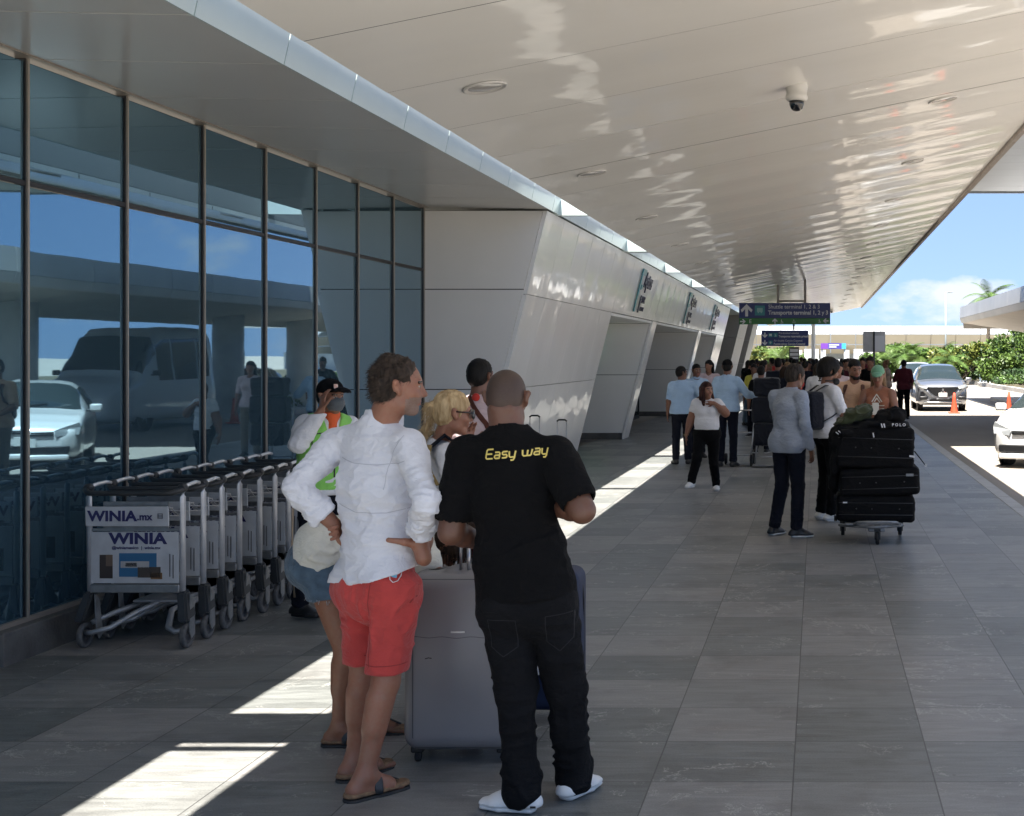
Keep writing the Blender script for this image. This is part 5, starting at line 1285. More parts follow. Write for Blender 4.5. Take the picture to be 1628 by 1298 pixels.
S.ell(WP(520, 872, 6.28), (.135, .20, .150), k=.05); S.cut(WP(483, 880, 6.28), (-1, 0, -.15)); S.cut(WP(510, 927, 6.28), unit((-.25, 0, -1)))
cloth(S, 'cream_top', C_CREAM, o, h, .006, (9, 9, 9), 3.3, [(WP(530, 890, 6.15), .16, .018, (20, 12, 26)), (WP(560, 860, 6.2), .2, .012, (16, 16, 10))])
S = SDF(); S.econe(J['pel'] + np.array((.05, 0, .02)), J['pel'] - np.array((.02, 0, .04)), (.155, .13), (.165, .14), np.array((0, 1., 0)), k=.02)
for L_ in 'LR': S.cone(J['hip' + L_], J['hip' + L_] + (J['kn' + L_] - J['hip' + L_]) * .34, .105, .100, k=.02); S.ell(J['hip' + L_] - FR * .055 + UP * .01, (.09, .095, .10), k=.04)
S.cut(WP(510, 951, 6.25), unit((.12, 0, -1)))
ds = cloth(S, 'denim_shorts', C_DENIM, o, h, .005, (12, 12, 12), 6., [(J['hipR'], .16, .008, (18, 18, 18))])
rs = np.random.RandomState(2); mb = MB()
for i in range(90):
    t = rs.uniform(0, 2 * math.pi); c = J['hipR'] + (J['knR'] - J['hipR']) * .37; p = np.array((c[0] + .102 * math.cos(t), c[1] + .102 * math.sin(t), c[2] + .006 - .12 * .102 * math.cos(t))); q_ = p + np.array((rs.normal(0, .004), rs.normal(0, .004), -rs.uniform(.008, .022)))
    mb.tube([p, q_], .0012, n=3)
mb.build('frayed_hem', mat('denim_fray', (.35, .38, .42), .9), o)
for L_ in 'LR': sandal(o, J, L_, .93)

# ---------------------------------------------------------------- worker in green vest with cap and mask
h = .009; FG = unit((.55, -.83, 0)); X0 = (517 - 1300) * 9.24 / F
J = std_joints(X0, 9.24, 1.66, 180 + 33)
J.update(head=WP(526, 631, 9.22), neck=WP(523, 664, 9.25), look=unit((.86, -.50, -.08)), wrR=WP(511, 652, 9.06), elR=WP(474, 706, 9.02), haR=unit((.10, .05, 1)), pnR=unit((.6, .6, 0)), thR=np.array((1., 0, 0)))
J['shR'] = WP(486, 676, 9.16); J['shL'] = WP(556, 678, 9.36); J['elL'] = WP(562, 745, 9.3); J['wrL'] = WP(548, 792, 9.15)
J['anR'] = WP(477, 962, 9.27); J['toeR'] = WP(505, 975, 9.22); J['knR'] = WP(492, 880, 9.2)
o = person(J, 'airport worker in black cap, grey mask and green vest, one hand at his ear', SK_TAN, H_BLACK, 'short', (C_WTEE, 1.9), C_NAVY, (LEA_B, RUB_B), False, dict(w=1.05, d=1.1, arm=1.1), h, seed=8)
S = SDF(); body_prims(S, J, dict(w=1.06, d=1.12), h, 'top', inf=.028, arms='', sleeve=0); S.cut(J['pel'] - UP * .02, (0, 0, -1)); S.cut(J['neck'] + UP * .03, (0, 0, 1))
S.cone(J['neck'] + FG * .04 + UP * .02, J['neck'] + FG * .16 - UP * .16, .07, .012, k=.01, op=1)
for L_ in 'LR': S.ell(J['sh' + L_] + (J['sh' + L_] - J['neck']) * .12 - UP * .05, (.06, .07, .11), k=.01, op=1)
vst = cloth(S, 'vest', C_GREEN, o, h, .004, (8, 8, 12), 2.2)
S = SDF(); S.cone(J['neck'] - UP * .02, J['neck'] + UP * .045 + FG * .01, .078, .070, k=.01); S.cone(J['neck'] + FG * .04, J['neck'] + FG * .13 - UP * .12, .045, .02, k=.02); S.cone(J['neck'] - UP * .05, J['neck'] + UP * .1, .060, .062, k=.004, op=1); S.cut(J['neck'] + UP * .04, (0, 0, 1)); V, Q = S.mesh(.008); np_mesh('orange_collar', V, Q, C_ORG, o)
conform_ribbon('vest_piping', [[WP(x, y, 9.1) for x, y in ((474, 657), (488, 670))], [WP(x, y, 9.1) for x, y in ((503, 690), (523, 688), (523, 694))], [WP(x, y, 9.1) for x, y in ((498, 700), (498, 716))], [WP(x, y, 9.1) for x, y in ((522, 674), (529, 686), (529, 760))]], o, vst, RUB_B, .008, .003)
def cap(o, J, m, brim=.075, s=None, logo=None):
    q = s or J['s'] * J.get('hs', 1); M = J['HM']; P = lambda x, y, z: J['head'] + M @ (np.array([x, y, z]) * q)
    S = SDF(); S.ell(P(0, -.012, .045), np.array((.086, .108, .088)) * q, M, k=.01); S.cut(P(0, 0, .030), M @ np.array((0, .12, -1))); V, Q = S.mesh(.008 if q > .9 else .01); np_mesh('cap', V, Q, m, o)
    S = SDF(); S.ell(P(0, .090, .036), np.array((.072, .085 * brim / .075, .045)) * q, M, k=.01); S.ell(P(0, .088, .022), np.array((.078, .092 * brim / .075, .045)) * q, M, k=.004, op=1); S.cut(P(0, .05, .03), M @ np.array((0, -1, 0))); V, Q = S.mesh(.006); np_mesh('cap_brim', V, Q, m, o)
cap(o, J, C_BLACK, .085)
M = J['HM']; mb = MB(); c = J['head'] + M @ np.array((.032, .082, .078)); 
mb.box(c, (.028, .01, .034), Matrix(M.tolist()) @ Matrix.Rotation(-.35, 3, 'Z') @ Matrix.Rotation(.5, 3, 'X'), .003); mb.build('cap_badge', mat('badge_orange', (.7, .2, .08), .6, var=.6, vs=90, col2=(.8, .75, .7)), o)
S = SDF(); P = lambda x, y, z: J['head'] + M @ (np.array([x, y, z]) * J['s'])
S.ell(P(0, .045, -.045), (.064, .066, .060), M, k=.02); S.cone(P(0, .08, -.03), P(0, .098, -.035), .03, .018, k=.02); S.cut(P(0, .04, -.018), M @ np.array((0, -.55, 1))); S.cut(P(0, .022, 0), M @ np.array((0, -1, 0)))
V, Q = S.mesh(.006); V = wrinkle(V, Q, .003, (10, 10, 90), 1.); np_mesh('face_mask', V, Q, cloth_mat('grey_mask', (.11, .125, .135)), o)
strap('trouser_stripe', [WP(466, 800, 9.12), WP(464, 880, 9.1), WP(468, 950, 9.12)], o, mat('beige_piping', (.42, .33, .24), .8), .02)

# ---------------------------------------------------------------- man with light pink shirt and cross-body strap
h = .010
J = std_joints(-2.50, 10.0, 1.775, -18)
J['look'] = unit((.45, .9, 0))
o = person(J, 'man with black hair and pale pink t-shirt crossed by a dark strap, from behind', SK_BROWN, H_BLACK, 'short', (C_PINK, .7), C_NAVY, (LEA_W, RUB_W), False, dict(), h, hairvol=.004, seed=12)
o2 = [c for c in o.children if c.name.startswith('shirt')][0]
conform_ribbon('body_strap', [[WP(745, 627, 10) + UP * .02, WP(762, 650, 10), WP(780, 672, 10), WP(792, 700, 10)]], o, o2, C_STR, .035, .006)
mb = MB(); mb.lathe([(0, 0), (.028, .0), (.03, .012), (.02, .022), (0, .024)], W(756, 632, 9.84), 16, 'Y'); mb.build('red_tag', C_REDT, o)
# ================================================================ people further along the pavement
def std_at(px, feet_y, H, face, over=None, z0=0.):
    Y = F * (CAMH - z0) / (feet_y - 566); return std_joints((px - 1300) * Y / F, Y, H, face, over, z0)
def back_logo(): pass
h = .012
# woman in white tee walking towards the camera
J = std_at(1126, 782, 1.45, 186, dict(head=(0, .03, 1.625), elL=(-.25, -.06, 1.12), wrL=(-.30, .02, .86), elR=(.30, .06, 1.20), wrR=(.14, .20, 1.40), haR=(-1, 0, .25), pnR=(0, .2, 1), knR=(.09, .12, .52), anR=(.02, .20, .15), toeR=(.02, .36, .06), knL=(-.10, .0, .50), anL=(-.12, -.10, .085), toeL=(-.13, .08, .02)))
# (her left side is on the right of the picture): mirror so the raised hand is there
J = std_at(1124, 782, 1.45, 182, dict(hipL=(-.10, 0, .92), hipR=(.10, 0, .92), elR=(.26, -.04, 1.14), wrR=(.33, .03, .90), elL=(-.30, .08, 1.26), wrL=(-.12, .16, 1.425), haL=(1., .1, .05), pnL=(0, 0, 1.), thL=(0, 1, 0), knR=(.15, .22, .54), anR=(.24, .20, .17), toeR=(.30, .34, .22), knL=(-.10, -.02, .50), anL=(-.14, -.22, .085), toeL=(-.15, -.06, .02)))
J['look'] = unit((.62, -.78, -.05)); J['hs'] = 1.10; J['fronthair'] = 1
o = person(J, 'auburn-haired woman in white t-shirt and black leggings walking forward, hand under chin', SK_TAN, H_AUB, 'long', (C_WTEE, .35), C_BLACK, (LEA_W, RUB_W), True, dict(w=1.32, d=1.45, arm=1.45, leg=1.2, belly=.03, bust=1.1), .0105, hem=J['pel'] + UP * .03, inf=.006, seed=3, wr_amp=.003, curl=.1)
strap('bracelet', [J['wrR'] + np.array((math.cos(t) * .034, math.sin(t) * .034, 0.01)) for t in [i * .6 for i in range(11)]], o, mat('gold_bracelet', (.6, .4, .15), .3, metal=1), .01)
# three porters in light blue shirts
J = std_at(1084, 738, 1.63, 12, dict(elR=(.30, .16, 1.22), wrR=(.34, .38, 1.22), haR=(.3, 1, .1)))
J['look'] = unit((.75, .5, 0))
porter1 = person(J, 'stout porter in light blue shirt seen from behind, nearest the wall, one arm out', SK_BROWN, H_BLACK, 'short', (C_LBLUE, .85), C_NAVY, (LEA_B, RUB_B), False, dict(w=1.18, d=1.25, belly=.06, arm=1.1), h, 'porters in light blue shirts', seed=21, collar=C_LBLUE)
J = std_at(1107, 728, 1.66, 200, dict(elL=(-.2, .15, 1.15), wrL=(-.05, .3, 1.15)))
J['look'] = unit((.45, -.9, -.1))
person(J, 'porter in light blue shirt facing the camera, standing behind the stout porter', SK_BROWN, H_BLACK, 'short', (C_LBLUE, .85), C_NAVY, (LEA_B, RUB_B), False, dict(w=1.1, d=1.1), h, 'porters in light blue shirts', seed=22, collar=C_LBLUE)
J = std_at(1156, 742, 1.74, -12, dict(elR=(.34, .02, 1.18), wrR=(.42, .24, 1.14), haR=(.3, 1, 0)))
J['look'] = unit((.1, .98, -.05))
porter3 = person(J, 'porter in dark cap and long-sleeved light blue shirt reaching for a hand truck', SK_BROWN, H_BLACK, 'short', (C_LBLUE, 1.85), C_NAVY, (LEA_B, RUB_B), False, dict(w=1.16, d=1.15, arm=1.1), h, 'porters in light blue shirts', seed=23, collar=C_LBLUE)
cap(porter3, J, C_BLACK, .06)
# grey shirt man
J = std_at(1254, 853, 1.74, -35, dict(neck=(0, .03, 1.46), head=(0, .12, 1.60), elR=(.24, -.05, 1.13), wrR=(.25, .03, .88), elL=(-.2, .1, 1.13), wrL=(-.15, .28, 1.0), anL=(-.17, -.02, .085), anR=(.12, -.03, .085), toeL=(-.17, .15, .02), toeR=(.24, .1, .02)))
J['look'] = unit((.75, .55, -.2))
gs = person(J, 'man with receding dark hair in untucked grey-blue shirt and dark trousers beside the luggage cart', SK_BROWN, H_GREY, 'short', (C_GREYSH, 1.9), C_NAVY, (LEA_B, RUB_W), False, dict(w=.92, d=.98, belly=.015, arm=.92), .010, seed=31, collar=C_GREYSH, hem=J['pel'] - UP * .12, inf=.012, hairvol=.006)
# young man with backpack and headphones round the neck
J = std_at(1316, 828, 1.76, -62, dict(elR=(.22, .08, 1.15), wrR=(.20, .32, 1.08), elL=(-.22, .12, 1.16), wrL=(-.16, .34, 1.10), haR=(0, 1, .1), haL=(0, 1, .1)))
J['look'] = unit((.95, .25, -.15))
yb = person(J, 'bushy-haired young man in white t-shirt, headphones round his neck', SK_TAN, H_BLACK, 'short', (C_WTEE, .8), C_BLACK, (LEA_W, RUB_W), False, dict(), .010, seed=33, hairvol=.030)
nk = J['neck']; f = J['face']; r_ = np.cross(f, UP)
mb = MB(); mb.tube([nk + UP * .05 + f * (.09 * math.cos(t) + .0) + r_ * .09 * math.sin(t) for t in [-2.2 + i * .44 for i in range(11)]], .008); 
for sx in (-1, 1): mb.lathe([(0, -.02), (.035, -.02), (.038, 0), (.035, .02), (0, .02)], nk + UP * .04 + r_ * sx * .075 + f * .085, 16, 'Y')
mb.build('headphones', RUB_B, yb)
def backpack(J, label, m, sc=1., strapm=None):
    f = unit(J['face']); up_ = UP; c = J['chest'] - f * (.20 * sc) - UP * .10; bpk = empty('backpack', c, label, 'backpack'); Mx = np.stack([np.cross(f, UP), f, UP], 1); r_ = np.cross(f, UP)
    S = SDF(); S.box(c, np.array((.11, .05, .17)) * sc, Mx, r=.045); S.box(c - f * .08 * sc - UP * .07, np.array((.08, .015, .07)) * sc, Mx, r=.03, k=.02)
    cloth(S, 'pack_body', m, bpk, .012, .005, (12, 12, 12), 1.)
    for sx in (-1, 1):
        strap('strap', [c + r_ * sx * .07 + UP * .2, J['chest'] + r_ * sx * .09 + UP * .17 - f * .07, J['chest'] + r_ * sx * .10 + UP * .165 + f * .03, J['chest'] + r_ * sx * .11 + UP * .08 + f * .135, J['chest'] + r_ * sx * .14 - UP * .06 + f * .12, J['chest'] + r_ * sx * .17 - UP * .16 - f * .02, c + r_ * sx * .10 - UP * .16], bpk, strapm or m, .05)
    return bpk
NYL_N = cloth_mat('navy_nylon', (.005, .007, .015), .6); NYL_B = cloth_mat('black_nylon', (.003, .003, .0035), .65)
backpack(J, 'navy backpack on the young man with bushy black hair', NYL_N, .95)
# smiling couple behind the cart
J = std_joints((1359 - 1300) * 16.6 / F, 16.6, 1.76, 172, dict(elL=(-.25, .08, 1.16), wrL=(-.10, .26, 1.10), elR=(.25, .08, 1.16), wrR=(.12, .28, 1.06)))
J['look'] = unit((.35, -.92, -.22))
ob = person(J, 'smiling bearded man in peach t-shirt with brown bag straps behind the luggage cart', SK_TAN, H_BLACK, 'short', (C_ORANGE, .8), C_KHAKI, (LEA_W, RUB_W), False, dict(), .0105, seed=41)
S = SDF(); M = J['HM']; P = lambda x, y, z: J['head'] + M @ np.array([x, y, z])
S.cone(P(-.045, .02, -.07), P(-.02, .07, -.095), .022, .020, k=.02); S.cone(P(.045, .02, -.07), P(.02, .07, -.095), .022, .020, k=.02); S.cone(P(-.02, .072, -.095), P(.02, .072, -.095), .020, k=.02); S.ell(P(0, .1, -.058), (.028, .03, .012), M, k=.01, op=1)
V, Q = S.mesh(.009); np_mesh('beard', V, Q, H_BLACK, ob)
backpack(J, 'grey brown backpack on the bearded man in peach', cloth_mat('taupe_nylon', (.07, .055, .05)), .95, C_STR)
J = std_joints((1396 - 1300) * 16.3 / F, 16.3, 1.68, 168, dict(elL=(-.24, .05, 1.14), wrL=(-.06, .24, 1.16), elR=(.24, .05, 1.14), wrR=(.05, .25, 1.18), haL=(1, .4, .3), haR=(-1, .4, .5)))
J['look'] = unit((-.15, -.92, -.32))
gw = person(J, 'smiling woman in pale green cap and rust striped top looking at a phone', SK_TAN, H_LTBR, 'long', (cloth_mat('rust_knit', (.28, .11, .06)), 0), C_DENIM, (LEA_W, RUB_W), True, dict(), .0105, seed=42, hem=J['pel'] + UP * .06)
cap(gw, J, C_CAP, .08)
tp = [c for c in gw.children if c.name.startswith('shirt')][0]
conform_ribbon('cream_stripe', [[W(1375 + i, 646 + k * 5, 16.0) for i in (0, 8, 16, 24, 32)] for k in range(3)] + [[W(1387, 640, 16), W(1395, 628, 16), W(1403, 640, 16)], [W(1391, 640, 16), W(1395, 634, 16), W(1400, 641, 16)]], gw, tp, C_CREAM, .012, .004, parent=gw)
ph = MB(); ph.box(J['wrL'] * .5 + J['wrR'] * .5 + np.array((0, -.08, .05)), (.078, .014, .15), Matrix.Rotation(-.3, 3, 'X'), .006); phn = ph.build('phone', mat('phone_case', (.55, .52, .46), .4), None)
tag(phn, 'pale phone held by the woman in the green cap', 'phone')
# maroon shirt man at the kerb
J = std_at(1437, 667, 1.69, 5, dict(elL=(-.26, .08, 1.15), wrL=(-.16, .26, 1.12)))
person(J, 'man in maroon shirt and black trousers standing at the kerb, back to the camera', SK_BROWN, H_BLACK, 'short', (C_MAROON, 1.0), C_BLACK, (LEA_B, RUB_B), False, dict(w=1.12, arm=1.15), .014, seed=51, hem=J['pel'] - UP * .08, inf=.016)
# woman with bare shoulder further along the kerb
J = std_joints(2.05, 40.5, 1.68, 60, dict(elL=(-.2, .1, 1.16)))
wb = person(J, 'woman in sleeveless top and dark skirt by the kerb, left of the man in maroon', SK_FAIR, H_LTBR, 'bun', (cloth_mat('nude_cotton', (.45, .32, .24)), 0), cloth_mat('dark_green_cloth', (.02, .035, .025)), (RUB_B, RUB_B), True, dict(w=.95), .016, seed=52, bot='skirt')
# staff in black at the far end
J = std_joints((1384 - 1300) * 30 / F, 30, 1.79, 150, dict(elL=(-.3, .02, 1.15), wrL=(-.10, .25, 1.12), elR=(.32, .05, 1.2), wrR=(.16, .26, 1.16))); J['look'] = unit((-.5, -.8, -.3))
bs = person(J, 'man in black polo with white chest badge behind the green cap woman', SK_BROWN, H_BLACK, 'short', (C_BLACK, .85), C_BLACK, (LEA_B, RUB_B), False, dict(), .015, seed=53)
mb = MB(); mb.box(J['chest'] + np.array((.06, -.145, .06)), (.045, .01, .06)); mb.build('badge', C_WTEE, bs)
# black t-shirt man by the wall, blue jeans
J = std_at(1188, 677, 1.74, -60, dict(neck=(0, .08, 1.44), head=(0, .16, 1.58), elR=(.2, .2, 1.18), wrR=(.05, .42, 1.15)))
J['look'] = unit((.8, .4, -.5))
person(J, 'man in black t-shirt and blue jeans leaning over a trolley near the wall', SK_TAN, H_BLACK, 'short', (C_BLACK, .85), C_DENIM, (LEA_B, RUB_B), False, dict(), .014, seed=54)
# big navy backpack carrier
J = std_joints((1237 - 1300) * 27.5 / F, 27.5, 1.76, -5)
person(J, 'traveller seen from behind wearing a large navy backpack in the queue', SK_TAN, H_BLACK, 'short', (C_NAVY, .9), C_NAVY, (LEA_B, RUB_B), False, dict(w=1.1), .015, seed=55)
backpack(J, 'large navy backpack on the traveller in the queue', NYL_N, 1.45)
# the queue beyond: individuals of the crowd
TOPS = [('white', C_WTEE), ('yellow', C_YEL), ('red', C_REDT), ('black', C_BLACK), ('grey', C_GREYSH), ('pink', C_PINK), ('navy', C_NAVY), ('teal', C_TEAL), ('peach', C_ORANGE), ('maroon', C_MAROON)]
Q_ = [  # px of head, distance, height, heading, top, female, hair word, label tail
 (1199, 30, 1.62, 160, 1, 0, 'at the left edge of the queue'), (1213, 29, 1.70, -30, 0, 0, 'beside the man in yellow'), (1209, 37, 1.66, 200, 3, 1, 'behind the man in yellow'),
 (1228, 41, 1.74, 20, 2, 0, 'behind the large navy backpack, head highest'), (1222, 34, 1.60, 100, 2, 1, 'left of the large navy backpack'), (1252, 31, 1.66, 170, 4, 1, 'right of the large navy backpack'),
 (1262, 36, 1.72, -20, 2, 0, 'in the middle of the queue'), (1258, 44, 1.75, 10, 3, 0, 'below the information board'), (1271, 40, 1.64, 150, 0, 1, 'below the information board, hair down'), (1281, 33, 1.68, 15, 6, 0, 'left of the grey shirt man'),
 (1279, 47, 1.72, 190, 9, 0, 'far back in the queue'), (1293, 42, 1.70, 30, 3, 1, 'just behind the grey shirt man'), (1301, 26, 1.66, -10, 0, 1, 'in striped white between the grey shirt and the backpacker'), (1309, 50, 1.74, 0, 5, 0, 'far back near the white gate'),
 (1333, 24, 1.70, 175, 5, 1, 'between the bushy haired man and the bearded man'), (1344, 36, 1.72, 200, 9, 0, 'behind the bearded man in peach'), (1331, 46, 1.68, 20, 7, 1, 'far back, left of the bearded man'), (1371, 34, 1.76, 190, 3, 0, 'left of the man in black polo'),
 (1245, 52, 1.70, 0, 3, 0, 'at the very back of the queue'), (1318, 55, 1.66, 180, 3, 1, 'at the very back, in front of the gate opening'), (1352, 58, 1.7, 10, 6, 0, 'distant, close to the grey sign board'), (1190, 45, 1.66, 0, 3, 1, 'by the far leaning pier'),
 (1127, 27, 1.72, 175, 5, 1, 'behind the two porters, sunglasses on her head'), (1268, 29, 1.62, -100, 2, 1, 'in profile in the middle of the queue')]
for n, (px, Y, H, fc, ti, fem, tail) in enumerate(Q_):
    rs = np.random.RandomState(n); ov = {}
    if n % 3 == 0: ov = dict(elL=(-.24, .08, 1.15), wrL=(-.08, .26, 1.14))
    if n % 3 == 1: ov = dict(elR=(.24, .08, 1.15), wrR=(.10, .28, 1.20))
    J = std_joints((px - 1300) * Y / F, Y, H, fc, ov)
    a = R(fc + rs.uniform(-35, 35)); J['look'] = unit((-math.sin(a), math.cos(a), -.1))
    hm = [H_BLACK, H_DKBR, H_BROWN, H_LTBR][rs.randint(0, 4)] if fem else H_BLACK
    person(J, '%s in %s top %s' % ('woman' if fem else 'man', TOPS[ti][0], tail), [SK_TAN, SK_BROWN, SK_FAIR][rs.randint(0, 3)], hm, 'long' if fem else 'short', (TOPS[ti][1], .8), [C_NAVY, C_DENIM, C_BLACK, C_KHAKI][rs.randint(0, 4)], None if n > 99 else (LEA_B, RUB_W), bool(fem), dict(w=rs.uniform(.95, 1.15)), .018 if Y < 35 else .022, 'travellers queueing along the pavement', seed=n)
# the dense far end of the queue
FQ = [(1203, 48, 1.70, 3, 0), (1216, 54, 1.66, 6, 1), (1226, 50, 1.74, 9, 0), (1235, 46, 1.64, 0, 1), (1243, 39, 1.72, 3, 0), (1251, 58, 1.70, 2, 0), (1266, 50, 1.68, 6, 1), (1274, 56, 1.75, 3, 0), (1286, 38, 1.66, 9, 1), (1288, 52, 1.72, 0, 0), (1298, 48, 1.70, 6, 0), (1306, 38, 1.66, 3, 0), (1316, 44, 1.74, 2, 0), (1323, 37, 1.64, 6, 1), (1338, 52, 1.70, 3, 0), (1348, 45, 1.72, 0, 0), (1362, 50, 1.68, 3, 1), (1378, 56, 1.72, 9, 0), (1210, 25, 1.62, 3, 0), (1247, 26.5, 1.6, 6, 1)]
FP = ['under the left arrow of the green striped sign', 'under the teal icon of the long sign', 'under the word Shuttle', 'under the left end of the lower navy sign', 'under the down arrows', 'under the lower sign, leftmost of the back row', 'just right of the information board', 'under the right half of the lower sign', 'between the lower sign and the grey shirt man', 'left of the white mast', 'right in front of the white mast', 'right of the white mast', 'under the purple sign', 'left of the bushy haired man, far off', 'under the blue end of the small sign', 'between the purple sign and the grey board', 'left of the grey sign board', 'under the grey sign board', 'beside the hand truck bags, by the yellow shirt', 'between the navy backpack and the grey shirt']
for n, (px, Y, H, ti, fem) in enumerate(FQ):
    rs = np.random.RandomState(100 + n); fc = rs.choice([0, 15, -20, 170, 195, 90])
    J = std_joints((px - 1300) * Y / F, Y, H, fc, dict(elL=(-.24, .08, 1.15), wrL=(-.08, .26, 1.14)) if n % 2 else None)
    person(J, '%s in %s top %s' % ('woman' if fem else 'man', TOPS[ti][0], FP[n]), [SK_TAN, SK_BROWN][n % 2], [H_BLACK, H_DKBR][n % 2], 'long' if fem else 'short', (TOPS[ti][1], .8), [C_NAVY, C_DENIM, C_BLACK][n % 3], (LEA_B, RUB_W), bool(fem), dict(w=rs.uniform(.95, 1.12)), .022, 'travellers queueing along the pavement', seed=200 + n)
# two people in teal sitting on the verge
for n, (px, tl) in enumerate(((1561, 'left of the pair'), (1571, 'right of the pair'))):
    J = std_joints((px - 1300) * 86 / F, 86, 1.68, 150 + 30 * n, None, .05)
    person(J, 'person in teal shirt and pale jeans by the bushes, %s' % tl, SK_BROWN, H_BLACK, 'short', (C_TEAL, .9), cloth_mat('pale_denim', (.22, .30, .38)), (LEA_W, RUB_W), False, dict(), .03, 'pair by the bushes', seed=70 + n)
# ================================================================ props
STEEL = mat('brushed_steel', (.45, .45, .46), .35, metal=.9, var=.1, vs=20, bump=.1, bs=200, bdist=.001)
GALV = mat('galvanised_grey', (.26, .265, .27), .45, metal=.6, var=.2, vs=15)
ALUMI = mat('satin_aluminium', (.66, .67, .70), .38, metal=.45, var=.06, vs=20)
PLAS = mat('dark_grey_plastic', (.028, .030, .032), .5, bump=.15, bs=150, bdist=.001)
TYRE = mat('grey_tyre', (.10, .10, .10), .8, var=.3, vs=40); HUB = mat('hub_plastic', (.05, .05, .055), .5); KTY = mat('black_tyre', (.015, .015, .016), .85)
BOARD = mat('board_white', (.50, .52, .55), .4, var=.12, vs=9); NAVYP = mat('navy_print', (.02, .018, .10), .4)

def wheel(parent, c, r, w, axis='X', tyre=TYRE, hub=HUB, name='wheel', spokes=0):
    mb = MB(); mb.lathe([(r * .62, -w / 2), (r * .9, -w / 2), (r * .98, -w * .38), (r, -w * .2), (r, w * .2), (r * .98, w * .38), (r * .9, w / 2), (r * .62, w / 2), (r * .62, -w / 2)], c, 26, axis)
    t = mb.build(name, tyre, parent)
    mb = MB(); mb.lathe([(.002, -w * .42), (r * .2, -w * .5), (r * .25, -w * .3), (r * .55, -w * .28), (r * .61, -w * .44), (r * .61, w * .44), (r * .55, w * .28), (r * .25, w * .3), (r * .2, w * .5), (.002, w * .42)], c, 24, axis)
    if spokes:
        mb.mi = 1
        for i in range(spokes):
            a = 2 * math.pi * i / spokes; d = Vector((0, math.cos(a), math.sin(a))) if axis == 'X' else Vector((math.cos(a), 0, math.sin(a)))
            s_ = Vector(c) + Vector((1 if axis == 'X' else 0, 0 if axis == 'X' else 1, 0)) * (-w * .42)
            mb.cyl(s_ + d * r * .12, s_ + d * r * .60, r * .07, r * .05, 6)
            mb.cyl(s_ + d * r * .12 + Vector((1 if axis == 'X' else 0, 0, 0)) * w * .84, s_ + d * r * .60 + Vector((1 if axis == 'X' else 0, 0, 0)) * w * .84, r * .07, r * .05, 6)
    hb = mb.build('rim', [hub, STEEL], parent); hb.parent = t
    return t

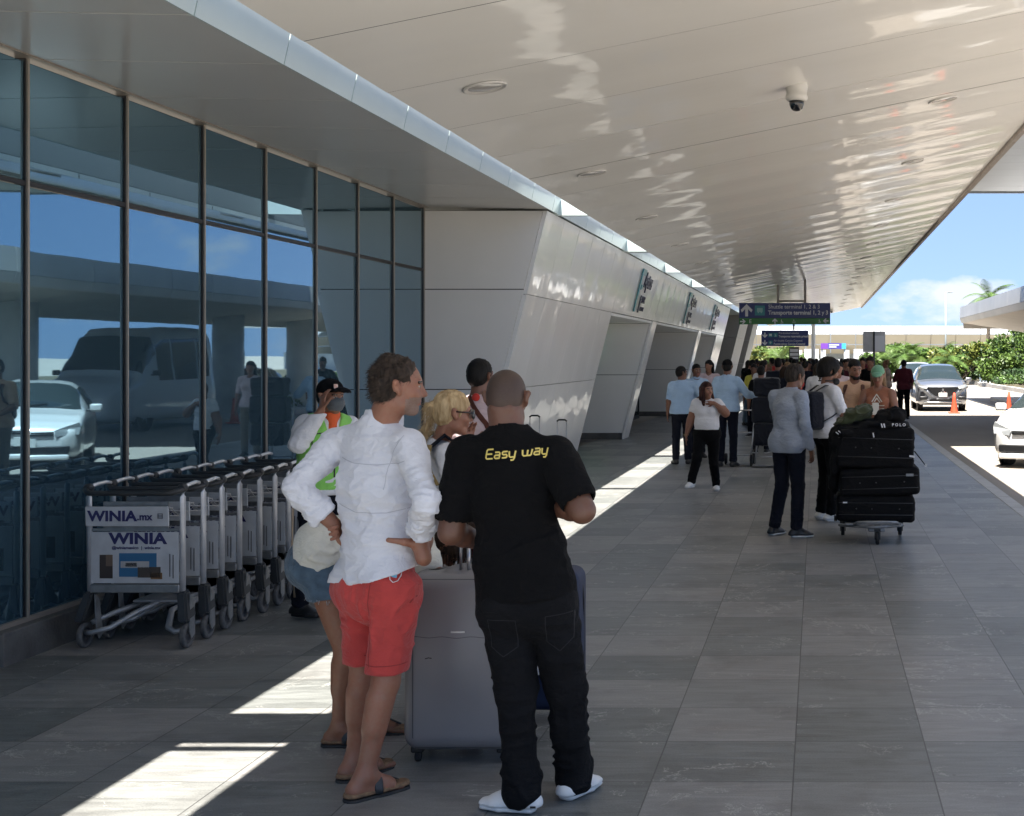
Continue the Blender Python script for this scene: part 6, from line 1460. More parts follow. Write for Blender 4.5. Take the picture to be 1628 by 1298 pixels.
# ---------------------------------------------------------------- nested baggage trolleys
def make_trolley(x, y):
    o = empty('baggage_trolley', (x, y, 0), None, 'trolley', 'baggage trolleys nested along the glass'); o['label'] = 'x'
    bpy.context.view_layer.update()
    X = lambda a, b, c: Vector((x + a, y + b, c))
    hw = .285
    for sx in (-1, 1):
        mb = MB(); mb.tube([X(sx * hw, .02, .30), X(sx * (hw + .005), .01, .93), X(sx * (hw + .005), .01, .965)], .0175, 12); mb.build('post', ALUMI, o)
        mb = MB(); mb.lathe([(.02, -.028), (.027, -.015), (.027, .015), (.02, .028)], X(sx * (hw + .005), .01, .985), 14, 'Y'); mb.build('knob', PLAS, o)
        # wheel cover, fork plate
        mb = MB(); mb.hexa([X(sx * (hw + .035) - .032, -.065, .165), X(sx * (hw + .035) + .032, -.065, .165), X(sx * (hw + .035) + .032, .07, .19), X(sx * (hw + .035) - .032, .07, .19), X(sx * hw - .026, -.012, .345), X(sx * hw + .030, -.012, .345), X(sx * hw + .030, .05, .36), X(sx * hw - .026, .05, .36)])
        bmesh.ops.bevel(mb.bm, geom=mb.bm.edges[:], offset=.012, segments=2, affect='EDGES'); mb.build('wheel_cover', PLAS, o)
        mb = MB(); mb.prism([X(sx * hw + .0355 * (1) + (0.012 if sx > 0 else -.008), .01, .33), X(sx * hw + .0355 + (0.012 if sx > 0 else -.008), .06, .30), X(sx * hw + .05, .065, .08), X(sx * hw + .05, .02, .055), X(sx * hw + .05, -.01, .10)], (.006, 0, 0)); mb.build('fork_plate', GALV, o)
        wheel(o, X(sx * (hw + .03), .01, .078), .078, .032)
    mb = MB(); pts = [X(-hw - .005, .05, .985), X(-hw - .01, -.02, .975), X(-hw + .03, -.065, .962)] + [X(-hw + .05 + (2 * hw - .10) * i / 6, -.07, .96) for i in range(7)] + [X(hw - .03, -.065, .962), X(hw + .01, -.02, .975), X(hw + .005, .05, .985)]
    mb.tube(pts, .0165, 10); mb.build('handle', PLAS, o)
    for sx in (-1, 1):
        mb = MB(); mb.tube([X(sx * (hw + .005), .02, .99), X(sx * (hw + .003), .10, 1.0), X(sx * (hw - .002), .19, 1.005), X(sx * (hw - .004), .25, .995)], .0125, 10); mb.build('chrome_grip', mat('polished_steel', (.8, .8, .8), .25, metal=.5), o)
    mb = MB(); mb.box(X(-.03, -.035, .815), (.51, .012, .122), Matrix.Rotation(.06, 3, 'X'), .004); sb = mb.build('sign_board', BOARD, o)
    mb = MB(); mb.bx(x - hw + .015, x + hw - .015, y - .004, y + .006, .40, .715); pp = mb.build('poster_panel', BOARD, o)
    mb = MB(); mb.bx(x - hw + .01, x + hw - .01, y - .010, y + .03, .34, .392, .006); mb.build('cross_beam', GALV, o)
    mb = MB(); mb.bx(x - hw + .01, x + hw - .01, y + .008, y + .03, .718, .735); mb.bx(x - .2, x + .2, y + .009, y + .021, .730, .90); mb.build('back_plate', GALV, o)
    text('lettering', 'WINIA', .086, X(-.118, -.0445, .815), FACE, NAVYP, sb, sx=1.14, offset=.0035, spacing=1.02)
    text('lettering', '.mx', .062, X(.080, -.0445, .812), FACE, NAVYP, sb, sx=1.0, offset=.002)
    mb = MB()
    for a, b_, c_, d_ in ((0, .032, 0, .005), (0, .032, .027, .032), (0, .005, 0, .032), (.027, .032, 0, .032), (.006, .026, .010, .013), (.006, .026, .018, .021)): mb.bx(x + .160 + a, x + .160 + b_, y - .046, y - .0425, .802 + c_, .802 + d_)
    mb.build('emblem', mat('grey_print', (.18, .18, .2), .5), sb)
    text('lettering', 'WINIA', .092, X(.02, -.0065, .672), FACE, NAVYP, pp, sx=1.25, offset=.004, spacing=1.02)
    text('lettering', '@winiamexico  |  winia.mx', .026, X(.01, -.0065, .618), FACE, NAVYP, pp, sx=1.05, offset=.0008)
    for nm, (a, b_, c_, d_), col in (('poster_blue', (-.095, .135, .44, .585), (.035, .14, .28)), ('poster_counter', (-.085, .09, .495, .535), (.42, .42, .42)), ('poster_oven', (-.055, .015, .502, .526), (.02, .02, .03)), ('poster_fridge', (-.215, -.135, .43, .575), (.05, .035, .03)),
                                     ('poster_fridge_door', (-.176, -.135, .505, .575), (.16, .11, .08)), ('poster_shelf', (.02, .16, .435, .50), (.07, .055, .045)), ('poster_pot', (.10, .17, .425, .465), (.20, .11, .05)), ('poster_tap', (.215, .22, .44, .58), (.1, .1, .11)), ('poster_tap_side', (.235, .24, .43, .575), (.1, .1, .11))):
        mb = MB(); e = {'poster_blue': 0, 'poster_fridge': 0}.get(nm, .0012); mb.bx(x + a, x + b_, y - .0065 - e, y - .0045, c_, d_); mb.build(nm.replace('poster_', 'printed_'), mat(nm, col, .45), pp)
    # wire basket
    mb = MB()
    for i in range(7): mb.tube([X(-.21 + .07 * i, .03, .86), X(-.21 + .07 * i, .12, .80), X(-.21 + .07 * i, .22, .82)], .003, 5)
    for q in ((.03, .86), (.12, .80), (.22, .82)): mb.tube([X(-.22, q[0], q[1]), X(.22, q[0], q[1])], .0045, 6)
    mb.build('wire_basket', STEEL, o)
    # platform
    mb = MB(); 
    mb.tube([X(-hw - .01, -.01, .10), X(-hw + .03, -.03, .10), X(-.14, -.02, .13), X(-.05, .10, .20), X(.02, .30, .24), X(.03, .65, .22), X(.0, .95, .17)], .016, 10, flat=(1.2, 1))
    mb.tube([X(hw + .01, .03, .11), X(hw - .04, .0, .10), X(.19, .03, .12), X(.14, .18, .20), X(.13, .5, .22), X(.06, .95, .17)], .016, 10, flat=(1.2, 1))
    mb.tube([X(-hw, .03, .15), X(-.18, .12, .20), X(-.12, .5, .22), X(-.06, .95, .17)], .016, 10)
    mb.bx(x - .14, x + .14, y + .25, y + .95, .235, .25, .004); mb.build('platform', mat('rail_grey', (.36, .37, .385), .42, metal=.4, var=.15, vs=12), o)
    wheel(o, X(0, .93, .062), .062, .03)
    mb = MB(); mb.bx(x - .03, x + .03, y + .89, y + .97, .13, .23, .01); mb.build('front_bracket', PLAS, o)
    return o
def copy_tree(o, parent=None):
    c = o.copy(); COL.objects.link(c)
    if parent is not None: c.parent = parent
    for ch in list(o.children): copy_tree(ch, c)
    return c
t0 = make_trolley(-4.205, 8.33)
TW = ['nearest trolley at the front end of the nested row, its whole poster in view'] + ['%s trolley of the nested row along the glass' % w for w in ('second', 'third', 'fourth', 'fifth', 'sixth', 'seventh', 'eighth', 'ninth', 'last')]
random.seed(9)
for i in range(10):
    c = t0 if i == 0 else copy_tree(t0)
    c.location = (-4.205 + (random.uniform(-.012, .012) if i else 0), 8.33 + .282 * i, 0); c['label'] = TW[i]; c['category'] = 'trolley'; c['group'] = 'baggage trolleys nested along the glass'
    c.rotation_euler = (0, 0, random.uniform(-.012, .012) if i else 0)

# ---------------------------------------------------------------- suitcases
def shell_case(name, label, c, size, m, rz=0, ribs=0, handle=None, wheels=True, r=.05, group=None, seam=True, grooves=True):
    """upright case; c = base centre"""
    o = empty(name, c, label, 'suitcase', group); w, d, hh = size; z0 = .055 if wheels else 0
    S = SDF(); S.box((c[0], c[1], c[2] + z0 + hh / 2), np.array((w / 2 - r, d / 2 - r, hh / 2 - r)), r=r)
    S.ell((c[0], c[1], c[2] + z0 + hh * .52), (w * .50, d * .53, hh * .52), k=.03)
    V, Q = S.mesh(.011); V = relax(V, Q, 2)
    body = np_mesh('shell', V, Q, m, o)
    if seam:
        mb = MB(); n = 40; 
        pts = []
        for i in range(n):
            a = 2 * math.pi * i / n; px_ = math.copysign(abs(math.cos(a)) ** .35, math.cos(a)) * (w / 2 + .003); pz = math.copysign(abs(math.sin(a)) ** .35, math.sin(a)) * (hh / 2 + .003); pts.append((c[0] + px_, c[1], c[2] + z0 + hh / 2 + pz))
        mb.tube(pts, .006, 6, closed=True); mb.build('zip_seam', RUB_B, o)
    if wheels:
        for sx in (-1, 1):
            for sy in (-1, 1):
                cc = (c[0] + sx * (w / 2 - .06), c[1] + sy * (d / 2 - .07), c[2] + .027)
                mb = MB(); mb.box((cc[0], cc[1], c[2] + .058), (.055, .06, .03), None, .008); mb.build('wheel_housing', RUB_B, o)
                wheel(o, cc, .027, .02, tyre=KTY)
    if handle:
        mb = MB()
        for sx in (-1, 1): mb.tube([(c[0] + sx * .06, c[1] + handle[1], c[2] + z0 + hh - .01), (c[0] + sx * .06, c[1] + handle[1], c[2] + z0 + hh + handle[0])], .007, 8)
        mb.build('telescopic_tube', STEEL, o)
        mb = MB(); mb.tube([(c[0] - .065, c[1] + handle[1], c[2] + z0 + hh + handle[0]), (c[0] - .04, c[1] + handle[1], c[2] + z0 + hh + handle[0] + .02), (c[0] + .04, c[1] + handle[1], c[2] + z0 + hh + handle[0] + .02), (c[0] + .065, c[1] + handle[1], c[2] + z0 + hh + handle[0])], .011, 8); mb.build('telescopic_grip', RUB_B, o)
    o.rotation_euler = (0, 0, rz)
    return o
GREYSH_ = mat('grey_polycarbonate', (.205, .20, .21), .42, var=.05, vs=3, bump=.08, bs=300, bdist=.001, coat=.25, coatr=.25)
gc = W(728, 1216, 5.95); gc.z = 0
g_ = shell_case('grey_suitcase', 'large grey hard-shell suitcase on spinner wheels between the two foreground men', (gc.x, 6.10, 0), (.50, .33, .78), GREYSH_, 0, handle=None, r=.07)
bpy.context.view_layer.update()
x0 = gc.x - .25
mb = MB(); mb.bx(W(717, 0, 5.93).x, W(739, 0, 5.93).x, 5.9235, 5.929, .585, .593, .001); mb.build('badge', STEEL, g_)
gsh = [c for c in g_.children if c.name.startswith('shell')][0]; GSEAM = mat('case_seam', (.05, .05, .06), .4)
conform_ribbon('panel_seam', [[(x0 + .03 + .02 * i, 5.9, .565 + .003 * math.sin(i)) for i in range(23)]], g_, gsh, GSEAM, .0025, .0005, parent=g_)
for sx_ in (.055, .445): conform_ribbon('corner_seam', [[(x0 + sx_, 5.9, .12 + .03 * i) for i in range(22)]], g_, gsh, GSEAM, .004, .0005, parent=g_)
for zz_ in (.075, .815): conform_ribbon('corner_seam', [[(x0 + .06 + .02 * i, 5.9, zz_) for i in range(20)]], g_, gsh, GSEAM, .003, .0005, parent=g_)
conform_ribbon('scuff_mark', [[(x0 + .11, 5.9, .47), (x0 + .125, 5.9, .475), (x0 + .14, 5.9, .473)]], g_, gsh, mat('scuff', (.02, .02, .02), .8), .004, .0008, parent=g_)
mb = MB(); mb.tube([W(733, 912, 6.04), W(733, 868, 6.04), W(736, 860, 6.04)], .008, 8); mb.tube([W(745, 912, 6.04), W(745, 866, 6.04)], .008, 8); mb.build('telescopic_tube', STEEL, g_)
mb = MB(); mb.tube([W(705, 915, 6.10), W(716, 911, 6.10), W(745, 911, 6.10), W(756, 915, 6.10)], .012, 8); mb.build('carry_handle', RUB_B, g_)
BLUEC = mat('blue_nylon_case', (.004, .014, .050), .6, var=.15, vs=8, bump=.2, bs=200, bdist=.001)
bc = W(888, 1152, 6.6); b_ = shell_case('blue_suitcase', 'navy blue soft suitcase standing behind the man in black', (W(860, 0, 6.75).x, 6.75, 0), (.42, .28, .69), BLUEC, 0, r=.06)
mb = MB(); mb.box(W(855, 1062, 6.58), (.05, .012, .07), None, .003); mb.build('paper_tag', C_WTEE, b_)
# small striped bag and white carton on the floor behind the grey case
mb = MB(); q = empty('striped_bag', (W(752, 900, 6.5).x, 6.5, 0), 'red and white striped cloth bag just behind the grey suitcase', 'bag')
for i in range(8):
    mb.mi = i % 2; mb.bx(W(740, 0, 6.5).x + i * .013, W(740, 0, 6.5).x + i * .013 + .0128, 6.42, 6.6, .0, .90)
mb.build('bag_body', [cloth_mat('stripe_red', (.22, .02, .03)), C_WTEE], q)
mb = MB(); mb.tube([W(746, 860, 6.5), W(748, 852, 6.5), W(756, 852, 6.5), W(758, 860, 6.5)], .008); mb.build('bag_handle', C_NAVY, q)
for px, lb in ((848, 'left'), (883, 'right')):
    c = W(px, 793, 17.0); shell_case('black_suitcase', 'black suitcase with raised handle beside the leaning wall, the %s one' % lb, (c.x, 17.0 + (px - 848) * .01, 0), (.34, .24, .55), C_BLACK, 0, handle=(.30 - (px - 848) * .002 + .12, .08), r=.04, group='pair of black suitcases by the wall', seam=False)

# ---------------------------------------------------------------- loaded luggage cart on the right
YC = 13.25; sc = YC / F
NYL = cloth_mat('black_luggage_nylon', (.0026, .0027, .0034), .8, sheen=0)
cart = empty('luggage_cart', (W(1388, 0, YC).x, YC, 0), 'grey metal luggage cart piled high with black suitcases', 'luggage cart')
cx = cart.location.x
mb = MB(); mb.tube([(cx - .20, YC - .32, .19), (cx - .16, YC - .42, .22), (cx - .05, YC - .44, .225), (cx + .12, YC - .44, .225), (cx + .2, YC - .42, .22), (cx + .24, YC - .30, .19)], .014, 10)
mb.tube([(cx - .33, YC - .05, .15), (cx - .22, YC - .28, .17), (cx - .04, YC - .38, .17), (cx + .05, YC - .38, .17), (cx + .22, YC - .28, .17), (cx + .29, YC - .05, .15)], .016, 10)
mb.bx(cx - .28, cx + .26, YC - .34, YC + .38, .185, .20, .004); mb.bx(cx - .06, cx + .10, YC - .36, YC - .2, .12, .18, .01); mb.build('platform', GALV, cart)
for px, py, r, yy in ((1395, 865, .062, YC - .35), (1340, 850, .055, YC + .33), (1431, 848, .055, YC + .33)):
    c = W(px, 0, yy if yy < YC else 13.55); wheel(cart, (c.x, yy, r), r, .035, tyre=KTY)
    mb = MB(); mb.bx(c.x - .028, c.x - .020, yy - .02, yy + .03, r * .8, .18); mb.bx(c.x + .020, c.x + .028, yy - .02, yy + .03, r * .8, .18); mb.bx(c.x - .03, c.x + .03, yy - .025, yy + .035, r * 2 + .005, .19, .006); mb.build('caster_fork', PLAS, cart)
mb = MB(); 
for sx in (-.24, .26): mb.tube([(cx + sx, YC + .36, .19), (cx + sx, YC + .44, .98)], .015, 8)
mb.tube([(cx - .24, YC + .44, .98), (cx + .26, YC + .44, .98)], .018, 8); mb.build('push_handle', GALV, cart)
def soft_case(name, label, x0, x1, z0, z1, y0, y1, tilt=0, m=NYL, sag=.006, details=True):
    o = empty(name, ((x0 + x1) / 2, (y0 + y1) / 2, z0), label, 'suitcase', 'suitcases stacked on the luggage cart'); r = min(.045, (z1 - z0) * .3)
    M = np.array(Matrix.Rotation(tilt, 3, 'Y')); S = SDF(); S.box(((x0 + x1) / 2, (y0 + y1) / 2, (z0 + z1) / 2), np.array(((x1 - x0) / 2 - r, (y1 - y0) / 2 - r, (z1 - z0) / 2 - r)), M, r=r)
    V, Q = S.mesh(.011); V = wrinkle(relax(V, Q, 1), Q, sag, (5, 5, 9), x0 * 7)
    np_mesh('case_body', V, Q, m, o)
    def T(a, b, c): p = np.array((a - (x0 + x1) / 2, b, c - (z0 + z1) / 2)); q_ = M @ np.array((p[0], 0, p[2])); return Vector((q_[0] + (x0 + x1) / 2, b, q_[2] + (z0 + z1) / 2))
    if details:
        mb = MB()
        for zz in (z0 + (z1 - z0) * .28, z0 + (z1 - z0) * .72): mb.tube([T(x0 + .02, y0 - .004, zz), T((x0 + x1) / 2, y0 - .008, zz), T(x1 - .02, y0 - .004, zz)], .004, 6)
        mb.build('piping', mat('zip_grey', (.03, .03, .033), .5), o)
        for fx in (.25, .45, .8):
            mb = MB(); mb.lathe([(0, 0), (.007, 0), (.006, -.006), (0, -.008)], T(x0 + (x1 - x0) * fx, y0 - .010, z0 + (z1 - z0) * .5), 10, 'Y'); mb.build('rivet', mat('dull_rivet', (.09, .09, .095), .5, metal=.5), o)
    return o, T
wx = lambda px: W(px, 0, YC - .3).x; wz = lambda py: W(0, py, YC - .3).z
o, T = soft_case('soft_suitcase', 'bottom black suitcase of the stack on the luggage cart', wx(1330), wx(1455), .205, wz(788), YC - .30, YC + .25, .01)
mb = MB(); mb.bx(wx(1340), wx(1347), YC - .318, YC - .312, wz(800), wz(798)); mb.build('white_tag', C_WTEE, o)
for z_ in (wz(793), wz(826)): wheel(o, (wx(1330) - .008, YC - .2, z_), .028, .03, tyre=KTY)
o, T = soft_case('soft_suitcase', 'middle black suitcase of the stack, sticking out to the right', wx(1335), wx(1463), wz(789), wz(745), YC - .32, YC + .26, -.03)
mb = MB(); mb.bx(wx(1440), wx(1452), YC - .338, YC - .33, wz(757), wz(753)); mb.build('grey_tag', GALV, o)
o, T = soft_case('soft_suitcase', 'top black expandable suitcase with white tags and loose strap', wx(1329), wx(1454), wz(746), wz(679), YC - .30, YC + .28, .03)
mb = MB(); mb.box(T(wx(1450), YC - .315, wz(724)), (.05, .006, .018), Matrix.Rotation(.15, 3, 'Y')); mb.build('white_tag', C_WTEE, o)
mb = MB(); mb.box(T(wx(1388), YC - .315, wz(692)), (.012, .006, .045), Matrix.Rotation(-.2, 3, 'Y')); mb.build('white_zip_pull', C_WTEE, o)
mb = MB(); mb.tube([(wx(1454), YC - .28, wz(718)), (wx(1462), YC - .33, wz(728)), (wx(1471), YC - .34, wz(740))], .012, 8, flat=(1, .3)); mb.build('loose_strap', NYL, o)
mb = MB(); mb.box((wx(1471), YC - .345, wz(740)), (.02, .008, .022)); mb.build('strap_buckle', STEEL, o)
def lump(name, label, cat, prims, m, amp=.012, fr=(9, 9, 14), hh=.011, parts=()):
    S = SDF()
    for c, r in prims: S.ell(np.array(c), r, k=.04)
    V, Q = S.mesh(hh); V = wrinkle(V, Q, amp, fr, prims[0][0][0]); c = V.mean(0); o = empty(name, (c[0], c[1], V[:, 2].min()), label, cat); np_mesh('fabric', V, Q, m, o); return o
P3 = lambda px, py, dy=0.: tuple(W(px, py, YC - .1 + dy))
o = lump('duffel_bag', 'flat black duffel bag with white stripes lying on the top suitcase', 'bag', [(P3(1360, 678), (.20, .20, .045)), (P3(1410, 676), (.22, .22, .05)), (P3(1385, 674), (.2, .2, .05))], NYL)
mb = MB()
for k in (0, 1): mb.box(W(1402 + k * 4, 677, YC - .335), (.012, .004, .04), Matrix.Rotation(-.25, 3, 'Y'))
mb.build('white_stripe', C_WTEE, o)
text('lettering', 'P O L O', .038, W(1429, 676, YC - .34), FACE, C_WTEE, o, sx=1.0, offset=.001)
lump('olive_jacket', 'crumpled olive green jacket thrown on top of the luggage', 'jacket', [(P3(1350, 668), (.12, .14, .04)), (P3(1362, 658), (.12, .15, .06)), (P3(1375, 655), (.07, .12, .07)), (P3(1340, 676), (.08, .1, .035))], C_OLIVE, .022, (10, 10, 16))
lump('black_jacket', 'crumpled black jacket heaped at the right end of the luggage', 'jacket', [(P3(1412, 662), (.14, .14, .07)), (P3(1426, 660), (.08, .13, .08)), (P3(1400, 668), (.08, .12, .05))], NYL, .02, (10, 10, 14))
o = lump('draped_coat', 'black coat with white sleeve stripes draped down the left side of the cart', 'coat', [(P3(1333, 700, -.08), (.09, .12, .12)), (P3(1328, 735, -.05), (.07, .12, .16)), (P3(1325, 765, 0), (.05, .1, .12)), (P3(1345, 688, -.1), (.12, .14, .06))], NYL, .018, (12, 12, 7))
mb = MB()
for k in (0, 1): mb.box(W(1331 + k * 4, 689 - k * 2, YC - .33), (.035, .004, .008), Matrix.Rotation(.7, 3, 'Y'))
mb.build('white_stripe', C_WTEE, o)
# ---------------------------------------------------------------- hand trucks of the porters
def hand_truck(px, Y, label, ang=0., lean=.15):
    c = W(px, 0, Y); o = empty('hand_truck', (c.x, Y, 0), label, 'hand truck', 'porters\' hand trucks'); x = c.x
    mb = MB()
    for sx in (-.17, .17): mb.tube([(x + sx, Y, .06), (x + sx + lean * .3, Y + lean, .55), (x + sx + lean * .6, Y + lean * 2, 1.05)], .014, 8)
    for t in (.15, .5, .85): mb.tube([(x - .17 + lean * .6 * t, Y + lean * 2 * t, 1.05 * t), (x + .17 + lean * .6 * t, Y + lean * 2 * t, 1.05 * t)], .012, 8)
    mb.tube([(x - .17 + lean * .6, Y + lean * 2, 1.05), (x - .1 + lean * .6, Y + lean * 2.2, 1.15), (x + .1 + lean * .6, Y + lean * 2.2, 1.15), (x + .17 + lean * .6, Y + lean * 2, 1.05)], .014, 8)
    mb.build('frame', STEEL, o)
    mb = MB(); mb.bx(x - .2, x + .2, Y - .30, Y, .03, .045, .003); mb.build('toe_plate', GALV, o)
    for sx in (-.23, .23): wheel(o, (x + sx, Y + .06, .095), .095, .045, tyre=KTY)
    return o
hand_truck(1176, 22.3, 'hand truck with black wheels gripped by the capped porter')
hand_truck(1217, 22.0, 'hand truck carrying a tall pile of black bags')
Yb = 21.8
for i, (x0, x1, za, zb) in enumerate(((1198, 1240, .06, .42), (1196, 1242, .42, .84), (1199, 1240, .84, 1.15))):
    o, T = soft_case('travel_bag', 'black travel bag on the hand truck, %s of the pile' % ('bottom', 'middle', 'top')[i], W(x0, 0, Yb).x, W(x1, 0, Yb).x, za + .3, zb + .3 - .004, Yb - .2, Yb + .1, 0, cloth_mat('midnight_nylon', (.0035, .005, .010), .65), .012, False)
    o['group'] = 'bags on the hand truck'; o['category'] = 'bag'
# ---------------------------------------------------------------- hanging signs
BLUE = mat('sign_navy', (.009, .022, .14), .35); GRN = mat('sign_green', (.02, .16, .03), .35); WHT = mat('sign_white', (.62, .64, .66), .4); TLP = mat('sign_teal', (.03, .22, .25), .4); PURP = mat('sign_purple', (.16, .05, .35), .4)
def arrow(px, py, Y, s, d, parent, m=WHT):
    """d: 'U','D','L','R'; px,py centre"""
    c = W(px, py, Y); a = {'U': 0, 'R': -90, 'D': 180, 'L': 90}[d]; Rm = Matrix.Rotation(R(-a), 3, 'Y'); mb = MB()
    P_ = [(-.12, -.5), (.12, -.5), (.12, .12), (.40, -.16), (.50, .05), (0, .55), (-.50, .05), (-.40, -.16), (-.12, .12)]
    mb.prism([c + Rm @ Vector((q[0] * s, 0, q[1] * s)) for q in P_], (0, .006, 0)); mb.build('arrow', m, parent)
Y1 = 38.0; e = Y1 / F
sg = empty('hanging_sign', (W(1247, 0, Y1).x, Y1, W(0, 516, Y1).z), 'navy and green direction sign reading Shuttle terminal hanging from the canopy', 'sign')
a = W(1175, 482, Y1); b_ = W(1320, 506, Y1); c_ = W(1320, 516, Y1)
mb = MB(); mb.bx(a.x, b_.x, Y1, Y1 + .12, b_.z, a.z, .006); mb.build('navy_panel', BLUE, sg)
mb = MB(); mb.bx(a.x, b_.x, Y1, Y1 + .12, c_.z, b_.z - .002, .006); mb.build('green_panel', GRN, sg)
yt = Y1 - .006
text('lettering', 'Shuttle terminal 1, 2 & 3', .158, W(1262.5, 488.2, yt), FACE, WHT, sg, sx=.93)
text('lettering', 'Transporte terminal 1, 2 y 3', .160, W(1269, 497.6, yt), FACE, WHT, sg, sx=.92, offset=.004)
arrow(1187, 494, yt, .33, 'U', sg); arrow(1181, 511.5, yt, .15, 'R', sg); arrow(1232, 511, yt, .15, 'U', sg); arrow(1313, 510.5, yt, .15, 'L', sg)
text('lettering', 'E', .15, W(1193, 511.5, yt), FACE, WHT, sg)
def picto(px, py, Y, s, parent, kind, m=WHT):
    c = W(px, py, Y); mb = MB(); q = lambda x0, x1, z0, z1: mb.bx(c.x + x0 * s, c.x + x1 * s, Y - .004, Y + .002, c.z + z0 * s, c.z + z1 * s)
    if kind == 'bus': q(-.4, .4, -.2, .35); mb.mi = 0; q(-.3, -.12, -.36, -.2); q(.12, .3, -.36, -.2)
    if kind == 'seat': q(-.15, -.02, -.1, .35); q(-.15, .25, -.2, -.1); q(.17, .27, -.45, -.2); q(-.3, .1, -.45, -.36)
    if kind == 'table': q(-.4, .4, -.25, -.15); q(-.1, .1, .15, .3)
    if kind == 'plane': q(-.08, .08, -.4, .4); q(-.4, .4, -.02, .12); q(-.2, .2, -.4, -.3)
    mb.build('pictogram', m, parent)
for (px, py, s_) in ((1208, 494, 16),):
    c = W(px, py, yt); mb = MB(); mb.bx(c.x - .14, c.x + .14, yt - .001, yt + .004, c.z - .14, c.z + .14, .002); mb.build('icon_tile', TLP, sg); picto(px, py, yt - .004, .2, sg, 'bus', mat('pale_teal', (.25, .45, .45), .4))
picto(1243, 511, yt, .13, sg, 'seat'); picto(1262, 511, yt, .13, sg, 'table'); picto(1303, 510.5, yt, .12, sg, 'seat')
for px in (1237, 1280):
    p0 = W(px, 482, Y1 + .06); mb = MB(); mb.cyl(p0, (p0.x, p0.y, SZ(p0.x) + .03), .035, n=12); mb.build('hanger_pole', mat('pole_brown_grey', (.40, .36, .32), .5), sg)
mb = MB(); p0 = W(1237, 479, Y1 + .06); p1 = W(1281, 479, Y1 + .06); mb.tube([p0, p1], .03); mb.build('hanger_rail', mat('pole_brown_grey', (.40, .36, .32), .5), sg)
Y2 = 58.0
s2 = empty('hanging_sign', (W(1248, 0, Y2).x, Y2, W(0, 551, Y2).z), 'smaller navy sign with two down arrows below the green striped sign', 'sign')
a = W(1210.5, 525.5, Y2); b_ = W(1285.5, 550.5, Y2); mb = MB(); mb.bx(a.x, b_.x, Y2, Y2 + .12, b_.z, a.z, .008); mb.build('navy_panel', BLUE, s2); yt = Y2 - .008
for py, l1, l2, k1 in ((533, 'Pre-booked vehicles', 'Transporte reservado privado', 'bus'), (545, 'Air shuttle Cancún-Cozumel', 'Puente aéreo Cancún-Cozumel', 'plane')):
    arrow(1216, py, yt, .22, 'D', s2); c = W(1225, py, yt); mb = MB(); mb.bx(c.x - .085, c.x + .085, yt - .001, yt + .004, c.z - .085, c.z + .085); mb.build('icon_tile', TLP, s2); picto(1225, py, yt - .004, .13, s2, k1)
    if py == 533: c = W(1233, py, yt); mb = MB(); mb.bx(c.x - .085, c.x + .085, yt - .001, yt + .004, c.z - .085, c.z + .085); mb.build('icon_tile', TLP, s2); picto(1233, py, yt - .004, .13, s2, 'seat')
    text('lettering', l1, .125, W(1238 if py == 533 else 1230, py - 3, yt), FACE, WHT, s2, sx=.85, align='LEFT'); text('lettering', l2, .125, W(1238 if py == 533 else 1230, py + 2.2, yt), FACE, WHT, s2, sx=.85, align='LEFT', offset=.003)
p0 = W(1262, 525, Y2 + .06); mb = MB(); mb.cyl(p0, (p0.x, p0.y, SZ(p0.x) + .03), .04, n=10); mb.build('hanger_pole', RUB_B, s2)
ib = empty('information_board', (W(1262, 0, 60).x, 60, 0), 'narrow white and dark information board standing in the crowd under the navy sign', 'board')
mb = MB(); mb.bx(W(1254.5, 0, 60).x, W(1270.5, 0, 60).x, 60, 60.1, .0, W(0, 552, 60).z, .01); mb.build('panel', mat('board_dark', (.05, .045, .045), .4), ib)
for i, (ya, yb_) in enumerate(((555, 560), (561.5, 566), (567.5, 571))): mb = MB(); mb.bx(W(1256, 0, 60).x, W(1269, 0, 60).x, 59.985, 59.995, W(0, yb_, 60).z, W(0, ya, 60).z); mb.build('white_strip', WHT, ib)
Y3 = 50.; sb = empty('sign_board', (W(1390, 0, Y3).x, Y3, 0), 'grey back of a square traffic sign on a dark pole beyond the crowd', 'sign')
a = W(1372, 527, Y3); b_ = W(1407.5, 560, Y3); mb = MB(); mb.bx(a.x, b_.x, Y3, Y3 + .03, b_.z, a.z, .012); mb.build('plate', mat('bare_aluminium', (.42, .43, .44), .5, metal=.3, var=.1, vs=5), sb)
mb = MB(); mb.bx(W(1391, 0, Y3).x, W(1406, 0, Y3).x, Y3 - .012, Y3 - .002, W(0, 558, Y3).z, W(0, 534, Y3).z); mb.build('lighter_patch', mat('pale_plate', (.58, .60, .62), .6), sb)
mb = MB(); mb.cyl((W(1389.5, 0, Y3).x, Y3 - .02, 0), (W(1389.5, 0, Y3).x, Y3 - .02, a.z), .035, n=10); mb.build('pole', PLAS, sb)
Y4 = 115.; s4 = empty('lit_sign', (W(1325, 0, Y4).x, Y4, W(0, 555, Y4).z), 'small distant purple and blue sign above the white gate', 'sign')
a = W(1305, 546, Y4); b_ = W(1345, 555, Y4); xm = W(1316, 0, Y4).x; xn = W(1338, 0, Y4).x
mb = MB(); mb.bx(a.x, xm, Y4, Y4 + .3, b_.z, a.z); mb.build('purple_panel', PURP, s4); mb = MB(); mb.bx(xm + .01, xn, Y4, Y4 + .3, b_.z, a.z); mb.build('navy_panel', mat('sign_indigo', (.06, .05, .32), .4), s4); mb = MB(); mb.bx(xn + .01, b_.x, Y4, Y4 + .3, b_.z, a.z); mb.build('blue_panel', mat('sign_sky', (.05, .35, .6), .4), s4)
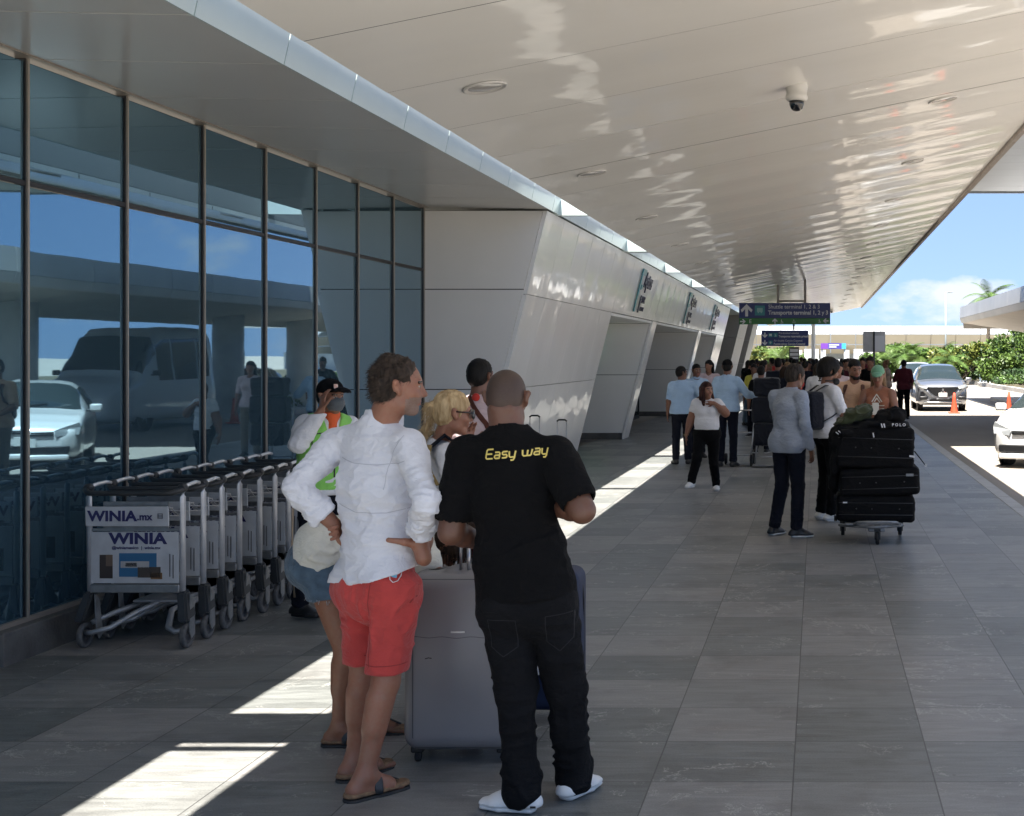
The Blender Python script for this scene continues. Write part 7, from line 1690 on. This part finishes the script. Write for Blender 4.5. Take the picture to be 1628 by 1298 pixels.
for i, (z_, x0_, x1_) in enumerate(((548.7, 1318, 1334), (552, 1318, 1330))): mb = MB(); mb.bx(W(x0_, 0, Y4).x, W(x1_, 0, Y4).x, Y4 - .03, Y4 - .01, W(0, z_ + .8, Y4).z, W(0, z_ - .8, Y4).z); mb.build('white_line', WHT, s4)
for px in (1307, 1343): mb = MB(); mb.cyl((W(px, 0, Y4).x, Y4 + .15, -.1), (W(px, 0, Y4).x, Y4 + .15, b_.z), .06, n=8); mb.build('post', WPT, s4)
# white mast behind the signs, street lamp
def lamp(px, top, Y, label, r=.07):
    c = W(px, 0, Y); zt = W(0, top, Y).z; o = empty('street_lamp', (c.x, Y, 0), label, 'street lamp')
    mb = MB(); mb.cyl((c.x, Y, -.1), (c.x, Y, zt), r * 1.2, r * .7, 10); mb.build('pole', mat('lamp_grey', (.36, .40, .42), .5), o)
    mb = MB(); mb.tube([(c.x, Y, zt - .05), (c.x + .15, Y, zt), (c.x + .4, Y, zt)], .04); mb.bx(c.x + .12, c.x + .5, Y - .1, Y + .1, zt - .03, zt + .05, .02); mb.build('lamp_head', mat('lamp_grey', (.36, .40, .42), .5), o)
lamp(1503.5, 465, 100, 'tall thin street lamp rising behind the silver car'); 
c = W(1293, 0, 75); o = empty('mast', (c.x, 75, 0), 'plain white mast behind the hanging signs', 'mast'); mb = MB(); mb.cyl((c.x, 75, 0), (c.x, 75, W(0, 515, 75).z), .11, n=12); mb.build('pole', mat('mast_white', (.5, .53, .55), .5), o); mb = MB(); mb.cyl((c.x, 75, -.05), (c.x, 75, .03), .2, n=12); mb.build('base_plate', GALV, o)
# cones
CONE = mat('cone_orange', (.62, .075, .03), .6, var=.12, vs=10)
def cone(px, base, Hc, label):
    Y = F * 1.92 / (base - 566); c = W(px, 0, Y); o = empty('traffic_cone', (c.x, Y, -.116), label, 'traffic cone', 'orange traffic cones')
    mb = MB(); mb.lathe([(.13, .03), (.125, .05), (.10, .16), (.082, .30), (.055, Hc * .72), (.035, Hc), (.02, Hc + .005)], (c.x, Y, -.116), 20); mb.build('cone_body', CONE, o)
    mb = MB(); mb.bx(c.x - .19, c.x + .19, Y - .19, Y + .19, -.116, -.082, .012); mb.build('base', CONE, o)
cone(1517, 657.5, .68, 'orange traffic cone in front of the silver car'); cone(1604, 658, .72, 'orange traffic cone behind the white car')
cz = empty('traffic_cone', (6.6, 38, -.116), 'orange traffic cone at the island, seen in the mirror glass', 'traffic cone', 'orange traffic cones')
mb = MB(); mb.lathe([(.13, .03), (.10, .16), (.055, .5), (.035, .7), (.02, .705)], (6.6, 38, -.116), 20); mb.build('cone_body', CONE, cz); mb = MB(); mb.bx(6.41, 6.79, 37.81, 38.19, -.116, -.082, .012); mb.build('base', CONE, cz)

# ---------------------------------------------------------------- vehicles
CARG = mat('car_glass', (.02, .03, .032), .04, spec=.9); CHR = mat('chrome', (.6, .6, .6), .12, metal=1); HLT = mat('headlamp_glass', (.42, .44, .45), .08, metal=.3, coat=1.); BLKP = mat('black_trim', (.008, .008, .009), .4); PLATE = mat('number_plate', (.6, .6, .58), .5)
def lerp_tab(tab, y):
    for a, b_ in zip(tab, tab[1:]):
        if y <= b_[0]:
            t = (y - a[0]) / max(1e-6, b_[0] - a[0]); t = max(0, min(1, t)); t = t * t * (3 - 2 * t) * .5 + t * .5
            return [p + (q - p) * t for p, q in zip(a, b_)]
    return list(tab[-1])
class Car:
    """heading towards -Y; (x, y) = middle of the front bumper"""
    def __init__(s, label, x, y, paint, tab, z0=-.116, wheelr=.33, wy=(.8, 3.4), track=.74, cat='car', name='parked_car', glassmode=True, win=((1.25, 3.6)), ws=(1.0, 1.75), rear=None, sidex=None, group=None):
        s.x, s.y, s.z, s.tab = x, y, z0, tab; s.o = empty(name, (x, y, z0), label, cat, group)
        L_ = tab[-1][0]; n = 64; mb = MB(); rings = []
        us = [i / 22 for i in range(23)]
        for i in range(n + 1):
            yy = L_ * i / n; r = [s.surf(yy, u, 1) for u in us]; l = [s.surf(yy, u, -1) for u in us[1:-1]][::-1]; rings.append([mb.bm.verts.new(p) for p in r + l])
        for A, B in zip(rings, rings[1:]):
            for k in range(len(A)): f = mb.bm.faces.new([A[k], A[(k + 1) % len(A)], B[(k + 1) % len(A)], B[k]]); f.smooth = True
        mb.bm.faces.new(rings[0]); mb.bm.faces.new(rings[-1][::-1]); mb.build('body', paint, s.o)
        s.patch('windshield', ws[0], ws[1], .66, 1.0, CARG, both=True)
        if rear: s.patch('rear_window', rear[0], rear[1], .66, 1.0, CARG, both=True)
        for a, b_ in win:
            for sg in (1, -1): s.patch('side_window', a, b_, .535, .70, CARG, side=sg)
        for wy_ in wy:
            for sg in (-1, 1):
                c = (x + sg * track, y + wy_, z0 + wheelr)
                mb = MB(); mb.lathe([(wheelr + .05, -.02), (wheelr + .05, .02)], (x + sg * (track + .115), y + wy_, z0 + wheelr + .02), 26, 'X'); mb.build('wheel_arch', BLKP, s.o)
                t = wheel(s.o, (x + sg * (track + .04), y + wy_, z0 + wheelr), wheelr, .20, tyre=KTY, hub=STEEL, spokes=5)
    def surf(s, yy, u, sg):
        _, zl, zb, zr, wl, wb, wr = lerp_tab(s.tab, yy)
        P_ = [(0, zl), (wl * .9, zl), (wl, zl + .10), (wl * 1.02, zl + (zb - zl) * .55), (wb, zb - .03), (wb * .985, zb + .01), (wr + (wb - wr) * .28, zr - (zr - zb) * .28), (wr * .92, zr - .025), (wr * .6, zr + .005), (0, zr + .02)]
        U = [0, .18, .24, .40, .52, .54, .68, .76, .86, 1.0]
        for i in range(len(U) - 1):
            if u <= U[i + 1] + 1e-9:
                t = (u - U[i]) / (U[i + 1] - U[i]); p = [P_[i][k] + (P_[i + 1][k] - P_[i][k]) * t for k in (0, 1)]; break
        return Vector((s.x + sg * p[0], s.y + yy, s.z + p[1]))
    def patch(s, name, y0, y1, u0, u1, m, both=False, side=1, off=.008):
        mb = MB(); ny, nu = 12, 10; G = []
        for i in range(ny + 1):
            yy = y0 + (y1 - y0) * i / ny; row = []
            cs = [(u0 + (u1 - u0) * k / nu, side) for k in range(nu + 1)] if not both else [(u0 + (1 - u0) * k / nu, 1) for k in range(nu + 1)] + [(1 - (1 - u0) * k / nu, -1) for k in range(1, nu + 1)]
            for u, sg in cs:
                p = s.surf(yy, u, sg); a = s.surf(yy + .02, u, sg) - p; u2 = max(0, u - .02); b_ = s.surf(yy, u2, sg) - p; nn = a.cross(b_); nn = nn.normalized() if nn.length > 0 else Vector((0, 0, 1))
                cen = Vector((s.x, p.y + .3, s.z + .7)); nn = nn if nn.dot(p - cen) > 0 else -nn
                row.append(mb.bm.verts.new(p + nn * off))
            G.append(row)
        for A, B in zip(G, G[1:]):
            for k in range(len(A) - 1): f = mb.bm.faces.new([A[k], A[k + 1], B[k + 1], B[k]]); f.smooth = True
        return mb.build(name, m, s.o)
    def part(s, name, m, f):
        mb = MB(); f(mb); return mb.build(name, m, s.o)
    def B(s, mb, x0, x1, y0, y1, z0, z1, bv=.01): mb.bx(s.x + x0, s.x + x1, s.y + y0, s.y + y1, s.z + z0, s.z + z1, bv)
SILVER = mat('silver_car_paint', (.30, .31, .34), .28, metal=.75, coat=1., coatr=.04); WPAINT = mat('white_car_paint', (.62, .62, .61), .3, coat=1., coatr=.04)
def mirrors(c, y, z, w, m):
    for sg in (-1, 1):
        c.part('side_mirror', m, lambda mb: mb.box((c.x + sg * (w + .12), c.y + y, c.z + z), (.20, .10, .14), None, .035, 3))
        c.part('mirror_stalk', BLKP, lambda mb: mb.box((c.x + sg * (w + .0), c.y + y + .02, c.z + z - .05), (.10, .05, .04), None, .01))
TSUV = [(0, .34, .62, .66, .58, .60, .55), (.06, .26, .74, .80, .74, .76, .66), (.25, .22, .86, .95, .84, .84, .70), (.7, .20, .96, 1.04, .88, .87, .74), (1.05, .20, 1.0, 1.08, .88, .88, .76), (1.45, .20, 1.02, 1.36, .88, .88, .66), (1.85, .20, 1.03, 1.56, .88, .88, .62), (2.4, .20, 1.04, 1.61, .88, .88, .62), (3.3, .20, 1.06, 1.58, .88, .87, .60), (3.9, .22, 1.05, 1.40, .87, .85, .62), (4.25, .30, .98, 1.05, .82, .80, .62), (4.32, .4, .8, .85, .7, .7, .6)]
Ys = 46.6
suv = Car('silver grey compact SUV facing the camera behind the orange cone', W(1499, 0, Ys).x, Ys, SILVER, TSUV, wheelr=.35, wy=(.82, 3.45), track=.70, ws=(1.08, 1.82), win=((1.9, 2.7), (2.78, 3.6)))
mirrors(suv, 1.25, 1.08, .90, SILVER)
suv.part('grille', BLKP, lambda mb: (mb.prism([(suv.x + a, suv.y - .015, suv.z + b_) for a, b_ in ((-.52, .84), (-.42, .64), (-.25, .52), (.25, .52), (.42, .64), (.52, .84))], (0, .12, 0)),))
for sg in (-1, 1):
    suv.part('chrome_bar', CHR, lambda mb: mb.prism([(suv.x + sg * a, suv.y - .035, suv.z + b_) for a, b_ in ((.86, .88), (.70, .80), (.52, .66), (.36, .52), (.22, .50), (.22, .46), (.40, .47), (.58, .60), (.76, .74), (.88, .84))], (0, .04, 0)))
    suv.part('headlight', HLT, lambda mb: mb.prism([(suv.x + sg * a, suv.y + c__, suv.z + b_) for a, b_, c__ in ((.50, .86, .02), (.80, .93, .12), (.86, .88, .14), (.72, .80, .06), (.56, .77, .0))], (0, .10, 0)))
    suv.part('fog_lamp', BLKP, lambda mb: (mb.box((suv.x + sg * .66, suv.y + .02, suv.z + .46), (.28, .10, .12), None, .03), ))
suv.part('emblem', CHR, lambda mb: (mb.prism([(suv.x, suv.y - .03, suv.z + .80), (suv.x + .035, suv.y - .03, suv.z + .745), (suv.x, suv.y - .03, suv.z + .69), (suv.x - .035, suv.y - .03, suv.z + .745)], (0, .02, 0)), mb.prism([(suv.x - .04, suv.y - .03, suv.z + .70), (suv.x - .005, suv.y - .03, suv.z + .68), (suv.x - .06, suv.y - .03, suv.z + .64), (suv.x - .10, suv.y - .03, suv.z + .66)], (0, .02, 0)), mb.prism([(suv.x + .04, suv.y - .03, suv.z + .70), (suv.x + .005, suv.y - .03, suv.z + .68), (suv.x + .06, suv.y - .03, suv.z + .64), (suv.x + .10, suv.y - .03, suv.z + .66)], (0, .02, 0))))
suv.part('number_plate', PLATE, lambda mb: suv.B(mb, -.15, .15, -.045, -.02, .50, .64))
suv.part('lower_grille', BLKP, lambda mb: suv.B(mb, -.46, .46, -.02, .08, .34, .44, .02))
suv.part('skid_bar', CHR, lambda mb: (suv.B(mb, -.66, .66, -.03, .06, .285, .335, .02), suv.B(mb, -.75, -.5, -.01, .08, .40, .425, .01), suv.B(mb, .5, .75, -.01, .08, .40, .425, .01)))
Yw = 60.; w2 = Car('white car parked behind the silver SUV', W(1462, 0, Yw).x, Yw, WPAINT, TSUV, wheelr=.34, ws=(1.08, 1.82), win=((1.9, 2.7), (2.78, 3.6))); mirrors(w2, 1.25, 1.05, .9, WPAINT)
w2.part('grille', BLKP, lambda mb: w2.B(mb, -.5, .5, -.02, .08, .5, .7)); 
THB = [(0, .30, .50, .54, .52, .56, .50), (.06, .24, .62, .68, .70, .72, .62), (.22, .19, .74, .80, .80, .80, .68), (.6, .17, .86, .92, .83, .82, .70), (.95, .17, .93, .98, .83, .83, .72), (1.25, .17, .95, 1.16, .83, .83, .64), (1.75, .17, .96, 1.42, .83, .83, .57), (2.3, .17, .97, 1.47, .83, .83, .56), (3.1, .18, .98, 1.43, .83, .82, .55), (3.6, .2, .97, 1.28, .82, .80, .56), (3.85, .28, .9, .98, .78, .76, .58), (3.92, .38, .75, .8, .66, .66, .5)]
Yh = 22.85
hb_ = Car('white hatchback driving towards the camera at the right edge', W(1573, 0, Yh).x + .87, Yh, WPAINT, THB, wheelr=.29, wy=(.72, 3.15), track=.66, ws=(.99, 1.74), win=((1.8, 2.55), (2.63, 3.3)))
mirrors(hb_, 1.22, 1.0, .86, WPAINT)
for sg in (-1, 1):
    hb_.part('headlight', HLT, lambda mb: mb.prism([(hb_.x + sg * a, hb_.y + c__, hb_.z + b_) for a, b_, c__ in ((.44, .66, -.03), (.78, .78, .14), (.81, .70, .16), (.78, .58, .10), (.47, .56, -.03))], (0, .10, 0)))
hb_.part('upper_grille', BLKP, lambda mb: (hb_.B(mb, -.43, .43, -.03, .07, .575, .64, .008),))
hb_.part('grille_strip', CHR, lambda mb: hb_.B(mb, -.43, .43, -.036, -.028, .603, .610, .001))
hb_.part('lower_grille', BLKP, lambda mb: (hb_.B(mb, -.66, .66, -.025, .10, .27, .40, .02),))
hb_.part('bumper_lip', WPAINT, lambda mb: hb_.B(mb, -.66, .66, -.05, .1, .16, .255, .03))
hb_.part('number_plate', PLATE, lambda mb: hb_.B(mb, -.17, .17, -.055, -.03, .38, .53, .004))
hb_.part('wiper', BLKP, lambda mb: mb.tube([hb_.surf(1.0, .8, 1) + Vector((0, -.02, .02)), hb_.surf(1.06, .92, -1) + Vector((0, -.02, .03))], .012))
bpy.context.view_layer.update(); hb_.o.location = (W(1573, 0, Yh).x + .80, Yh, -.116); hb_.o.rotation_euler = (0, 0, R(-24))
TVAN = [(0, .40, .80, .86, .70, .76, .68), (.08, .30, .95, 1.02, .88, .90, .78), (.4, .25, 1.15, 1.26, .97, .96, .80), (.85, .24, 1.25, 1.42, 1.0, .98, .82), (1.25, .24, 1.30, 1.95, 1.0, .99, .80), (1.7, .24, 1.30, 2.45, 1.0, .99, .80), (2.2, .24, 1.3, 2.68, 1.0, .99, .82), (4, .24, 1.3, 2.74, 1.0, .99, .84), (5.6, .24, 1.3, 2.72, 1.0, .99, .84), (5.95, .3, 1.3, 2.55, .97, .95, .80), (6.0, .4, 1.3, 2.45, .9, .9, .76)]
van = Car('white high-roof passenger van under the far canopy, seen in the mirror glass', 8.9, 33.9, mat('van_silver_white', (.72, .74, .75), .35, coat=.8), TVAN, wheelr=.36, wy=(1.0, 4.7), track=.84, cat='van', name='passenger_van', ws=(.98, 1.7), win=((1.75, 2.5), (2.6, 3.9), (4.0, 5.5)))
mirrors(van, 1.3, 1.5, 1.02, BLKP); van.part('grille', BLKP, lambda mb: van.B(mb, -.4, .4, -.02, .08, .6, .85)); van.part('number_plate', PLATE, lambda mb: van.B(mb, -.2, .2, -.04, -.01, .42, .55))
for i, (x_, y_, c_) in enumerate(((12.5, 50, WPAINT), (12.4, 57, SILVER))):
    cc = Car('%s car parked beyond the far canopy, seen only in the mirror glass, number %s' % (('white', 'silver', 'white', 'dark')[i], i) if False else '%s' % ('white car beyond the round columns, reflected in the mirror glass', 'silver car beyond the round columns, reflected in the mirror glass', 'white car at the left end of the mirror glass reflection', 'dark car at the left of the mirror glass reflection')[i], x_, y_, c_, THB, wheelr=.29, wy=(.72, 3.15), track=.66, ws=(.99, 1.74), win=((1.8, 2.55), (2.63, 3.3)), group='cars seen only as reflections'); mirrors(cc, 1.22, 1.0, .86, BLKP)
# ---------------------------------------------------------------- vegetation
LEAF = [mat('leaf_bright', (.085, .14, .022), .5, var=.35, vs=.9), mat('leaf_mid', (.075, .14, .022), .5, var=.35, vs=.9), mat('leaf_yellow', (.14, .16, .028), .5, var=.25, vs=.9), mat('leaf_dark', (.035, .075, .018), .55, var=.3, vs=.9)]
BARK = mat('bark', (.14, .11, .08), .9, var=.3, vs=8, bump=.5, bs=20)
def leaves(name, m, parent, blobs, n, ls, seed, long=1.6):
    rs = np.random.RandomState(seed); W_ = np.array([b[1][0] * b[1][1] * b[1][2] for b in blobs]) ** (2 / 3); W_ /= W_.sum(); k = rs.choice(len(blobs), n, p=W_)
    C = np.array([b[0] for b in blobs])[k]; Rr = np.array([b[1] for b in blobs])[k]
    d = rs.normal(size=(n, 3)); d /= np.linalg.norm(d, axis=1, keepdims=True); r = (.55 + .5 * rs.rand(n, 1) ** .6); P_ = C + d * Rr * r
    P_[:, 2] = np.maximum(P_[:, 2], .03)
    t = d + rs.normal(0, .8, (n, 3)); t[:, 2] -= .1; t /= np.linalg.norm(t, axis=1, keepdims=True); b_ = np.cross(t, rs.normal(size=(n, 3))); b_ /= np.linalg.norm(b_, axis=1, keepdims=True)
    s_ = ls * (.6 + .8 * rs.rand(n, 1)); V = np.stack([P_ - t * s_ * long * .5, P_ + b_ * s_ * .4, P_ + t * s_ * long * .5, P_ - b_ * s_ * .4], 1).reshape(-1, 3)
    Q = np.arange(n * 4).reshape(-1, 4); return np_mesh(name, V, Q, m, parent, smooth=False)
def bush(px, Y, w, h_, label, mi, seed, n=1500, trunk=False, z0=0., ls=.13, name='bush', cat='bush', group='bushes on the verge', x=None):
    x = W(px, 0, Y).x if x is None else x; o = empty(name, (x, Y, z0), label, cat, group); rs = np.random.RandomState(seed); bl = []
    for i in range(9): bl.append(((x + rs.uniform(-.5, .5) * w, Y + rs.uniform(-.4, .4) * w, z0 + h_ * rs.uniform(.25, .85)), (w * rs.uniform(.16, .3), w * rs.uniform(.16, .3), h_ * rs.uniform(.15, .27))))
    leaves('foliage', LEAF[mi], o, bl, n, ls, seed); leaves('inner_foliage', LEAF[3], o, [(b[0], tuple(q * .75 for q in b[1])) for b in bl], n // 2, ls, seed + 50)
    mb = MB(); 
    for i in range(4): b = bl[i]; mb.tube([(x, Y, z0 - .1), ((x + b[0][0]) / 2, (Y + b[0][1]) / 2, z0 + b[0][2] * .5), b[0]], [.05, .035, .015], 6)
    mb.build('stem', BARK, o)
VB = [(1400, 98, 3.4, 2.6, 1), (1425, 100, 3.2, 3.1, 0), (1450, 102, 3.4, 3.0, 1), (1476, 100, 3.2, 2.9, 0), (1498, 97, 3.0, 2.7, 1), (1522, 90, 3.2, 3.1, 2), (1545, 92, 3.2, 3.4, 0), (1580, 96, 3.4, 3.0, 0), (1606, 88, 3.4, 4.2, 0), (1628, 92, 3.2, 4.4, 0), (1597, 84, 2.6, 2.1, 0), (1622, 84, 2.6, 2.2, 0),
      (1195, 110, 3.4, 2.6, 2), (1215, 118, 3.6, 2.5, 2), (1238, 112, 3.6, 3.1, 0), (1262, 120, 3.4, 2.4, 1)]
PN = ['far left end', 'second', 'third', 'fourth', 'fifth', 'sixth', 'seventh', 'eighth', 'ninth', 'tenth', 'eleventh', 'twelfth']
for i, (px, Y, w, h_, mi) in enumerate(VB):
    if i < 12: lb = '%s bush on the verge right of the grey sign, %s from the left' % (('bright', 'green', 'yellowish')[mi], PN[i])
    else: lb = '%s bush %s' % (('bright green', 'mid green', 'yellow green')[mi], ('beside the far leaning pier', 'just right of the pier-side bush', 'with arching fronds behind the queue', 'behind the information board')[i - 12])
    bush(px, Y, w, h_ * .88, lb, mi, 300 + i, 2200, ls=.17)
# low hedge along the kerb
for i in range(9):
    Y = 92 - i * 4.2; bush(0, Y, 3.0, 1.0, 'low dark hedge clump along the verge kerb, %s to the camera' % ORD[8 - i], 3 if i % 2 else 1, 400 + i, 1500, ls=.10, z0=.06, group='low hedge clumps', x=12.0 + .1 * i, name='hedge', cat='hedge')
for i in range(6): bush(0, 42 + i * 1.5, 1.3, .55, 'small planting on the island between the columns, %s clump' % ('first', 'second', 'third', 'fourth', 'fifth', 'last')[i], 1, 450 + i, 300, ls=.09, z0=.04, group='island plantings', x=8.5, name='low_plant', cat='plant')
# fronds: arching palm-like leaves in the thicket and one tall palm
def palm(x, Y, zt, label, n=16, L_=2.2, trunk=True, seed=1, m=None, group=None, z0=0.):
    o = empty('palm_tree', (x, Y, z0), label, 'palm', group); rs = np.random.RandomState(seed)
    if trunk: mb = MB(); mb.tube([(x - .2, Y, z0 - .2), (x - .1, Y, zt * .5), (x, Y, zt)], [.2, .15, .13], 10); mb.build('trunk', BARK, o)
    V = []; Q = []
    for i in range(n):
        a = 2 * math.pi * i / n + rs.uniform(-.2, .2); el = rs.uniform(.15, 1.25); ll = L_ * rs.uniform(.8, 1.1); p = np.array((x, Y, zt)); d = np.array((math.cos(a) * math.cos(el), math.sin(a) * math.cos(el), math.sin(el))); prev = p
        for k in range(14):
            d = unit(d + np.array((0, 0, -.11))); q = prev + d * ll / 14; sd = unit(np.cross(d, UP)); lw = ll * .26 * math.sin(math.pi * (k + 1.2) / 15.5)
            for sg in (-1, 1):
                for j in (0, .5):
                    b0 = prev + (q - prev) * j; tip = b0 + sd * sg * lw + d * lw * .5 - UP * lw * .35; w_ = (q - prev) * .30
                    i0 = len(V); V += [b0, b0 + w_, tip]; Q.append([i0, i0 + 1, i0 + 2])
            prev = q
    np_mesh('fronds', np.array(V), np.array(Q), m or LEAF[1], o, smooth=False)
palm(W(1573, 0, 105).x, 105, W(0, 474, 105).z, 'palm tree rising behind the low canopy on the right', 22, 2.4, True, 5, LEAF[1])
for i, (px, Y, zt) in enumerate(((1412, 97, 1.6), (1440, 96, 1.8), (1466, 96, 1.7), (1490, 94, 1.6), (1240, 108, 1.4), (1510, 88, 1.5))):
    palm(W(px, 0, Y).x, Y, zt, 'clump of arching fronds in the thicket, %s' % ('nearest the grey sign', 'second from the grey sign', 'third from the grey sign', 'left of the street lamp', 'behind the queue', 'right of the street lamp')[i], 18, 1.9, False, 20 + i, LEAF[i % 2], 'arching frond clumps', .0)
